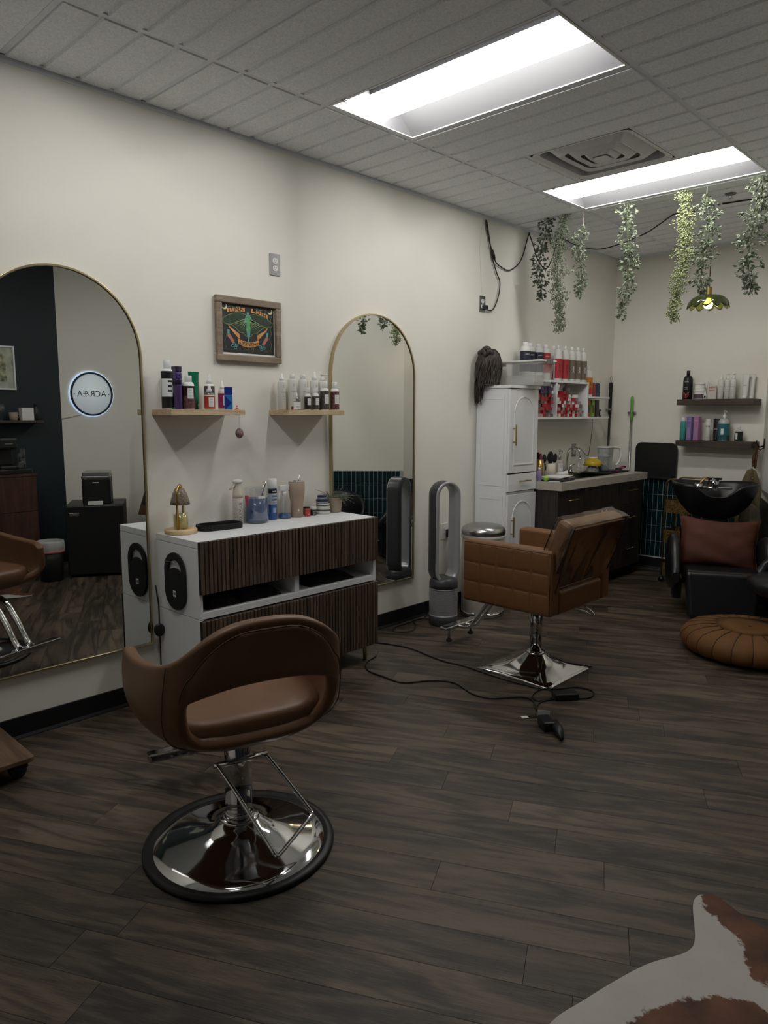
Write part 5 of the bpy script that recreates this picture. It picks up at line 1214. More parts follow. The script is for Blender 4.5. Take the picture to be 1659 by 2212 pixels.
# small hair colour boxes, ends facing the room
cols = {'red': REDL, 'white': SCREENW, 'purple': lab_mat('purple_grey_card', (0.075, 0.060, 0.115)), 'grey': lab_mat('grey_card', (0.14, 0.125, 0.115)), 'orange': lab_mat('orange_card', (0.42, 0.12, 0.04)), 'blush': lab_mat('blush_card', (0.40, 0.30, 0.29)), 'black': GREYG, 'scarlet': lab_mat('scarlet_card', (0.50, 0.04, 0.05)), 'gold': lab_mat('gold_card', (0.48, 0.30, 0.07))}
rg = random.Random(4); BM = {}
ORD = ['first', 'second', 'third', 'fourth', 'fifth', 'sixth', 'seventh', 'eighth', 'ninth']
def cbox(y, z, w, h, side, end, depth, x1, cell, ci=0, ri=0):
    key = (side, end, round(w, 4), round(h, 4), depth)
    if key not in BM:
        a = MB().box(-depth, -0.002, -w/2, w/2, 0, h).mesh('carton'); a.materials.append(cols[side])
        b = MB().box(-0.002, 0, -w/2, w/2, 0, h).mesh('end_flap'); b.materials.append(cols[end]); BM[key] = (a, b)
    a, b = BM[key]
    t = thing('hair_color_box', f'{end}-ended hair colour box, {ORD[ci]} column of the {cell}, {ORD[ri]} from bottom', 'box', (x1, y, z), rg.uniform(-.10, .10), 'hair colour boxes in the wall shelf')
    link('carton', a, t); link('end_flap', b, t)
bw, bh, st = 0.0335, 0.0255, 0.0375
ORD += ['tenth', 'eleventh', 'twelfth', 'thirteenth']
for i in range(9):
    for k_ in range(10 if i > 2 else rg.choice((7, 8, 9))):
        if k_ >= 7 and i > 2: c_ = 'purple'; e_ = 'white' if i == 8 and k_ % 2 else 'purple'
        elif i < 3: c_ = rg.choice(['grey', 'orange', 'black', 'grey', 'gold', 'orange']); e_ = c_
        else: c_ = rg.choice(['red', 'scarlet', 'grey', 'red', 'scarlet', 'blush'] if k_ > 1 else ['grey', 'blush', 'red', 'grey']); e_ = c_
        cbox(3.6725+i*st, BZ+th+0.0005+k_*(bh+0.0006), bw, bh, c_, e_, 0.15, 0.180+rg.uniform(-.012, .016), 'near cubby', i, k_)
for i in range(12):
    for k_ in range([10, 7, 7, 8, 7, 7, 8, 7, 7, 6, 5, 4][i]):
        if i == 0: c_, e_ = ('gold', 'gold') if k_ == 0 else ('white', 'white')
        elif i > 9 or (k_ > 5 and i > 5): c_ = e_ = rg.choice(['blush', 'blush', 'grey', 'white'])
        else: c_ = 'red'; e_ = 'red' if (i+k_) % 2 == 0 and rg.random() < 0.7 or (k_ > 4 and i < 5) else rg.choice(['white', 'white', 'blush'])
        cbox(4.0620+i*st, BZ+th+0.0005+k_*(bh+0.0006), bw, bh, c_, e_, 0.15, 0.180+rg.uniform(-.012, .016), 'far cubby', i, k_)
b_ = bottle('developer_bottle', 'pale pink bottle with tall neck standing inside the far cubby', (0.10, 4.345, BZ+th+8*0.0261+0.0005), 0.030, 0.045, lab_mat('pale_pink_plastic', (0.42, 0.34, 0.36)), lab_mat('pale_pink_plastic', (0.42, 0.34, 0.36)), 0.020, 0.012, None)
# developer bottles on top
gd = 'litre bottles on top of the wall shelf'
VF = math.radians(-48)
def dev(y, x, label, lm, txt=None, h=0.255, r=0.034, z=TZ, l0=0.02, l1=0.175):
    t = bottle('developer_bottle', label, (x, y, z+0.0004), r, h, WHITEB, WHITE, 0.030, 0.013, gd, ((l0, l1, lm, 1.15, 0.3),), 'cap', sh=0.065, rn=0.012, face=VF)
    if txt: text_wrap('lettering', txt, SCREENW if lm is TAUPE else INK, t, r*1.018, (l0+l1)/2, VF+0.35, 0.02, 0.050 if lm is TAUPE else 0.075, True, 0.02)
    return t
dev(4.110, 0.150, 'litre bottle with crimson label, first in the row of tall bottles', REDL, 'ACIDIC')
dev(4.160, 0.075, 'litre bottle with crimson label, set back behind the first one', REDL, 'ACIDIC')
dev(4.222, 0.150, 'litre bottle with crimson label right before the taupe ones', REDL, 'ACIDIC')
dev(4.325, 0.150, 'litre bottle with taupe label right after the crimson ones', TAUPE, 'joico')
dev(4.425, 0.150, 'litre bottle with taupe label, middle one of three', TAUPE, 'joico')
dev(4.508, 0.156, 'litre bottle with taupe label at the end of the top board', TAUPE, 'joico')
for y, x, m, lb in ((3.700, 0.105, NAVY, 'white tub bottle with navy label, first behind the storage bin'), (3.790, 0.090, NAVY, 'white tub bottle with navy label, second behind the storage bin'), (3.885, 0.105, NAVY, 'white tub bottle with navy label, third behind the storage bin'), (4.000, 0.100, REDL, 'white tub bottle with crimson label behind the bin corner')):
    t = bottle('lightener_bottle', lb, (x, y, TZ+0.0004), 0.041, 0.255, WHITEB, WHITE, 0.028, 0.020, gd, ((0.06, 0.215, m, 3.0, 0),), 'cap', sh=0.03, rn=0.020, face=VF)
    text_wrap('lettering', 'LIGHT', SCREENW, t, 0.0416, 0.19, VF+0.3, 0.02, 0.035)
t = dev(4.690, 0.115, 'litre bottle with amber to red label on the low end of the wall shelf', YEL, 'color', 0.235, 0.036, MZ, 0.02, 0.165)
part('label_fade', band(0.0366, 0.02, 0.075, VF+0.3-1.16, VF+0.3+1.16, 12), ORRED, t)
bottle('toner_bottle', 'dark red translucent bottle beside the amber bottle', (0.105, 4.800, MZ+0.0004), 0.024, 0.125, clear('red_tint', (0.40, 0.10, 0.10), 0.55), WHITE, 0.018, 0.010, gd, (), 'cap', sh=0.02, rn=0.009)
bottle('toner_bottle', 'dark blue translucent bottle at the outer end of the wall shelf', (0.105, 4.875, MZ+0.0004), 0.024, 0.125, clear('blue_tint', (0.06, 0.10, 0.18), 0.6), WHITE, 0.018, 0.010, gd, (), 'cap', sh=0.02, rn=0.009)
for y, m, lb, a in ((4.625, lab_mat('fiery_card', (0.42, 0.09, 0.02)), 'upright orange patterned box in the low end cubby', 0), (4.705, lab_mat('lime_card', (0.20, 0.34, 0.03)), 'upright lime green box in the low end cubby', 0), (4.790, lab_mat('aubergine_card', (0.035, 0.020, 0.035)), 'upright dark aubergine box leaning in the low end cubby', 0.08)):
    t = thing('dye_box', lb, 'box', (0.12, y, BZ+th+0.001), 0, 'dye boxes in the end cubby'); t.rotation_euler = (a, 0, 0); part('carton', MB().box(-0.045, 0.045, -0.026, 0.026, 0, 0.145), m, t, 0.001); part('print', MB().box(0.0452, 0.0456, -0.018, 0.016, 0.03, 0.10), PATT if m is not MATS['aubergine_card'] else GREYG, t)
t = thing('hair_tie_card', 'small dark card with a pale ring at the end of the dye boxes', 'card', (0.16, 4.842, BZ+th+0.0005)); part('card', MB().box(-0.003, 0.003, -0.014, 0.014, 0, 0.062), GREYG, t); part('ring', MB().tube([(0.004, 0.009*math.cos(a/8*6.283), 0.03+0.018*math.sin(a/8*6.283)) for a in range(8)], 0.0018, 6, closed=True), SCREENW, t)

# black pole and green broom handle clipped to the walls
p_ = thing('black_pole', 'black pole with wire loop clipped upright in the corner by the shelf', 'pole', (0.030, 5.282, 0.0)); part('shaft', MB().cyl(0.011, 0.0, 1.60, 14), BLACK, p_); part('grip', MB().cyl(0.016, 1.42, 1.716, 16, b=0.004), BLACKM, p_)
part('hang_loop', MB().tube([(0, 0.004, 1.716)]+[(0, 0.020*math.sin(math.radians(a)), 1.752+0.020*math.cos(math.radians(180-a)) ) for a in range(20, 341, 20)]+[(0, -0.004, 1.716)], 0.003, 6), STEEL, p_); part('clip', MB().box(-0.03, 0.014, -0.025, 0.025, 1.46, 1.475), STEEL, p_)
p_ = thing('broom', 'broom with bright green grip and steel shaft clipped to the back wall', 'broom', (0.222, 5.335, 0.0)); part('shaft', MB().cyl(0.010, 0.12, 1.40, 14), STEEL, p_)
part('grip', MB().lathe([(0.011, 1.36), (0.014, 1.40), (0.016, 1.46), (0.013, 1.50), (0.016, 1.54), (0.012, 1.58), (0.004, 1.592)], 16), mat('lime_plastic', (0.13, 0.36, 0.06), 0.4), p_); part('clip', MB().box(-0.035, 0.035, -0.012, 0.028, 1.428, 1.448), STEEL, p_, 0.002); part('head', MB().box(-0.10, 0.10, -0.02, 0.02, 0.06, 0.12), GREEN, p_, 0.005); part('bristles', MB().box(-0.11, 0.11, -0.022, 0.022, 0.0, 0.062), BLACKM, p_)

# ------------------------------------------------------------------ espresso shelves on the back wall
for z, x0, x1, lb in ((1.553, 0.706, 1.330, 'dark espresso shelf on the back wall holding the tall black bottle'), (1.201, 0.714, 1.336, 'lower dark espresso shelf on the back wall holding lilac and pink boxes')):
    solo('floating_shelf', MB().box(x0, x1, YB-0.200, YB, z-0.050, z), DKSHELF, lb, 'shelf', bevel=0.002, group='espresso wall shelves')
ZA, ZB = 1.5534, 1.2014; yy = 5.262; BF = math.radians(-80); gA, gB = 'products on the upper espresso shelf', 'products on the lower espresso shelf'
b_ = bottle('shampoo_bottle', 'tall black bottle with red chevrons on the upper back shelf', (0.756, yy, ZA), 0.040, 0.205, BLACK, BLACK, 0.042, 0.015, gA, (), sh=0.045, rn=0.015, face=BF)
text_wrap('lettering', 'matrix', SCREENW, b_, 0.0405, 0.150, BF-0.1, 0.01, 0.034); text_wrap('lettering', 'total', SCREENW, b_, 0.0405, 0.10, BF-0.1, 0.01, 0.022); text_wrap('lettering', 'results', SCREENW, b_, 0.0405, 0.088, BF-0.1, 0.01, 0.030)
for k_, m in enumerate((mat('salmon_ink', (0.5, 0.16, 0.10), 0.5), ORRED, REDL)):
    mb = MB(); zz = 0.066-k_*0.014
    for s in (-1, 1):
        mb.add([(0.0412*math.cos(BF-0.1+a), 0.0412*math.sin(BF-0.1+a), z) for a, z in ((0, zz-0.022), (s*0.55, zz), (s*0.55, zz-0.010), (0, zz-0.032))], [(0, 1, 2, 3)])
    part('chevron', mb, m, b_)
def tub(label, x, z, r, h, gm, g):
    t = thing('hair_mask_tub', label, 'tub', (x, yy, z), 0, g); part('body', MB().cyl(r, 0, h*0.68, 32, b=0.002), WHITEB, t); part('lid', MB().cyl(r*1.03, h*0.68, h-0.0004, 32, b=0.003), WHITE, t); part('label', band(r*1.004, h*0.06, h*0.5, BF-1.3, BF+1.3, 12), gm, t)
tub('white mask tub with plum label at the bottom of the tub pair', 0.862, ZA, 0.047, 0.085, lab_mat('plum_label', (0.09, 0.055, 0.08)), gA); tub('smaller white mask tub stacked on the plum-label tub', 0.860, ZA+0.0852, 0.042, 0.056, SCREENW, gA)
b_ = bottle('mini_bottle', 'tiny white dispenser bottle before the orange-lettered bottle', (0.925, 5.215, ZA), 0.013, 0.045, WHITEB, WHITE, 0.022, 0.007, gA, ((0.01, 0.03, GREYG, 0.5, 0),), 'spray', face=BF)
b_ = thing('refill_pouch', 'clear slanted spray pouch lettered NEW in red', 'pouch', (0.966, yy, ZA), 0, gA); part('body', MB().prism([(-0.038, 0), (0.038, 0), (0.040, 0.07), (0.030, 0.115), (-0.015, 0.140), (-0.036, 0.150), (-0.038, 0.10)], -0.020, 0.020, m=RX(math.pi/2)), clear('pouch_film', (0.75, 0.72, 0.68), 0.6, 0.3), b_, 0.004); part('spout', MB().tube([(-0.025, 0, 0.140), (-0.036, 0, 0.165)], 0.006, 8), WHITE, b_)
text_part('lettering', 'NEW', REDL, b_, T(0.004, -0.0215, 0.098) @ RX(math.pi/2), 0.02, 0.052, 0.02); text_part('lettering', 'BABY', ORRED, b_, T(0.004, -0.0215, 0.072) @ RX(math.pi/2), 0.02, 0.048, 0.01)
def white_b(x, r, h, ch, kd, lb):
    t = bottle('hair_care_bottle', lb, (x, yy, ZA), r, h, WHITEB, WHITE, ch, r*0.6, gA, (), kd, sh=0.012, rn=r*0.5, face=BF)
    text_wrap('lettering', 'INNERSENSE', INK, t, r*1.012, h*0.62, BF, 0.01, 0.032)
    for k_ in range(3): text_wrap('lettering', 'hair care', INK, t, r*1.012, h*(0.48-0.1*k_), BF, 0.01, 0.018)
white_b(1.034, 0.0245, 0.165, 0.035, 'spray', 'white bottle with pointed cap, first after the NEW pouch'); white_b(1.086, 0.022, 0.165, 0.048, 'pump', 'white pump bottle half hidden between two white bottles'); white_b(1.132, 0.0245, 0.165, 0.048, 'pump', 'white pump bottle third after the NEW pouch')
def tube_(x, y, w, h, m, lb, z, g, capm, txt=None):
    t = thing('squeeze_tube', lb, 'tube', (x, y, z), 0, g); rows = []
    for i in range(9):
        q = i/8; k_ = 0.018*(1-q)+0.003*q; rows.append([(w/2*math.cos(2*math.pi*j/20)*(0.80+0.20*q), k_*math.sin(2*math.pi*j/20), 0.024+(h-0.024)*q) for j in range(20)])
    part('body', MB().grid(rows, closed=True), m, t); part('cap', MB().cyl(w*0.36, 0, 0.026, 18), capm, t); part('crimp', MB().box(-w/2, w/2, -0.003, 0.003, h-0.004, h+0.006), m, t)
    if txt: text_part('lettering', txt, INK if m is WHITEB else SCREENW, t, T(0, -0.0145, h*0.55) @ RX(math.pi/2), 0.02, w*0.5)
tube_(1.228, yy, 0.056, 0.200, WHITEB, 'white squeeze tube, front one of the pair on the upper back shelf', ZA, gA, WHITE, 'INNER'); tube_(1.262, 5.315, 0.050, 0.200, WHITEB, 'white squeeze tube, rear one of the pair on the upper back shelf', ZA, gA, WHITE)
bottle('shampoo_bottle', 'teal bottle with white cap on the lower back shelf', (0.737, yy, ZB), 0.0255, 0.165, TEALP, WHITE, 0.032, 0.019, gB, (), sh=0.02, rn=0.018, face=BF)
for x, m, lb, tx in ((0.797, LILAC, 'tall lilac carton on the lower back shelf', ''), (0.858, PINKC, 'tall pink carton on the lower back shelf', '')):
    t = thing('product_carton', lb, 'box', (x, yy, ZB), math.radians(-14), gB); part('carton', MB().box(-0.023, 0.023, -0.02, 0.02, 0, 0.203), m, t, 0.001); part('panel_print', MB().box(-0.014, 0.014, -0.0206, -0.0201, 0.02, 0.11), lab_mat('pale_violet_ink', (0.34, 0.26, 0.46)), t)
    text_part('lettering', 'amika', SCREENW, t, T(0, -0.0208, 0.17) @ RX(math.pi/2), 0.02, 0.03)
b_ = bottle('hair_mask_bottle', 'slim white bottle lettered K18 on the lower back shelf', (0.960, 5.235, ZB), 0.0235, 0.172, WHITEB, WHITE, 0.012, 0.022, gB, (), sh=0.006, rn=0.022, face=BF); text_wrap('lettering', 'K18', INK, b_, 0.0238, 0.122, BF, 0.02, 0.030, False, 0.03); text_wrap('lettering', 'mist', INK, b_, 0.0238, 0.03, BF, 0.01, 0.014)
tube_(1.004, 5.305, 0.056, 0.182, BLACK, 'black squeeze tube behind the K18 bottle', ZB, gB, BLACK, 'grey')
b_ = bottle('pump_bottle', 'big pump bottle with teal wave label on the lower back shelf', (1.080, yy, ZB), 0.046, 0.190, clear('cloudy_plastic', (0.72, 0.72, 0.70), 0.55, 0.2), WHITE, 0.070, 0.014, gB, ((0.006, 0.148, TEALL, 1.5, 0), (0.006, 0.05, mat('wave_print', (0.14, 0.30, 0.30), 0.5, var=0.9, vscale=60), 1.5, 0)), 'pump', sh=0.035, rn=0.014, face=BF)
part('paper_label', band(0.0472, 0.055, 0.105, BF-0.35, BF+0.12, 6), SCREENW, b_); text_wrap('lettering', 'R+Co', INK, b_, 0.0479, 0.094, BF-0.12, 0.01, 0.014, False, 0.02); part('fluid', MB().cyl(0.043, 0.003, 0.150, 28), CREAM, b_)
b_ = bottle('styling_bottle', 'small bottle with black label at the far end of the lower back shelf', (1.202, yy, ZB), 0.032, 0.098, clear('cloudy_plastic', (0.72, 0.72, 0.70), 0.55, 0.2), FROST, 0.030, 0.013, gB, ((0.006, 0.082, GREYG, 1.6, 0), (0.006, 0.03, GREENT, 1.6, 0)), sh=0.025, rn=0.012, face=BF)
part('paper_label', band(0.0330, 0.020, 0.070, BF-0.75, BF-0.15, 6), SCREENW, b_); text_wrap('lettering', 'R+Co', INK, b_, 0.0336, 0.060, BF-0.45, 0.01, 0.012, False, 0.02)

# ------------------------------------------------------------------ stool with tall black back, gold cart
s = thing('hanging_board', 'large black rounded board hung on the back wall behind the counter end', 'board', (0.480, YB-0.036, 1.005), 0)
part('board', MB().prism(rrect(0.385, 0.325, 0.055, 7), -0.014, 0.014, m=RX(math.pi/2)), BLACK, s, 0.010, seg=3)
part('rim', MB().ring(rrect(0.385, 0.325, 0.055, 7), rrect(0.355, 0.295, 0.045, 7), 0.012, 0.018, m=RX(math.pi/2)), BLACKM, s, 0.002)
for x in (-0.1, 0.1): part('hook', MB().rod((x, 0.014, 0.08), (x, 0.0355, 0.08), 0.006), STEEL, s)
ca = thing('gold_trolley', 'slim gold trolley with perforated tiers behind the wash chair', 'trolley', (0, 0, 0))
x0, x1, y0, y1 = 0.775, 1.135, 4.87, 5.11
for y in (y0, y1):
    part('frame', MB().tube([(x0, y, 0.05), (x0, y, 0.83)]+[(x0+0.055-0.055*math.cos(math.radians(a)), y, 0.83+0.055*math.sin(math.radians(a))) for a in range(15, 91, 15)]+[(x1-0.055+0.055*math.sin(math.radians(a)), y, 0.83+0.055*math.cos(math.radians(a))) for a in range(0, 91, 15)]+[(x1, y, 0.05)], 0.007, 8), GOLD, ca)
PERF = mat('perforated_gold', (0.17, 0.11, 0.035), 0.45, 0.7, var=0.85, vscale=95)
for z in (0.60, 0.345, 0.06):
    tr_ = part('tier', MB().box(x0+0.006, x1-0.006, y0+0.006, y1-0.006, z, z+0.006), GOLD, ca)
    part('gallery', MB().box(x0+0.004, x1-0.004, y0, y0+0.004, z, z+0.108).box(x0, x0+0.004, y0, y1, z, z+0.108).box(x0+0.004, x1-0.004, y1-0.004, y1, z, z+0.108).box(x1-0.004, x1, y0, y1, z, z+0.108), PERF, tr_)
for x in (x0, x1):
    for y in (y0, y1): part('caster', MB().cyl(0.022, -0.009, 0.009, 14, m=T(x, y, 0.022) @ RX(math.pi/2)).cyl(0.008, 0.02, 0.06, 8, c=(x, y, 0)), BLACK, ca)
# ------------------------------------------------------------------ shampoo chair with basin (local +x is where it faces)
def wash_chair(loc, ang, label):
    t = thing('shampoo_chair', label, 'salon chair', loc, ang)
    part('seat', MB().box(-0.24, 0.25, -0.245, 0.245, 0.235, 0.350), BLEATHER, t, 0.04, seg=4)
    R = T(-0.20, 0, 0.28) @ RY(math.radians(-24))
    part('backrest', MB().box(-0.05, 0.05, -0.235, 0.235, 0.0, 0.36, m=R), BLEATHER, t, 0.045, seg=4)
    L = T(0.25, 0, 0.345) @ RY(math.radians(168))
    part('leg_rest', MB().prism([(-0.243, 0), (0.243, 0), (0.215, 0.315), (0.18, 0.335), (-0.18, 0.335), (-0.215, 0.315)], -0.075, 0.02, m=L @ Matrix(((0, 0, -1, 0), (1, 0, 0, 0), (0, 1, 0, 0), (0, 0, 0, 1)))), BLEATHER, t, 0.028, seg=4)
    for s in (-1, 1):                      # curved arms
        rows = []
        for i in range(13):
            q = i/12; x = -0.26+0.56*q; top = 0.47+0.10*math.sin(math.pi*min(1, q*1.05))-0.17*max(0, q-0.6)**1.2*2.2; bot = 0.26-0.09*math.sin(math.pi*q)
            cy_, hw = s*0.305, 0.048; zc, hz = (top+bot)/2, (top-bot)/2; end = max(0.35, math.sin(math.pi*min(max(q, 0.06), 0.94))**0.4)
            rows.append([(x, cy_+hw*end*math.copysign(abs(math.cos(a))**0.7, math.cos(a)), zc+hz*(0.7+0.3*end)*math.copysign(abs(math.sin(a))**0.7, math.sin(a))) for a in [2*math.pi*k/20 for k in range(20)]])
        mb = MB().grid(rows, closed=True); mb.add(rows[0], [tuple(range(20))]); mb.add(rows[-1], [tuple(range(20))])
        part('armrest', mb, BLEATHER, t)
        part('arm_support', MB().box(-0.06, 0.06, s*0.24, s*0.30, 0.10, 0.24), BLACK, t, 0.006)
    part('pedestal', MB().box(-0.30, 0.10, -0.11, 0.11, 0.0, 0.235), BLACK, t, 0.01)
    part('chrome_foot', MB().lathe([(0.16, 0.0), (0.165, 0.01), (0.10, 0.035), (0.06, 0.06), (0.05, 0.235)], 36, c=(0.02, 0, 0.0005)), CHROME, t)
    # basin: flared black bowl with a neck notch towards the seat
    rows = []; N = 56
    prof = [(0.10, 0.0), (0.18, 0.04), (0.245, 0.11), (0.285, 0.19), (0.300, 0.245), (0.303, 0.262), (0.285, 0.266), (0.265, 0.24), (0.22, 0.13), (0.13, 0.05), (0.0, 0.045)]
    for r, z in prof:
        row = []
        for i in range(N):
            a = 2*math.pi*i/N; front = math.exp(-(min(a, 2*math.pi-a)/0.40)**4); hz = z/0.266
            zz = z-0.085*front*hz*hz; sq = 1.0/(abs(math.cos(a))**3.2+abs(math.sin(a))**3.2)**(1/3.2)
            row.append((-0.43+r*0.80*sq*math.cos(a)-0.045*front*(r > 0.2), r*1.0*sq*math.sin(a), 0.635+zz+0.015*abs(math.sin(a))*hz))
        rows.append(row)
    part('basin', MB().grid(rows, closed=True), BLEATHER, t)
    part('basin_stand', MB().box(-0.55, -0.34, -0.10, 0.10, 0.0, 0.66), BLACK, t, 0.02)
    part('faucet', MB().cyl(0.024, 0.84, 0.93, 18, c=(-0.52, 0.02, 0)).tube([(-0.52, 0.02, 0.90), (-0.46, 0.0, 0.925), (-0.43, -0.01, 0.90)], 0.011, 10).tube([(-0.52, -0.10, 0.86), (-0.52, 0.14, 0.86)], 0.012, 10).ball(0.022, (-0.52, -0.10, 0.865)).box(-0.545, -0.49, -0.03, 0.06, 0.925, 0.94), CHROME, t)
    part('spray_head', MB().lathe([(0.014, 0), (0.032, 0.012), (0.034, 0.03), (0.030, 0.05), (0.024, 0.052)], 20, c=(-0.45, -0.11, 0.845)), CHROME, t)
    part('hose', MB().tube(smooth_path([(-0.52, -0.04, 0.87), (-0.50, -0.03, 0.93), (-0.47, -0.06, 0.94), (-0.45, -0.10, 0.90)], 5), 0.007, 8), GOLD, t)
    return t
WANG = math.atan2(-0.89, 0.45)
wash_chair((1.470, 4.180, 0), WANG, 'black leather shampoo chair with wash basin and orange cushion, facing the camera')
# burnt orange cushion
RUST = mat('rust_velvet', (0.075, 0.020, 0.0085), 0.75, var=0.16, vscale=9, bump=0.5, bscale=22)
rows = []; n = 22; back = []
for i in range(n+1):
    r1, r2 = [], []
    for j in range(n+1):
        u, v_ = -1+2*i/n, -1+2*j/n; e = (max(0, 1-abs(u)**2.6)*max(0, 1-abs(v_)**2.6))**0.5
        px, pz = 0.272*u*(1-0.10*(1-v_*v_)*abs(u)**4), 0.195*v_*(1-0.20*(1-u*u)*abs(v_)**4)
        wr = 0.006*math.sin(4.5*u+7*v_+1.5)*(v_ < 0.3)+0.004*math.sin(11*v_-9*u)*max(0, u)
        r1.append((0.085*e+wr*e, px, pz)); r2.append((-0.05*e, px, pz))
    rows.append(r1); back.append(r2)
cu = thing('cushion', 'burnt orange velvet cushion leaning in the shampoo chair', 'cushion', (1.445, 4.230, 0.500), WANG)
mtx = RY(math.radians(-20)) @ RX(math.radians(-3))
part('front_cover', MB().grid(rows, m=mtx), RUST, cu); part('rear_cover', MB().grid(back, m=mtx), RUST, cu)
part('seam', MB().tube([tuple(mtx @ Vector(p)) for p in rows[0]+[r[-1] for r in rows[1:]]+list(reversed(rows[-1]))[1:]+[r[0] for r in reversed(rows)][1:-1]], 0.004, 6, closed=True), RUST, cu)
# floor pouf
POUF = mat('mustard_leather', (0.130, 0.054, 0.010), 0.75, var=0.12, vscale=8, bump=0.4, bscale=30)
pf_ = thing('floor_pouf', 'low round mustard pouf with stitched segments before the shampoo chair', 'pouf', (1.945, 3.395, 0), 0.2)
prof = [(0.20, 0.0005), (0.31, 0.006), (0.370, 0.030), (0.390, 0.065), (0.385, 0.105), (0.350, 0.140), (0.28, 0.160), (0.20, 0.166), (0.10, 0.163), (0.0, 0.158)]
seg = 22
def pm(a, r, z): return 1-0.022*(abs(math.cos(seg*a/2))**10)
part('body', MB().lathe(prof, 176, mod=pm), POUF, pf_)
sm_ = MB()
for i in range(seg):
    a = 2*math.pi*i/seg; sm_.tube([(r*0.981*math.cos(a), r*0.981*math.sin(a), z+0.001) for r, z in prof[1:8]], 0.0035, 5)
part('seam', sm_, STITCH, pf_); part('top_disc', MB().lathe([(0.205, 0.1655), (0.10, 0.169), (0.0, 0.165)], 40, mod=lambda a, r, z: 1+0.03*math.sin(3*a)), POUF, pf_)
# second wash seat beyond the frame, seen in the mirror
t = thing('wash_stool', 'black tub-backed seat bracketed to the tiled diagonal wall', 'salon chair', (2.065, 3.695, 0), math.radians(225))
part('bracket', MB().box(-0.276, -0.05, -0.05, 0.05, 0.28, 0.335), BLACK, t, 0.005); part('seat', MB().lathe([(0.20, 0.33), (0.235, 0.35), (0.24, 0.41), (0.20, 0.43), (0.0, 0.435)], 36), BLEATHER, t)
rows = []
for i in range(19):
    a = math.radians(70+220*i/18); q = i/18; tp_ = 0.44+0.21*math.sin(math.pi*q)**0.8; row = []
    for r, z in ((0.235, 0.36), (0.262, 0.42), (0.268, tp_-0.03), (0.250, tp_), (0.228, tp_-0.03), (0.222, 0.42)): row.append((r*math.cos(a), r*math.sin(a), z))
    rows.append(row)
mb = MB().grid(rows, closed=True); mb.add(rows[0], [tuple(range(6))]); mb.add(rows[-1], [tuple(range(6))]); part('backrest', mb, BLEATHER, t)
# apron on a hook on the alcove wall
ad = (Vector((*RC, 0))-Vector((*RD, 0))).normalized(); an = Vector((-ad.y, ad.x, 0))       # along the wall, into the room
def AP(s, d): q = Vector((*RC, 0))-ad*s+an*d; return (q.x, q.y)
hk = thing('wall_hook', 'black double coat hook on the narrow wall beside the shelves', 'hook', (0, 0, 0)); hx, hy = AP(0.10, 0.0)
h2 = AP(0.10, 0.055); part('plate', MB().prism([AP(0.085, 0.0006), AP(0.115, 0.0006), AP(0.115, 0.008), AP(0.085, 0.008)], 1.15, 1.23), BLACK, hk); part('prong', MB().tube([(*AP(0.10, 0.008), 1.17), (*AP(0.10, 0.04), 1.16), (*h2, 1.185), (*AP(0.10, 0.062), 1.215)], 0.006, 8).tube([(*AP(0.10, 0.008), 1.155), (*AP(0.10, 0.03), 1.135), (*AP(0.10, 0.045), 1.15)], 0.005, 8), BLACK, hk)
CANV = mat('olive_canvas', (0.135, 0.105, 0.055), 0.85, var=0.15, vscale=14, bump=0.4, bscale=200); TANL = mat('saddle_leather', (0.11, 0.055, 0.025), 0.5)
apn = thing('apron', 'olive canvas apron with leather straps hanging from the coat hook', 'apron', (0, 0, 0))
rows = []
for i in range(17):
    q = i/16; z = 0.985-0.66*q; hw = 0.035+0.070*min(1, q*2.2)**0.8; row = []
    for j in range(13):
        v_ = -1+2*j/12; d_ = 0.085+hw*v_*0.98
        row.append((*AP(0.115+0.025*math.sin(v_*4.2+q*2)*min(1, q*2+0.2)+0.03*q, max(0.004, d_)), z-0.02*abs(v_)*(q < 0.1)))
    rows.append(row)
o = part('bib', MB().grid(rows), CANV, apn); md = o.modifiers.new('thick', 'SOLIDIFY'); md.thickness = 0.003
part('strap', MB().tube([(*AP(0.085, 0.06), 0.985), (*AP(0.095, 0.055), 1.09), (*AP(0.10, 0.05), 1.165), (*AP(0.108, 0.055), 1.09), (*AP(0.125, 0.06), 0.985)], 0.008, 6, flat=0.35).tube([(*AP(0.07, 0.07), 1.12), (*AP(0.10, 0.06), 1.165), (*AP(0.12, 0.075), 1.12), (*AP(0.115, 0.075), 1.00)], 0.012, 6, flat=0.35), TANL, apn)
part('red_tab', MB().tube([(*AP(0.115, 0.075), 1.085), (*AP(0.118, 0.078), 1.03)], 0.012, 6, flat=0.3), mat('oxblood_leather', (0.16, 0.03, 0.025), 0.5), apn); part('ring', MB().tube([(*AP(0.118+0.010*math.cos(a/10*6.283), 0.078), 1.015+0.010*math.sin(a/10*6.283)) for a in range(10)], 0.002, 6, closed=True), STEEL, apn)
part('rivet', MB().ball(0.004, (*AP(0.09, 0.085), 0.90)).ball(0.004, (*AP(0.12, 0.075), 0.905)).ball(0.004, (*AP(0.088, 0.085), 0.875)), CREAM, apn)
wp = thing('wall_panel', 'narrow white framed panel on the wall beside the apron', 'panel', (0, 0, 0)); part('frame', MB().prism([AP(0.24, 0.0006), AP(0.70, 0.0006), AP(0.70, 0.015), AP(0.24, 0.015)], 0.80, 1.62), mat('grey_trim', (0.25, 0.25, 0.25), 0.5), wp, 0.002); part('face', MB().prism([AP(0.27, 0.0152), AP(0.67, 0.0152), AP(0.67, 0.017), AP(0.27, 0.017)], 0.83, 1.59), WHITEL, wp)
tb2 = thing('towel', 'crumpled cream towel stuffed beside the wash basin', 'towel', (1.475, 4.79, 0.50), 0.4)
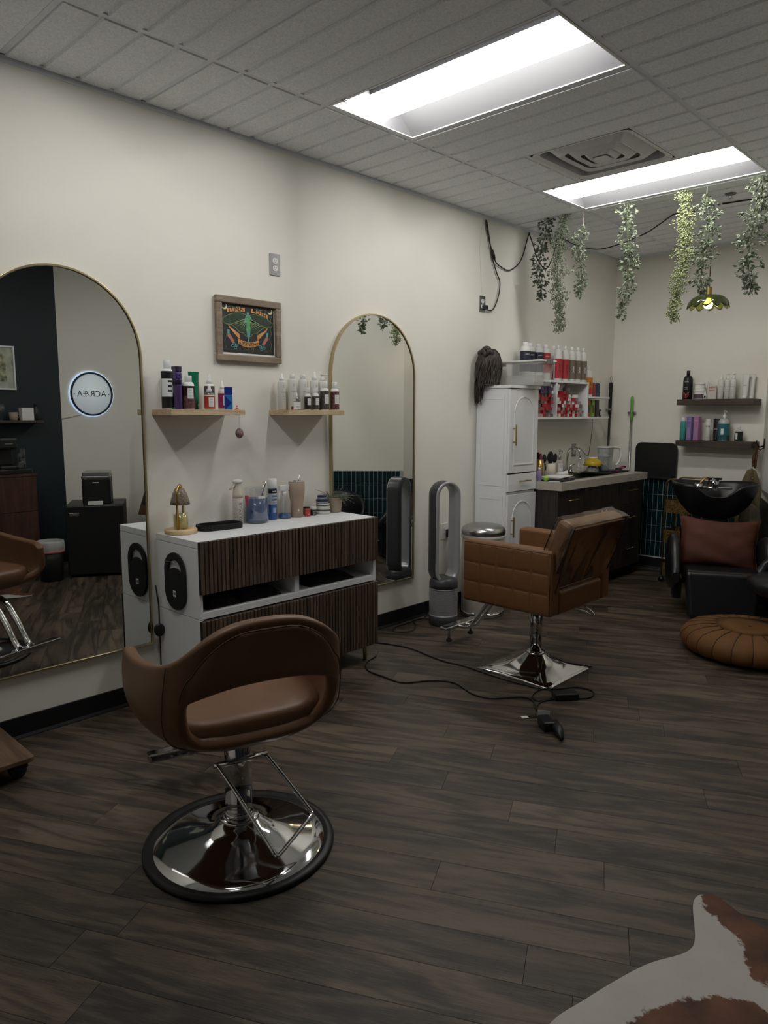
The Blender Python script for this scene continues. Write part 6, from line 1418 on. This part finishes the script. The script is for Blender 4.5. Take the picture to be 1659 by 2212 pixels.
part('folds', MB().lathe([(0.02, 0.0), (0.06, 0.03), (0.075, 0.12), (0.06, 0.20), (0.02, 0.24), (0.0, 0.24)], 32, mod=lambda a, r, z: 1+0.14*math.sin(5*a+20*z)+0.06*math.sin(11*a), sy=0.6), mat('cream_towel', (0.42, 0.37, 0.28), 0.9, bump=0.5, bscale=200), tb2)
part('tail', MB().box(-0.03, 0.03, -0.02, 0.02, -0.06, 0.02), MATS['cream_towel'], tb2, 0.008)
# ------------------------------------------------------------------ pendant lamp and its swagged cord
pl = thing('pendant_lamp', 'green glass petal pendant lamp hanging by the back wall', 'pendant lamp', (1.318, 4.10, 0))
PET = mat('olive_glass', (0.085, 0.105, 0.030), 0.12, var=0.15, trans=0.6, spec=0.6)
sh_ = []
NP = 96
for q in [i/10 for i in range(11)]:
    ph = q*math.pi/2; row = []
    for i in range(NP):
        a = 2*math.pi*i/NP; pet = abs(math.sin(6*a)); r = 0.022+0.112*math.sin(ph)**0.8; r *= 1+0.09*(pet-0.6)*q; z = 2.246-0.066*(1-math.cos(ph))-0.026*pet*q**3
        row.append((r*math.cos(a), r*math.sin(a), z))
    sh_.append(row)
o = part('shade', MB().grid(sh_, closed=True), PET, pl); md = o.modifiers.new('thick', 'SOLIDIFY'); md.thickness = 0.004
part('socket', MB().lathe([(0.012, 2.300), (0.020, 2.294), (0.020, 2.250), (0.026, 2.246), (0.026, 2.232), (0.014, 2.222)], 20), GOLD, pl)
BULB = mat('lit_bulb', (1, 1, 1), 0.5, var=0, emit=(1.0, 0.80, 0.48), estr=PENDANT)
part('bulb', MB().lathe([(0.0, 2.152), (0.020, 2.158), (0.029, 2.176), (0.028, 2.194), (0.016, 2.215), (0.012, 2.224)], 24), BULB, pl)
CORD = mat('twisted_brown_cord', (0.030, 0.022, 0.016), 0.7, var=0.4, vscale=200)
cp = [(0, 0, 2.298), (0, 0, 2.835)]
part('cord', MB().tube(cp, 0.0032, 8), CORD, pl)
sw = [(0.012, 3.275, 2.190), (0.018, 3.379, 2.195), (0.018, 3.447, 2.300), (0.015, 3.467, 2.403), (0.013, 3.428, 2.465), (0.012, 3.372, 2.557), (0.012, 3.339, 2.650), (0.012, 3.301, 2.741), (0.012, 3.282, 2.806), (0.014, 3.292, 2.800), (0.014, 3.333, 2.665), (0.016, 3.370, 2.596), (0.016, 3.408, 2.542), (0.014, 3.480, 2.516), (0.013, 3.590, 2.507), (0.012, 3.713, 2.572), (0.012, 3.773, 2.650), (0.012, 3.814, 2.743), (0.012, 3.850, 2.822),
      (0.03, 3.83, 2.80), (0.12, 3.75, 2.690), (0.18, 3.71, 2.590), (0.247, 3.70, 2.506), (0.286, 3.70, 2.517), (0.300, 3.75, 2.62), (0.20, 3.95, 2.76), (0.10, 4.20, 2.825), (0.09, 4.435, 2.815), (0.12, 4.591, 2.808), (0.20, 4.671, 2.805), (0.382, 4.635, 2.812), (0.536, 4.56, 2.820), (0.694, 4.461, 2.826), (0.877, 4.288, 2.834), (1.029, 4.15, 2.842), (1.125, 4.173, 2.838), (1.241, 4.119, 2.842), (1.318, 4.10, 2.836)]
swp = smooth_path([(x-1.318, y-4.10, z) for x, y, z in sw], 7)
part('swag_cord', MB().tube(swp, 0.0045, 8), CORD, pl)
part('cord_switch', MB().tube([(0.016-1.318, 3.358-4.10, 2.62), (0.016-1.318, 3.374-4.10, 2.585), (0.016-1.318, 3.390-4.10, 2.558)], [0.009, 0.014, 0.009], 10), BLACK, pl)
part('plug', MB().box(0.009-1.318, 0.040-1.318, 3.262-4.10, 3.296-4.10, 2.186, 2.216), BLACK, pl, 0.004)
for x, y, z in ((0.006, 3.286, 2.815), (0.006, 3.852, 2.828)): part('cord_hook', MB().tube([(x-1.318-0.004, y-4.10, z+0.006), (x-1.318+0.012, y-4.10, z-0.006), (x-1.318+0.014, y-4.10, z+0.004)], 0.002, 6), WHITE, pl)
solo('ceiling_cable', MB().tube([(1.36, 4.13, 2.846), (1.60, 4.16, 2.846), (2.05, 4.17, 2.846)], 0.006, 8), BLACK, 'straight black cable running along the ceiling past the pendant', 'cable')
solo('thermostat_wire', MB().tube(smooth_path([(0.004, 3.262, 2.818), (0.004, 3.232, 2.70), (0.004, 3.225, 2.60), (0.004, 3.240, 2.45), (0.004, 3.262, 2.30), (0.004, 3.270, 2.285)], 6), 0.0012, 5), WHITE, 'thin white wire hanging on the wall above the corded outlet', 'wire')
# ------------------------------------------------------------------ hanging garlands along the ceiling grid
VY = 3.672
G1 = mat('eucalyptus_leaf', (0.165, 0.195, 0.130), 0.55, var=0.45, vscale=25); G2 = mat('bright_leaf', (0.240, 0.270, 0.125), 0.55, var=0.35, vscale=25); G3 = mat('dark_leaf', (0.065, 0.085, 0.060), 0.55, var=0.4, vscale=25); STM = mat('stem_green', (0.09, 0.11, 0.05), 0.6)
def garland(x, zt, zb, wd, m, label, seed, n, ls, string=0.0, style='leaf', lean=0.0):
    rg = random.Random(seed); t = thing('hanging_garland', label, 'garland', (x, VY, 0), 0, 'artificial greenery garlands hung from the ceiling')
    top = zt-string
    if string: part('string', MB().rod((0, 0, zt+0.004), (0, 0, top), 0.001, 5), CREAM, t)
    def spine(q): return Vector((0.018*math.sin(6*q+seed)+lean*q, 0.015*math.cos(5*q+seed), top-(top-zb)*q))
    part('stem', MB().tube([spine(i/16) for i in range(17)], 0.0022, 5), STM, t)
    lf = MB(); sp = MB()
    for k in range(n):
        q = rg.random()**0.95; c = spine(q); a = rg.uniform(0, 6.283); env = wd*(0.45+0.55*math.sin(math.pi*min(1, 0.12+q*0.92))**0.5)*(0.45+0.85*abs(math.sin(q*13+seed))**1.5)
        rad = env*1.15*rg.random()**0.7; p = c+Vector((rad*math.cos(a), rad*math.sin(a)*0.8, rg.uniform(-.02, .02)))
        d = Vector((math.cos(a)*0.8, math.sin(a)*0.8, rg.uniform(-1.1, 0.35))).normalized()
        if k % 6 == 0: sp.tube([c+Vector((0, 0, 0.03)), (c+p)/2+Vector((0, 0, 0.012)), p], 0.0011, 4)
        if style == 'leaf':
            for s in range(3):
                e = (d+Vector((rg.uniform(-.7, .7), rg.uniform(-.7, .7), rg.uniform(-.5, .5)))).normalized(); sd = e.cross(Vector((rg.uniform(-1, 1), rg.uniform(-1, 1), rg.uniform(-1, 1)))).normalized()
                L = ls*rg.uniform(0.7, 1.25); nn = e.cross(sd)*L*0.10
                o = len(lf.v); lf.v += [tuple(p), tuple(p+e*L*0.5+sd*L*0.26+nn), tuple(p+e*L), tuple(p+e*L*0.5-sd*L*0.26+nn), tuple(p+e*L*0.5-nn*0.4)]
                lf.f += [(o, o+1, o+4), (o+1, o+2, o+4), (o+2, o+3, o+4), (o+3, o, o+4)]; lf.sm += [False]*4
        else:
            for s in range(4):
                e = p+Vector((rg.uniform(-1, 1), rg.uniform(-1, 1), rg.uniform(-1, 1)))*0.014; L = ls*rg.uniform(0.6, 1.1); o = len(lf.v)
                lf.v += [tuple(e+Vector(v_)*L) for v_ in ((1, 0, 0), (-.5, .8, 0), (-.5, -.8, 0), (0, 0, 1), (0, 0, -1.4))]; lf.f += [(o, o+1, o+3), (o+1, o+2, o+3), (o+2, o, o+3), (o+1, o, o+4), (o+2, o+1, o+4), (o, o+2, o+4)]; lf.sm += [True]*6
    part('twigs', sp, STM, t, kind='stuff'); part('foliage', lf, m, t, kind='stuff')
garland(0.258, 2.850, 2.285, 0.052, G3, 'dark leafy garland nearest the left wall', 1, 260, 0.025, lean=-0.02)
garland(0.413, 2.850, 2.030, 0.062, G1, 'long fine-leaved garland second from the left wall', 2, 520, 0.0056, style='bead', lean=-0.03)
garland(0.577, 2.850, 2.270, 0.045, G1, 'short pale garland on a string, third from the left wall', 3, 240, 0.023, 0.10, lean=-0.03)
garland(0.923, 2.850, 2.095, 0.050, G1, 'leafy garland hanging alone under the middle of the far light', 4, 330, 0.025, lean=-0.02)
garland(1.298, 2.850, 2.050, 0.060, G2, 'longest bright lime garland of fine leaves', 5, 600, 0.0058, style='bead', lean=-0.02)
garland(1.427, 2.850, 2.190, 0.052, G1, 'grey-green garland on a string just before the pendant lamp', 6, 320, 0.025, 0.06, lean=0.02)
garland(1.735, 2.850, 2.180, 0.062, G1, 'broad leafy garland at the right edge of the picture', 7, 340, 0.028, lean=-0.02)

# ------------------------------------------------------------------ power cords on the floor
def cordp(pts, r=0.0045, m=BLACK, k=6): return MB().tube(smooth_path([(x, y, r+0.0006) for x, y in pts], k), r, 8)
pc = thing('power_cord', 'long black power cord with adapter trailing across the floor by the square chair', 'power cord', (0, 0, 0))
part('mains_lead', cordp([(0.12, 1.90), (0.215, 1.963), (0.313, 1.995), (0.437, 2.02), (0.693, 1.984), (0.872, 2.00), (0.95, 1.995), (1.02, 1.99), (1.12, 1.985), (1.25, 1.995), (1.36, 2.01), (1.42, 2.06), (1.487, 2.16), (1.553, 2.171), (1.59, 2.137), (1.596, 2.066), (1.540, 2.000)]), BLACK, pc)
part('adapter', MB().box(-0.062, 0.062, -0.034, 0.034, 0.0005, 0.034, m=T(1.510, 1.990, 0) @ RZ(math.radians(50))), BLACK, pc, 0.006)
part('output_lead', cordp([(1.467, 1.935), (1.438, 1.863), (1.387, 1.88), (1.36, 1.966), (1.385, 2.03), (1.44, 2.0)], 0.0038), BLACK, pc)
part('output_lead', cordp([(1.480, 1.93), (1.453, 1.861), (1.467, 1.795), (1.521, 1.73), (1.566, 1.685), (1.61, 1.66)], 0.0038), BLACK, pc)
pc2 = thing('extension_cord', 'black extension cord from the vanity leg ending in a plug block', 'extension cord', (0, 0, 0))
part('lead', cordp([(0.385, 1.765), (0.40, 1.70), (0.43, 1.64), (0.517, 1.567), (0.652, 1.558), (0.78, 1.567), (0.869, 1.692), (0.976, 1.757), (1.141, 1.701), (1.245, 1.718), (1.30, 1.78), (1.36, 1.85), (1.42, 1.835), (1.479, 1.767), (1.552, 1.701), (1.622, 1.646)]), BLACK, pc2)
part('plug_block', MB().box(-0.05, 0.05, -0.028, 0.028, 0.0005, 0.045, m=T(1.625, 1.62, 0) @ RZ(math.radians(-40))), BLACK, pc2, 0.008)
part('socket_head', MB().tube([(1.655, 1.645, 0.024), (1.70, 1.595, 0.026), (1.755, 1.535, 0.018)], [0.018, 0.024, 0.010], 12), BLACK, pc2)
part('label_tag', MB().box(-0.028, 0.028, -0.0005, 0.0005, 0, 0.034, m=T(1.56, 1.705, 0.010) @ RZ(math.radians(30)) @ RX(0.3)), SCREENW, pc2)
part('strip_label', MB().box(-0.065, 0.04, -0.014, 0.014, 0, 0.001, m=T(1.525, 1.690, 0.0010) @ RZ(math.radians(55))), BLACK, pc2); part('white_label', MB().box(-0.016, 0.016, -0.013, 0.013, 0, 0.0012, m=T(1.492, 1.648, 0.0010) @ RZ(math.radians(55))), SCREENW, pc2)
# cord with switch hanging between mirror and vanity
v_ = thing('lamp_cord', 'black cord with round inline switch hanging between mirror and vanity', 'cord', (0, 0, 0))
part('cord', MB().tube(smooth_path([(0.012, 0.574, 0.58), (0.030, 0.570, 0.54), (0.045, 0.568, 0.50), (0.050, 0.566, 0.42), (0.050, 0.566, 0.30), (0.055, 0.568, 0.12), (0.08, 0.60, 0.006), (0.10, 0.66, 0.006)], 6), 0.0035, 8), BLACK, v_); part('switch', MB().lathe([(0.0, -0.010), (0.022, -0.010), (0.026, -0.006), (0.026, 0.006), (0.022, 0.010), (0.0, 0.010)], 24, m=T(0.056, 0.562, 0.362) @ RY(math.pi/2) @ RX(0.3), sx=1.25), BLACK, v_)

# ------------------------------------------------------------------ cowhide rug
OUT = [(2.508, 0.191), (2.531, 0.302), (2.559, 0.417), (2.594, 0.53), (2.642, 0.622), (2.654, 0.669), (2.646, 0.71), (2.624, 0.764), (2.591, 0.84), (2.583, 0.889), (2.599, 0.919), (2.628, 0.932), (2.689, 0.907), (2.745, 0.886), (2.785, 0.892), (2.86, 0.93), (2.95, 0.95), (3.05, 0.90), (3.12, 0.80), (3.17, 0.70), (3.20, 0.60), (3.22, 0.45), (3.24, 0.20), (3.40, 0.0), (3.45, -0.4), (3.42, -0.75), (3.30, -0.80), (3.10, -0.74), (2.90, -0.85), (2.66, -0.80), (2.60, -0.62), (2.66, -0.40), (2.60, -0.15), (2.53, 0.05)]
BRN = [[(2.589, 0.905), (2.632, 0.841), (2.669, 0.823), (2.705, 0.806), (2.739, 0.79), (2.76, 0.755), (2.785, 0.706), (2.801, 0.669), (2.83, 0.675), (2.88, 0.64), (3.0, 0.55), (3.1, 0.5), (3.6, 0.6), (3.6, 1.1), (2.6, 1.1)],
       [(2.835, 0.600), (2.81, 0.571), (2.778, 0.57), (2.751, 0.538), (2.736, 0.50), (2.707, 0.48), (2.683, 0.426), (2.657, 0.381), (2.646, 0.324), (2.66, 0.20), (2.75, 0.0), (2.9, -0.1), (3.2, 0.0), (3.1, 0.35), (2.95, 0.50)]]
def inside(p, poly):
    c = False
    for i in range(len(poly)):
        (x1, y1), (x2, y2) = poly[i], poly[(i+1) % len(poly)]
        if (y1 > p[1]) != (y2 > p[1]) and p[0] < (x2-x1)*(p[1]-y1)/(y2-y1)+x1: c = not c
    return c
def pdist(p, poly):
    best = 9
    for i in range(len(poly)):
        a, b = Vector(poly[i]), Vector(poly[(i+1) % len(poly)]); d = b-a; q = Vector(p)-a; t_ = max(0, min(1, q.dot(d)/max(1e-9, d.dot(d)))); best = min(best, (q-d*t_).length)
    return best
outl = [(a, b) for a, b, _ in smooth_path([(x, y, 0) for x, y in OUT], 4, True)]
bm = bmesh.new(); vs = [bm.verts.new((x, y, 0.0055)) for x, y in outl]; bm.faces.new(vs)
bmesh.ops.triangulate(bm, faces=bm.faces[:])
for cut in range(28):
    x = 2.52+cut*0.04; bmesh.ops.bisect_plane(bm, geom=bm.verts[:]+bm.edges[:]+bm.faces[:], plane_co=(x, 0, 0), plane_no=(1, 0, 0))
for cut in range(46):
    y = -0.86+cut*0.04; bmesh.ops.bisect_plane(bm, geom=bm.verts[:]+bm.edges[:]+bm.faces[:], plane_co=(0, y, 0), plane_no=(0, 1, 0))
bmesh.ops.triangulate(bm, faces=bm.faces[:])
me = bpy.data.meshes.new('cowhide_rug'); bm.to_mesh(me); bm.free()
at = me.attributes.new('patch', 'FLOAT', 'POINT')
for i, v0 in enumerate(me.vertices):
    p = (v0.co.x, v0.co.y); d = max((pdist(p, b) if inside(p, b) else -pdist(p, b)) for b in BRN); at.data[i].value = d
hm = bpy.data.materials.new('cowhide'); hm.use_nodes = True; nt = hm.node_tree; bs = nt.nodes['Principled BSDF']; bs.inputs['Roughness'].default_value = 0.75
N = nt.nodes.new; L = nt.links.new
an_ = N('ShaderNodeAttribute'); an_.attribute_name = 'patch'; tc = N('ShaderNodeTexCoord')
n1 = N('ShaderNodeTexNoise'); n1.inputs['Scale'].default_value = 34; n1.inputs['Detail'].default_value = 6; n1.inputs['Roughness'].default_value = 0.65; L(tc.outputs['Object'], n1.inputs['Vector'])
ma = N('ShaderNodeMath'); ma.operation = 'MULTIPLY_ADD'; ma.inputs[1].default_value = 0.075; ma.inputs[2].default_value = -0.0375; L(n1.outputs[0], ma.inputs[0])
ad_ = N('ShaderNodeMath'); L(ma.outputs[0], ad_.inputs[0]); L(an_.outputs['Fac'], ad_.inputs[1])
mr = N('ShaderNodeMapRange'); mr.inputs[1].default_value = -0.004; mr.inputs[2].default_value = 0.004; L(ad_.outputs[0], mr.inputs[0])
n2 = N('ShaderNodeTexNoise'); n2.inputs['Scale'].default_value = 7; n2.inputs['Detail'].default_value = 5; L(tc.outputs['Object'], n2.inputs['Vector'])
r1 = N('ShaderNodeValToRGB'); r1.color_ramp.elements[0].color = (0.05, 0.018, 0.008, 1); r1.color_ramp.elements[1].color = (0.19, 0.075, 0.032, 1); r1.color_ramp.elements[0].position = 0.35; r1.color_ramp.elements[1].position = 0.7; L(n2.outputs[0], r1.inputs[0])
r2 = N('ShaderNodeValToRGB'); r2.color_ramp.elements[0].color = (0.40, 0.37, 0.33, 1); r2.color_ramp.elements[1].color = (0.54, 0.52, 0.48, 1); L(n2.outputs[0], r2.inputs[0])
mx = N('ShaderNodeMix'); mx.data_type = 'RGBA'; L(mr.outputs[0], mx.inputs[0]); L(r2.outputs[0], mx.inputs[6]); L(r1.outputs[0], mx.inputs[7]); L(mx.outputs[2], bs.inputs['Base Color'])
n3 = N('ShaderNodeTexNoise'); n3.inputs['Scale'].default_value = 260; mp = N('ShaderNodeMapping'); mp.inputs['Scale'].default_value = (1, 0.3, 1); L(tc.outputs['Object'], mp.inputs[0]); L(mp.outputs[0], n3.inputs['Vector'])
bp_ = N('ShaderNodeBump'); bp_.inputs['Strength'].default_value = 0.5; bp_.inputs['Distance'].default_value = 0.002; L(n3.outputs[0], bp_.inputs['Height']); L(bp_.outputs[0], bs.inputs['Normal'])
me.materials.append(hm)
rug = link('cowhide_rug', me); md = rug.modifiers.new('thick', 'SOLIDIFY'); md.thickness = 0.0045; md.offset = -1
tag(rug, 'brown and white cowhide rug in the near corner of the floor', 'rug')
# corner of a wooden stand at the left edge
w_ = thing('wooden_stand', 'corner of a low wooden stand on black casters at the left edge', 'stand', (0.10, -0.62, 0))
part('board', MB().prism(rrect(0.44, 0.62, 0.02, 4, 0.10, 0.12), 0.072, 0.092), wood('stand_wood', (0.075, 0.040, 0.020), (0.17, 0.10, 0.055), 6, (1, 12, 12), 0.5, 0.1), w_, 0.003)
for x, y in ((0.26, 0.38), (0.26, -0.14), (-0.07, 0.38), (-0.07, -0.14)): part('caster', MB().box(x-0.04, x+0.04, y-0.03, y+0.03, 0.045, 0.072).cyl(0.032, -0.02, 0.02, 18, m=T(x, y, 0.0325) @ RY(math.pi/2)), BLACK, w_, 0.006)
# ------------------------------------------------------------------ the near side of the room, seen in the first mirror
sg = thing('lit_sign', 'round lit wall sign with a dark rim reading ACRAEA in serif capitals', 'sign', (XR-0.002, 1.95, 1.602), 0)
sg['label'] = 'round backlit wall sign with dark rim reading ACR\u00c6A'
NX = Matrix(((0, 0, -1, 0), (-1, 0, 0, 0), (0, 1, 0, 0), (0, 0, 0, 1)))     # faces -x: local x -> -y, y -> z, z -> -x
part('backlight', MB().cyl(0.218, 0.004, 0.012, 64, m=NX), mat('sign_glow', (0.7, 0.8, 0.95), 0.5, var=0, emit=(0.55, 0.72, 1.0), estr=0.9), sg)
part('rim', MB().lathe([(0.190, 0.013), (0.206, 0.013), (0.206, 0.028), (0.190, 0.028), (0.190, 0.013)], 64, m=NX), NAVY, sg); part('face', MB().cyl(0.190, 0.013, 0.018, 64, m=NX), mat('sign_face', (0.72, 0.76, 0.78), 0.4, var=0.01, emit=(0.80, 0.90, 1.0), estr=0.30), sg)
text_part('lettering', 'ACR\u00c6A', INK, sg, NX @ T(0, 0, 0.0185), 0.07, 0.285)
for s in (-1, 1): part('stud', MB().cyl(0.006, 0.018, 0.022, 12, m=NX @ T(s*0.168, 0, 0)), STEEL, sg)
part('cable', MB().tube([(-0.006, -0.09, -0.19), (-0.006, -0.20, -0.215), (-0.006, -0.30, -0.235)], 0.004, 6), CREAM, sg)
# picture, shelf, cabinet on the dark wall
pk = thing('framed_print', 'pale framed botanical print on the dark wall', 'picture', (XR-0.002, 1.065, 1.815)); part('frame', MB().ring([(-.205, -.19), (.205, -.19), (.205, .19), (-.205, .19)], [(-.192, -.177), (.192, -.177), (.192, .177), (-.192, .177)], 0, 0.02, m=NX), WHITEL, pk); part('print', MB().box(-.192, .192, -.177, .177, 0.004, 0.008, m=NX), mat('pale_print', (0.42, 0.44, 0.36), 0.6, var=0.25, vscale=14), pk)
part('sketch', MB().box(-.13, .10, -.12, .12, 0.008, 0.0085, m=NX), mat('floral_sketch', (0.30, 0.31, 0.20), 0.6, var=0.9, vscale=26), pk)
solo('floating_shelf', MB().box(XR-0.18, XR, 0.62, 1.43, 1.335, 1.358), DKSHELF, 'dark shelf of cups on the dark wall', 'shelf', bevel=0.002)
for x, y, kd, lb in ((3.56, 1.31, 'box', 'white box on the dark wall shelf'), (3.56, 1.20, 'cup', 'tan cup on the dark wall shelf'), (3.56, 1.10, 'glass', 'clear goblet on the dark wall shelf'), (3.56, 1.39, 'dark', 'dark bottle at the end of the dark wall shelf')):
    t = thing({'box': 'tissue_box', 'cup': 'mug', 'glass': 'goblet', 'dark': 'syrup_bottle'}[kd], lb, {'box': 'box', 'cup': 'mug', 'glass': 'glass', 'dark': 'bottle'}[kd], (x, y, 1.3584))
    if kd == 'box': part('carton', MB().box(-.04, .04, -.05, .05, 0, .11), SCREENW, t, .002); part('slot', MB().box(-.02, .02, -.03, .03, .11, .1105), INK, t)
    elif kd == 'cup': part('cup', MB().lathe([(.028, 0), (.033, .004), (.036, .07), (.033, .07), (.03, .008), (0, .007)], 24), BEIGE, t); part('handle', MB().tube([(0, .034, .055), (0, .055, .04), (0, .034, .018)], .005, 8), BEIGE, t)
    elif kd == 'glass': part('bowl', MB().lathe([(.004, .06), (.03, .08), (.035, .14), (.033, .14), (.028, .083)], 24), CLEARP, t); part('stem', MB().lathe([(.035, 0), (.034, .004), (.005, .01), (.004, .06)], 20), CLEARP, t)
    else: part('body', MB().lathe([(.024, 0), (.026, .003), (.026, .09), (.01, .115), (.01, .13)], 20), BLACK, t); part('cap', MB().cyl(.012, .128, .145, 14), BLACK, t)
cb = thing('credenza', 'mahogany credenza with brass feet against the dark wall', 'cabinet', (0, 0, 0)); x0, x1, y0, y1 = 3.26, 3.65, 0.42, 1.25
part('carcass', MB().box(x0+0.018, x1, y0, y1, 0.12, 0.885), REDCAB, cb, .002); part('top', MB().box(x0-0.005, x1, y0-0.005, y1+0.005, 0.885, 0.905), REDCAB, cb, .002)
for a, b in ((0.125, 0.58), (0.585, 0.88)): 
    for c_, d_ in ((y0+.004, (y0+y1)/2-.002), ((y0+y1)/2+.002, y1-.004)): part('door', MB().box(x0, x0+.018, c_, d_, a, b), REDCAB, cb, .001)
for x in (x0+.04, x1-.05):
    for y in (y0+.05, y1-.03): part('leg', MB().cyl(.012, 0, .12, 12, c=(x, y, 0)), GOLD, cb)
solo('serving_tray', MB().prism(rrect(.30, .50, .03, 4, 3.46, 1.00), .9054, .945), BLACK, 'black tray on the credenza under the coffee maker', 'tray', bevel=.006)
cf = thing('coffee_maker', 'black pod coffee maker on the credenza tray', 'coffee maker', (3.44, 1.06, .9455)); part('base', MB().box(-.13, .12, -.075, .075, 0, .03), BLACK, cf, .008); part('tower', MB().box(0, .12, -.075, .075, .03, .27), BLACK, cf, .012); part('brew_head', MB().box(-.13, .12, -.075, .075, .17, .27), BLACK, cf, .02); part('badge', MB().box(-.132, -.1295, -.03, .03, .215, .222), STEEL, cf)
gj = thing('glass_jar', 'stacked glass tumblers beside the coffee maker', 'glass', (3.44, 1.20, .9455)); part('lower_glass', MB().lathe([(.032, 0), (.036, .003), (.036, .085), (.034, .085), (.033, .006)], 24), CLEARP, gj); part('upper_glass', MB().lathe([(.032, .087), (.036, .09), (.036, .17), (.034, .17), (.033, .093)], 24), CLEARP, gj)
FA = math.radians(30)
fg = thing('mini_fridge', 'black mini fridge against the white wall under the lit sign', 'fridge', (2.885, 1.575, 0), FA); part('body', MB().box(0.055, 0.48, -.235, .235, 0.02, .632), BLACK, fg, .006); part('door', MB().box(0, 0.052, -.235, .235, .025, .628), BLACK, fg, .008); part('badge', MB().box(-.002, .0005, -.205, -.125, .545, .570), STEEL, fg, .003)
for x in (.06, .44):
    for y in (-.2, .2): part('foot', MB().cyl(.015, 0, .022, 12, c=(x, y, 0)), BLACK, fg)
im = thing('ice_maker', 'black countertop ice maker with clear lid on the mini fridge', 'ice maker', (3.085, 1.705, .6324), FA); part('body', MB().prism(rrect(.30, .235, .03, 5), 0, .225), BLACK, im, .008); part('band', MB().prism(rrect(.305, .24, .03, 5), .225, .243), STEEL, im, .003); part('lid', MB().prism(rrect(.29, .225, .03, 5), .243, .275), clear('smoked_lid', (.25, .25, .26), .5), im, .006); part('badge', MB().box(-.1525, -.151, -.025, .025, .185, .192), SCREENW, im)
solo('card_stack', MB().box(-.03, .03, -.06, .06, 0, .028), SCREENW, 'small stack of white cards before the ice maker', 'cards', (2.925, 1.605, .6324), (0, 0, FA), bevel=.001)
tc_ = thing('waste_bin', 'black waste bin with a pink-striped clear liner by the mini fridge', 'waste bin', (3.04, 1.245, 0)); part('bin', MB().lathe([(.085, 0), (.09, .003), (.105, .33), (.10, .33), (.085, .01)], 32), BLACK, tc_); part('liner', MB().lathe([(.106, .26), (.112, .27), (.112, .335), (.104, .345), (.098, .33)], 36, mod=lambda a, r, z: 1+.03*math.sin(9*a)+.02*math.sin(17*a)), clear('liner_film', (.80, .80, .80), .45, .3), tc_); part('liner_hem', MB().lathe([(.107, .245), (.113, .25), (.113, .268), (.107, .27)], 36, mod=lambda a, r, z: 1+.03*math.sin(9*a)+.02*math.sin(17*a)), mat('pink_film', (.45, .16, .18), .4), tc_)
hb = thing('leather_bag', 'black leather bag with tan base hanging near the mini fridge', 'bag', (3.40, 2.44, .42), math.radians(40))
part('body', MB().grid([[((0.02+.05*(1-q))*math.cos(a), (.03+.12*(1-q))*math.sin(a), .10+.36*q) for a in [2*math.pi*k/24 for k in range(24)]] for q in [i/8 for i in range(9)]], closed=True), BLEATHER, hb); part('base', MB().grid([[((.07+.015*(1-q))*math.cos(a), (.15+.03*(1-q))*math.sin(a), .10*q) for a in [2*math.pi*k/24 for k in range(24)]] for q in (0, .3, .7, 1)], closed=True), TANL, hb); part('strap', MB().tube([(0, -.02, .44), (.01, 0, .93), (0, .02, .44)], .008, 8), BLEATHER, hb)
wh = thing('wall_hook', 'black wall hook holding the leather bag', 'hook', (0, 0, 0)); part('bar', MB().tube([(3.565, 2.575, 1.36), (3.50, 2.51, 1.352), (3.42, 2.45, 1.340), (3.405, 2.44, 1.365)], .006, 8), BLACK, wh); part('plate', MB().box(-.02, .02, -.004, .004, -.03, .03, m=T(3.572, 2.580, 1.36) @ RZ(math.radians(-45))), BLACK, wh)
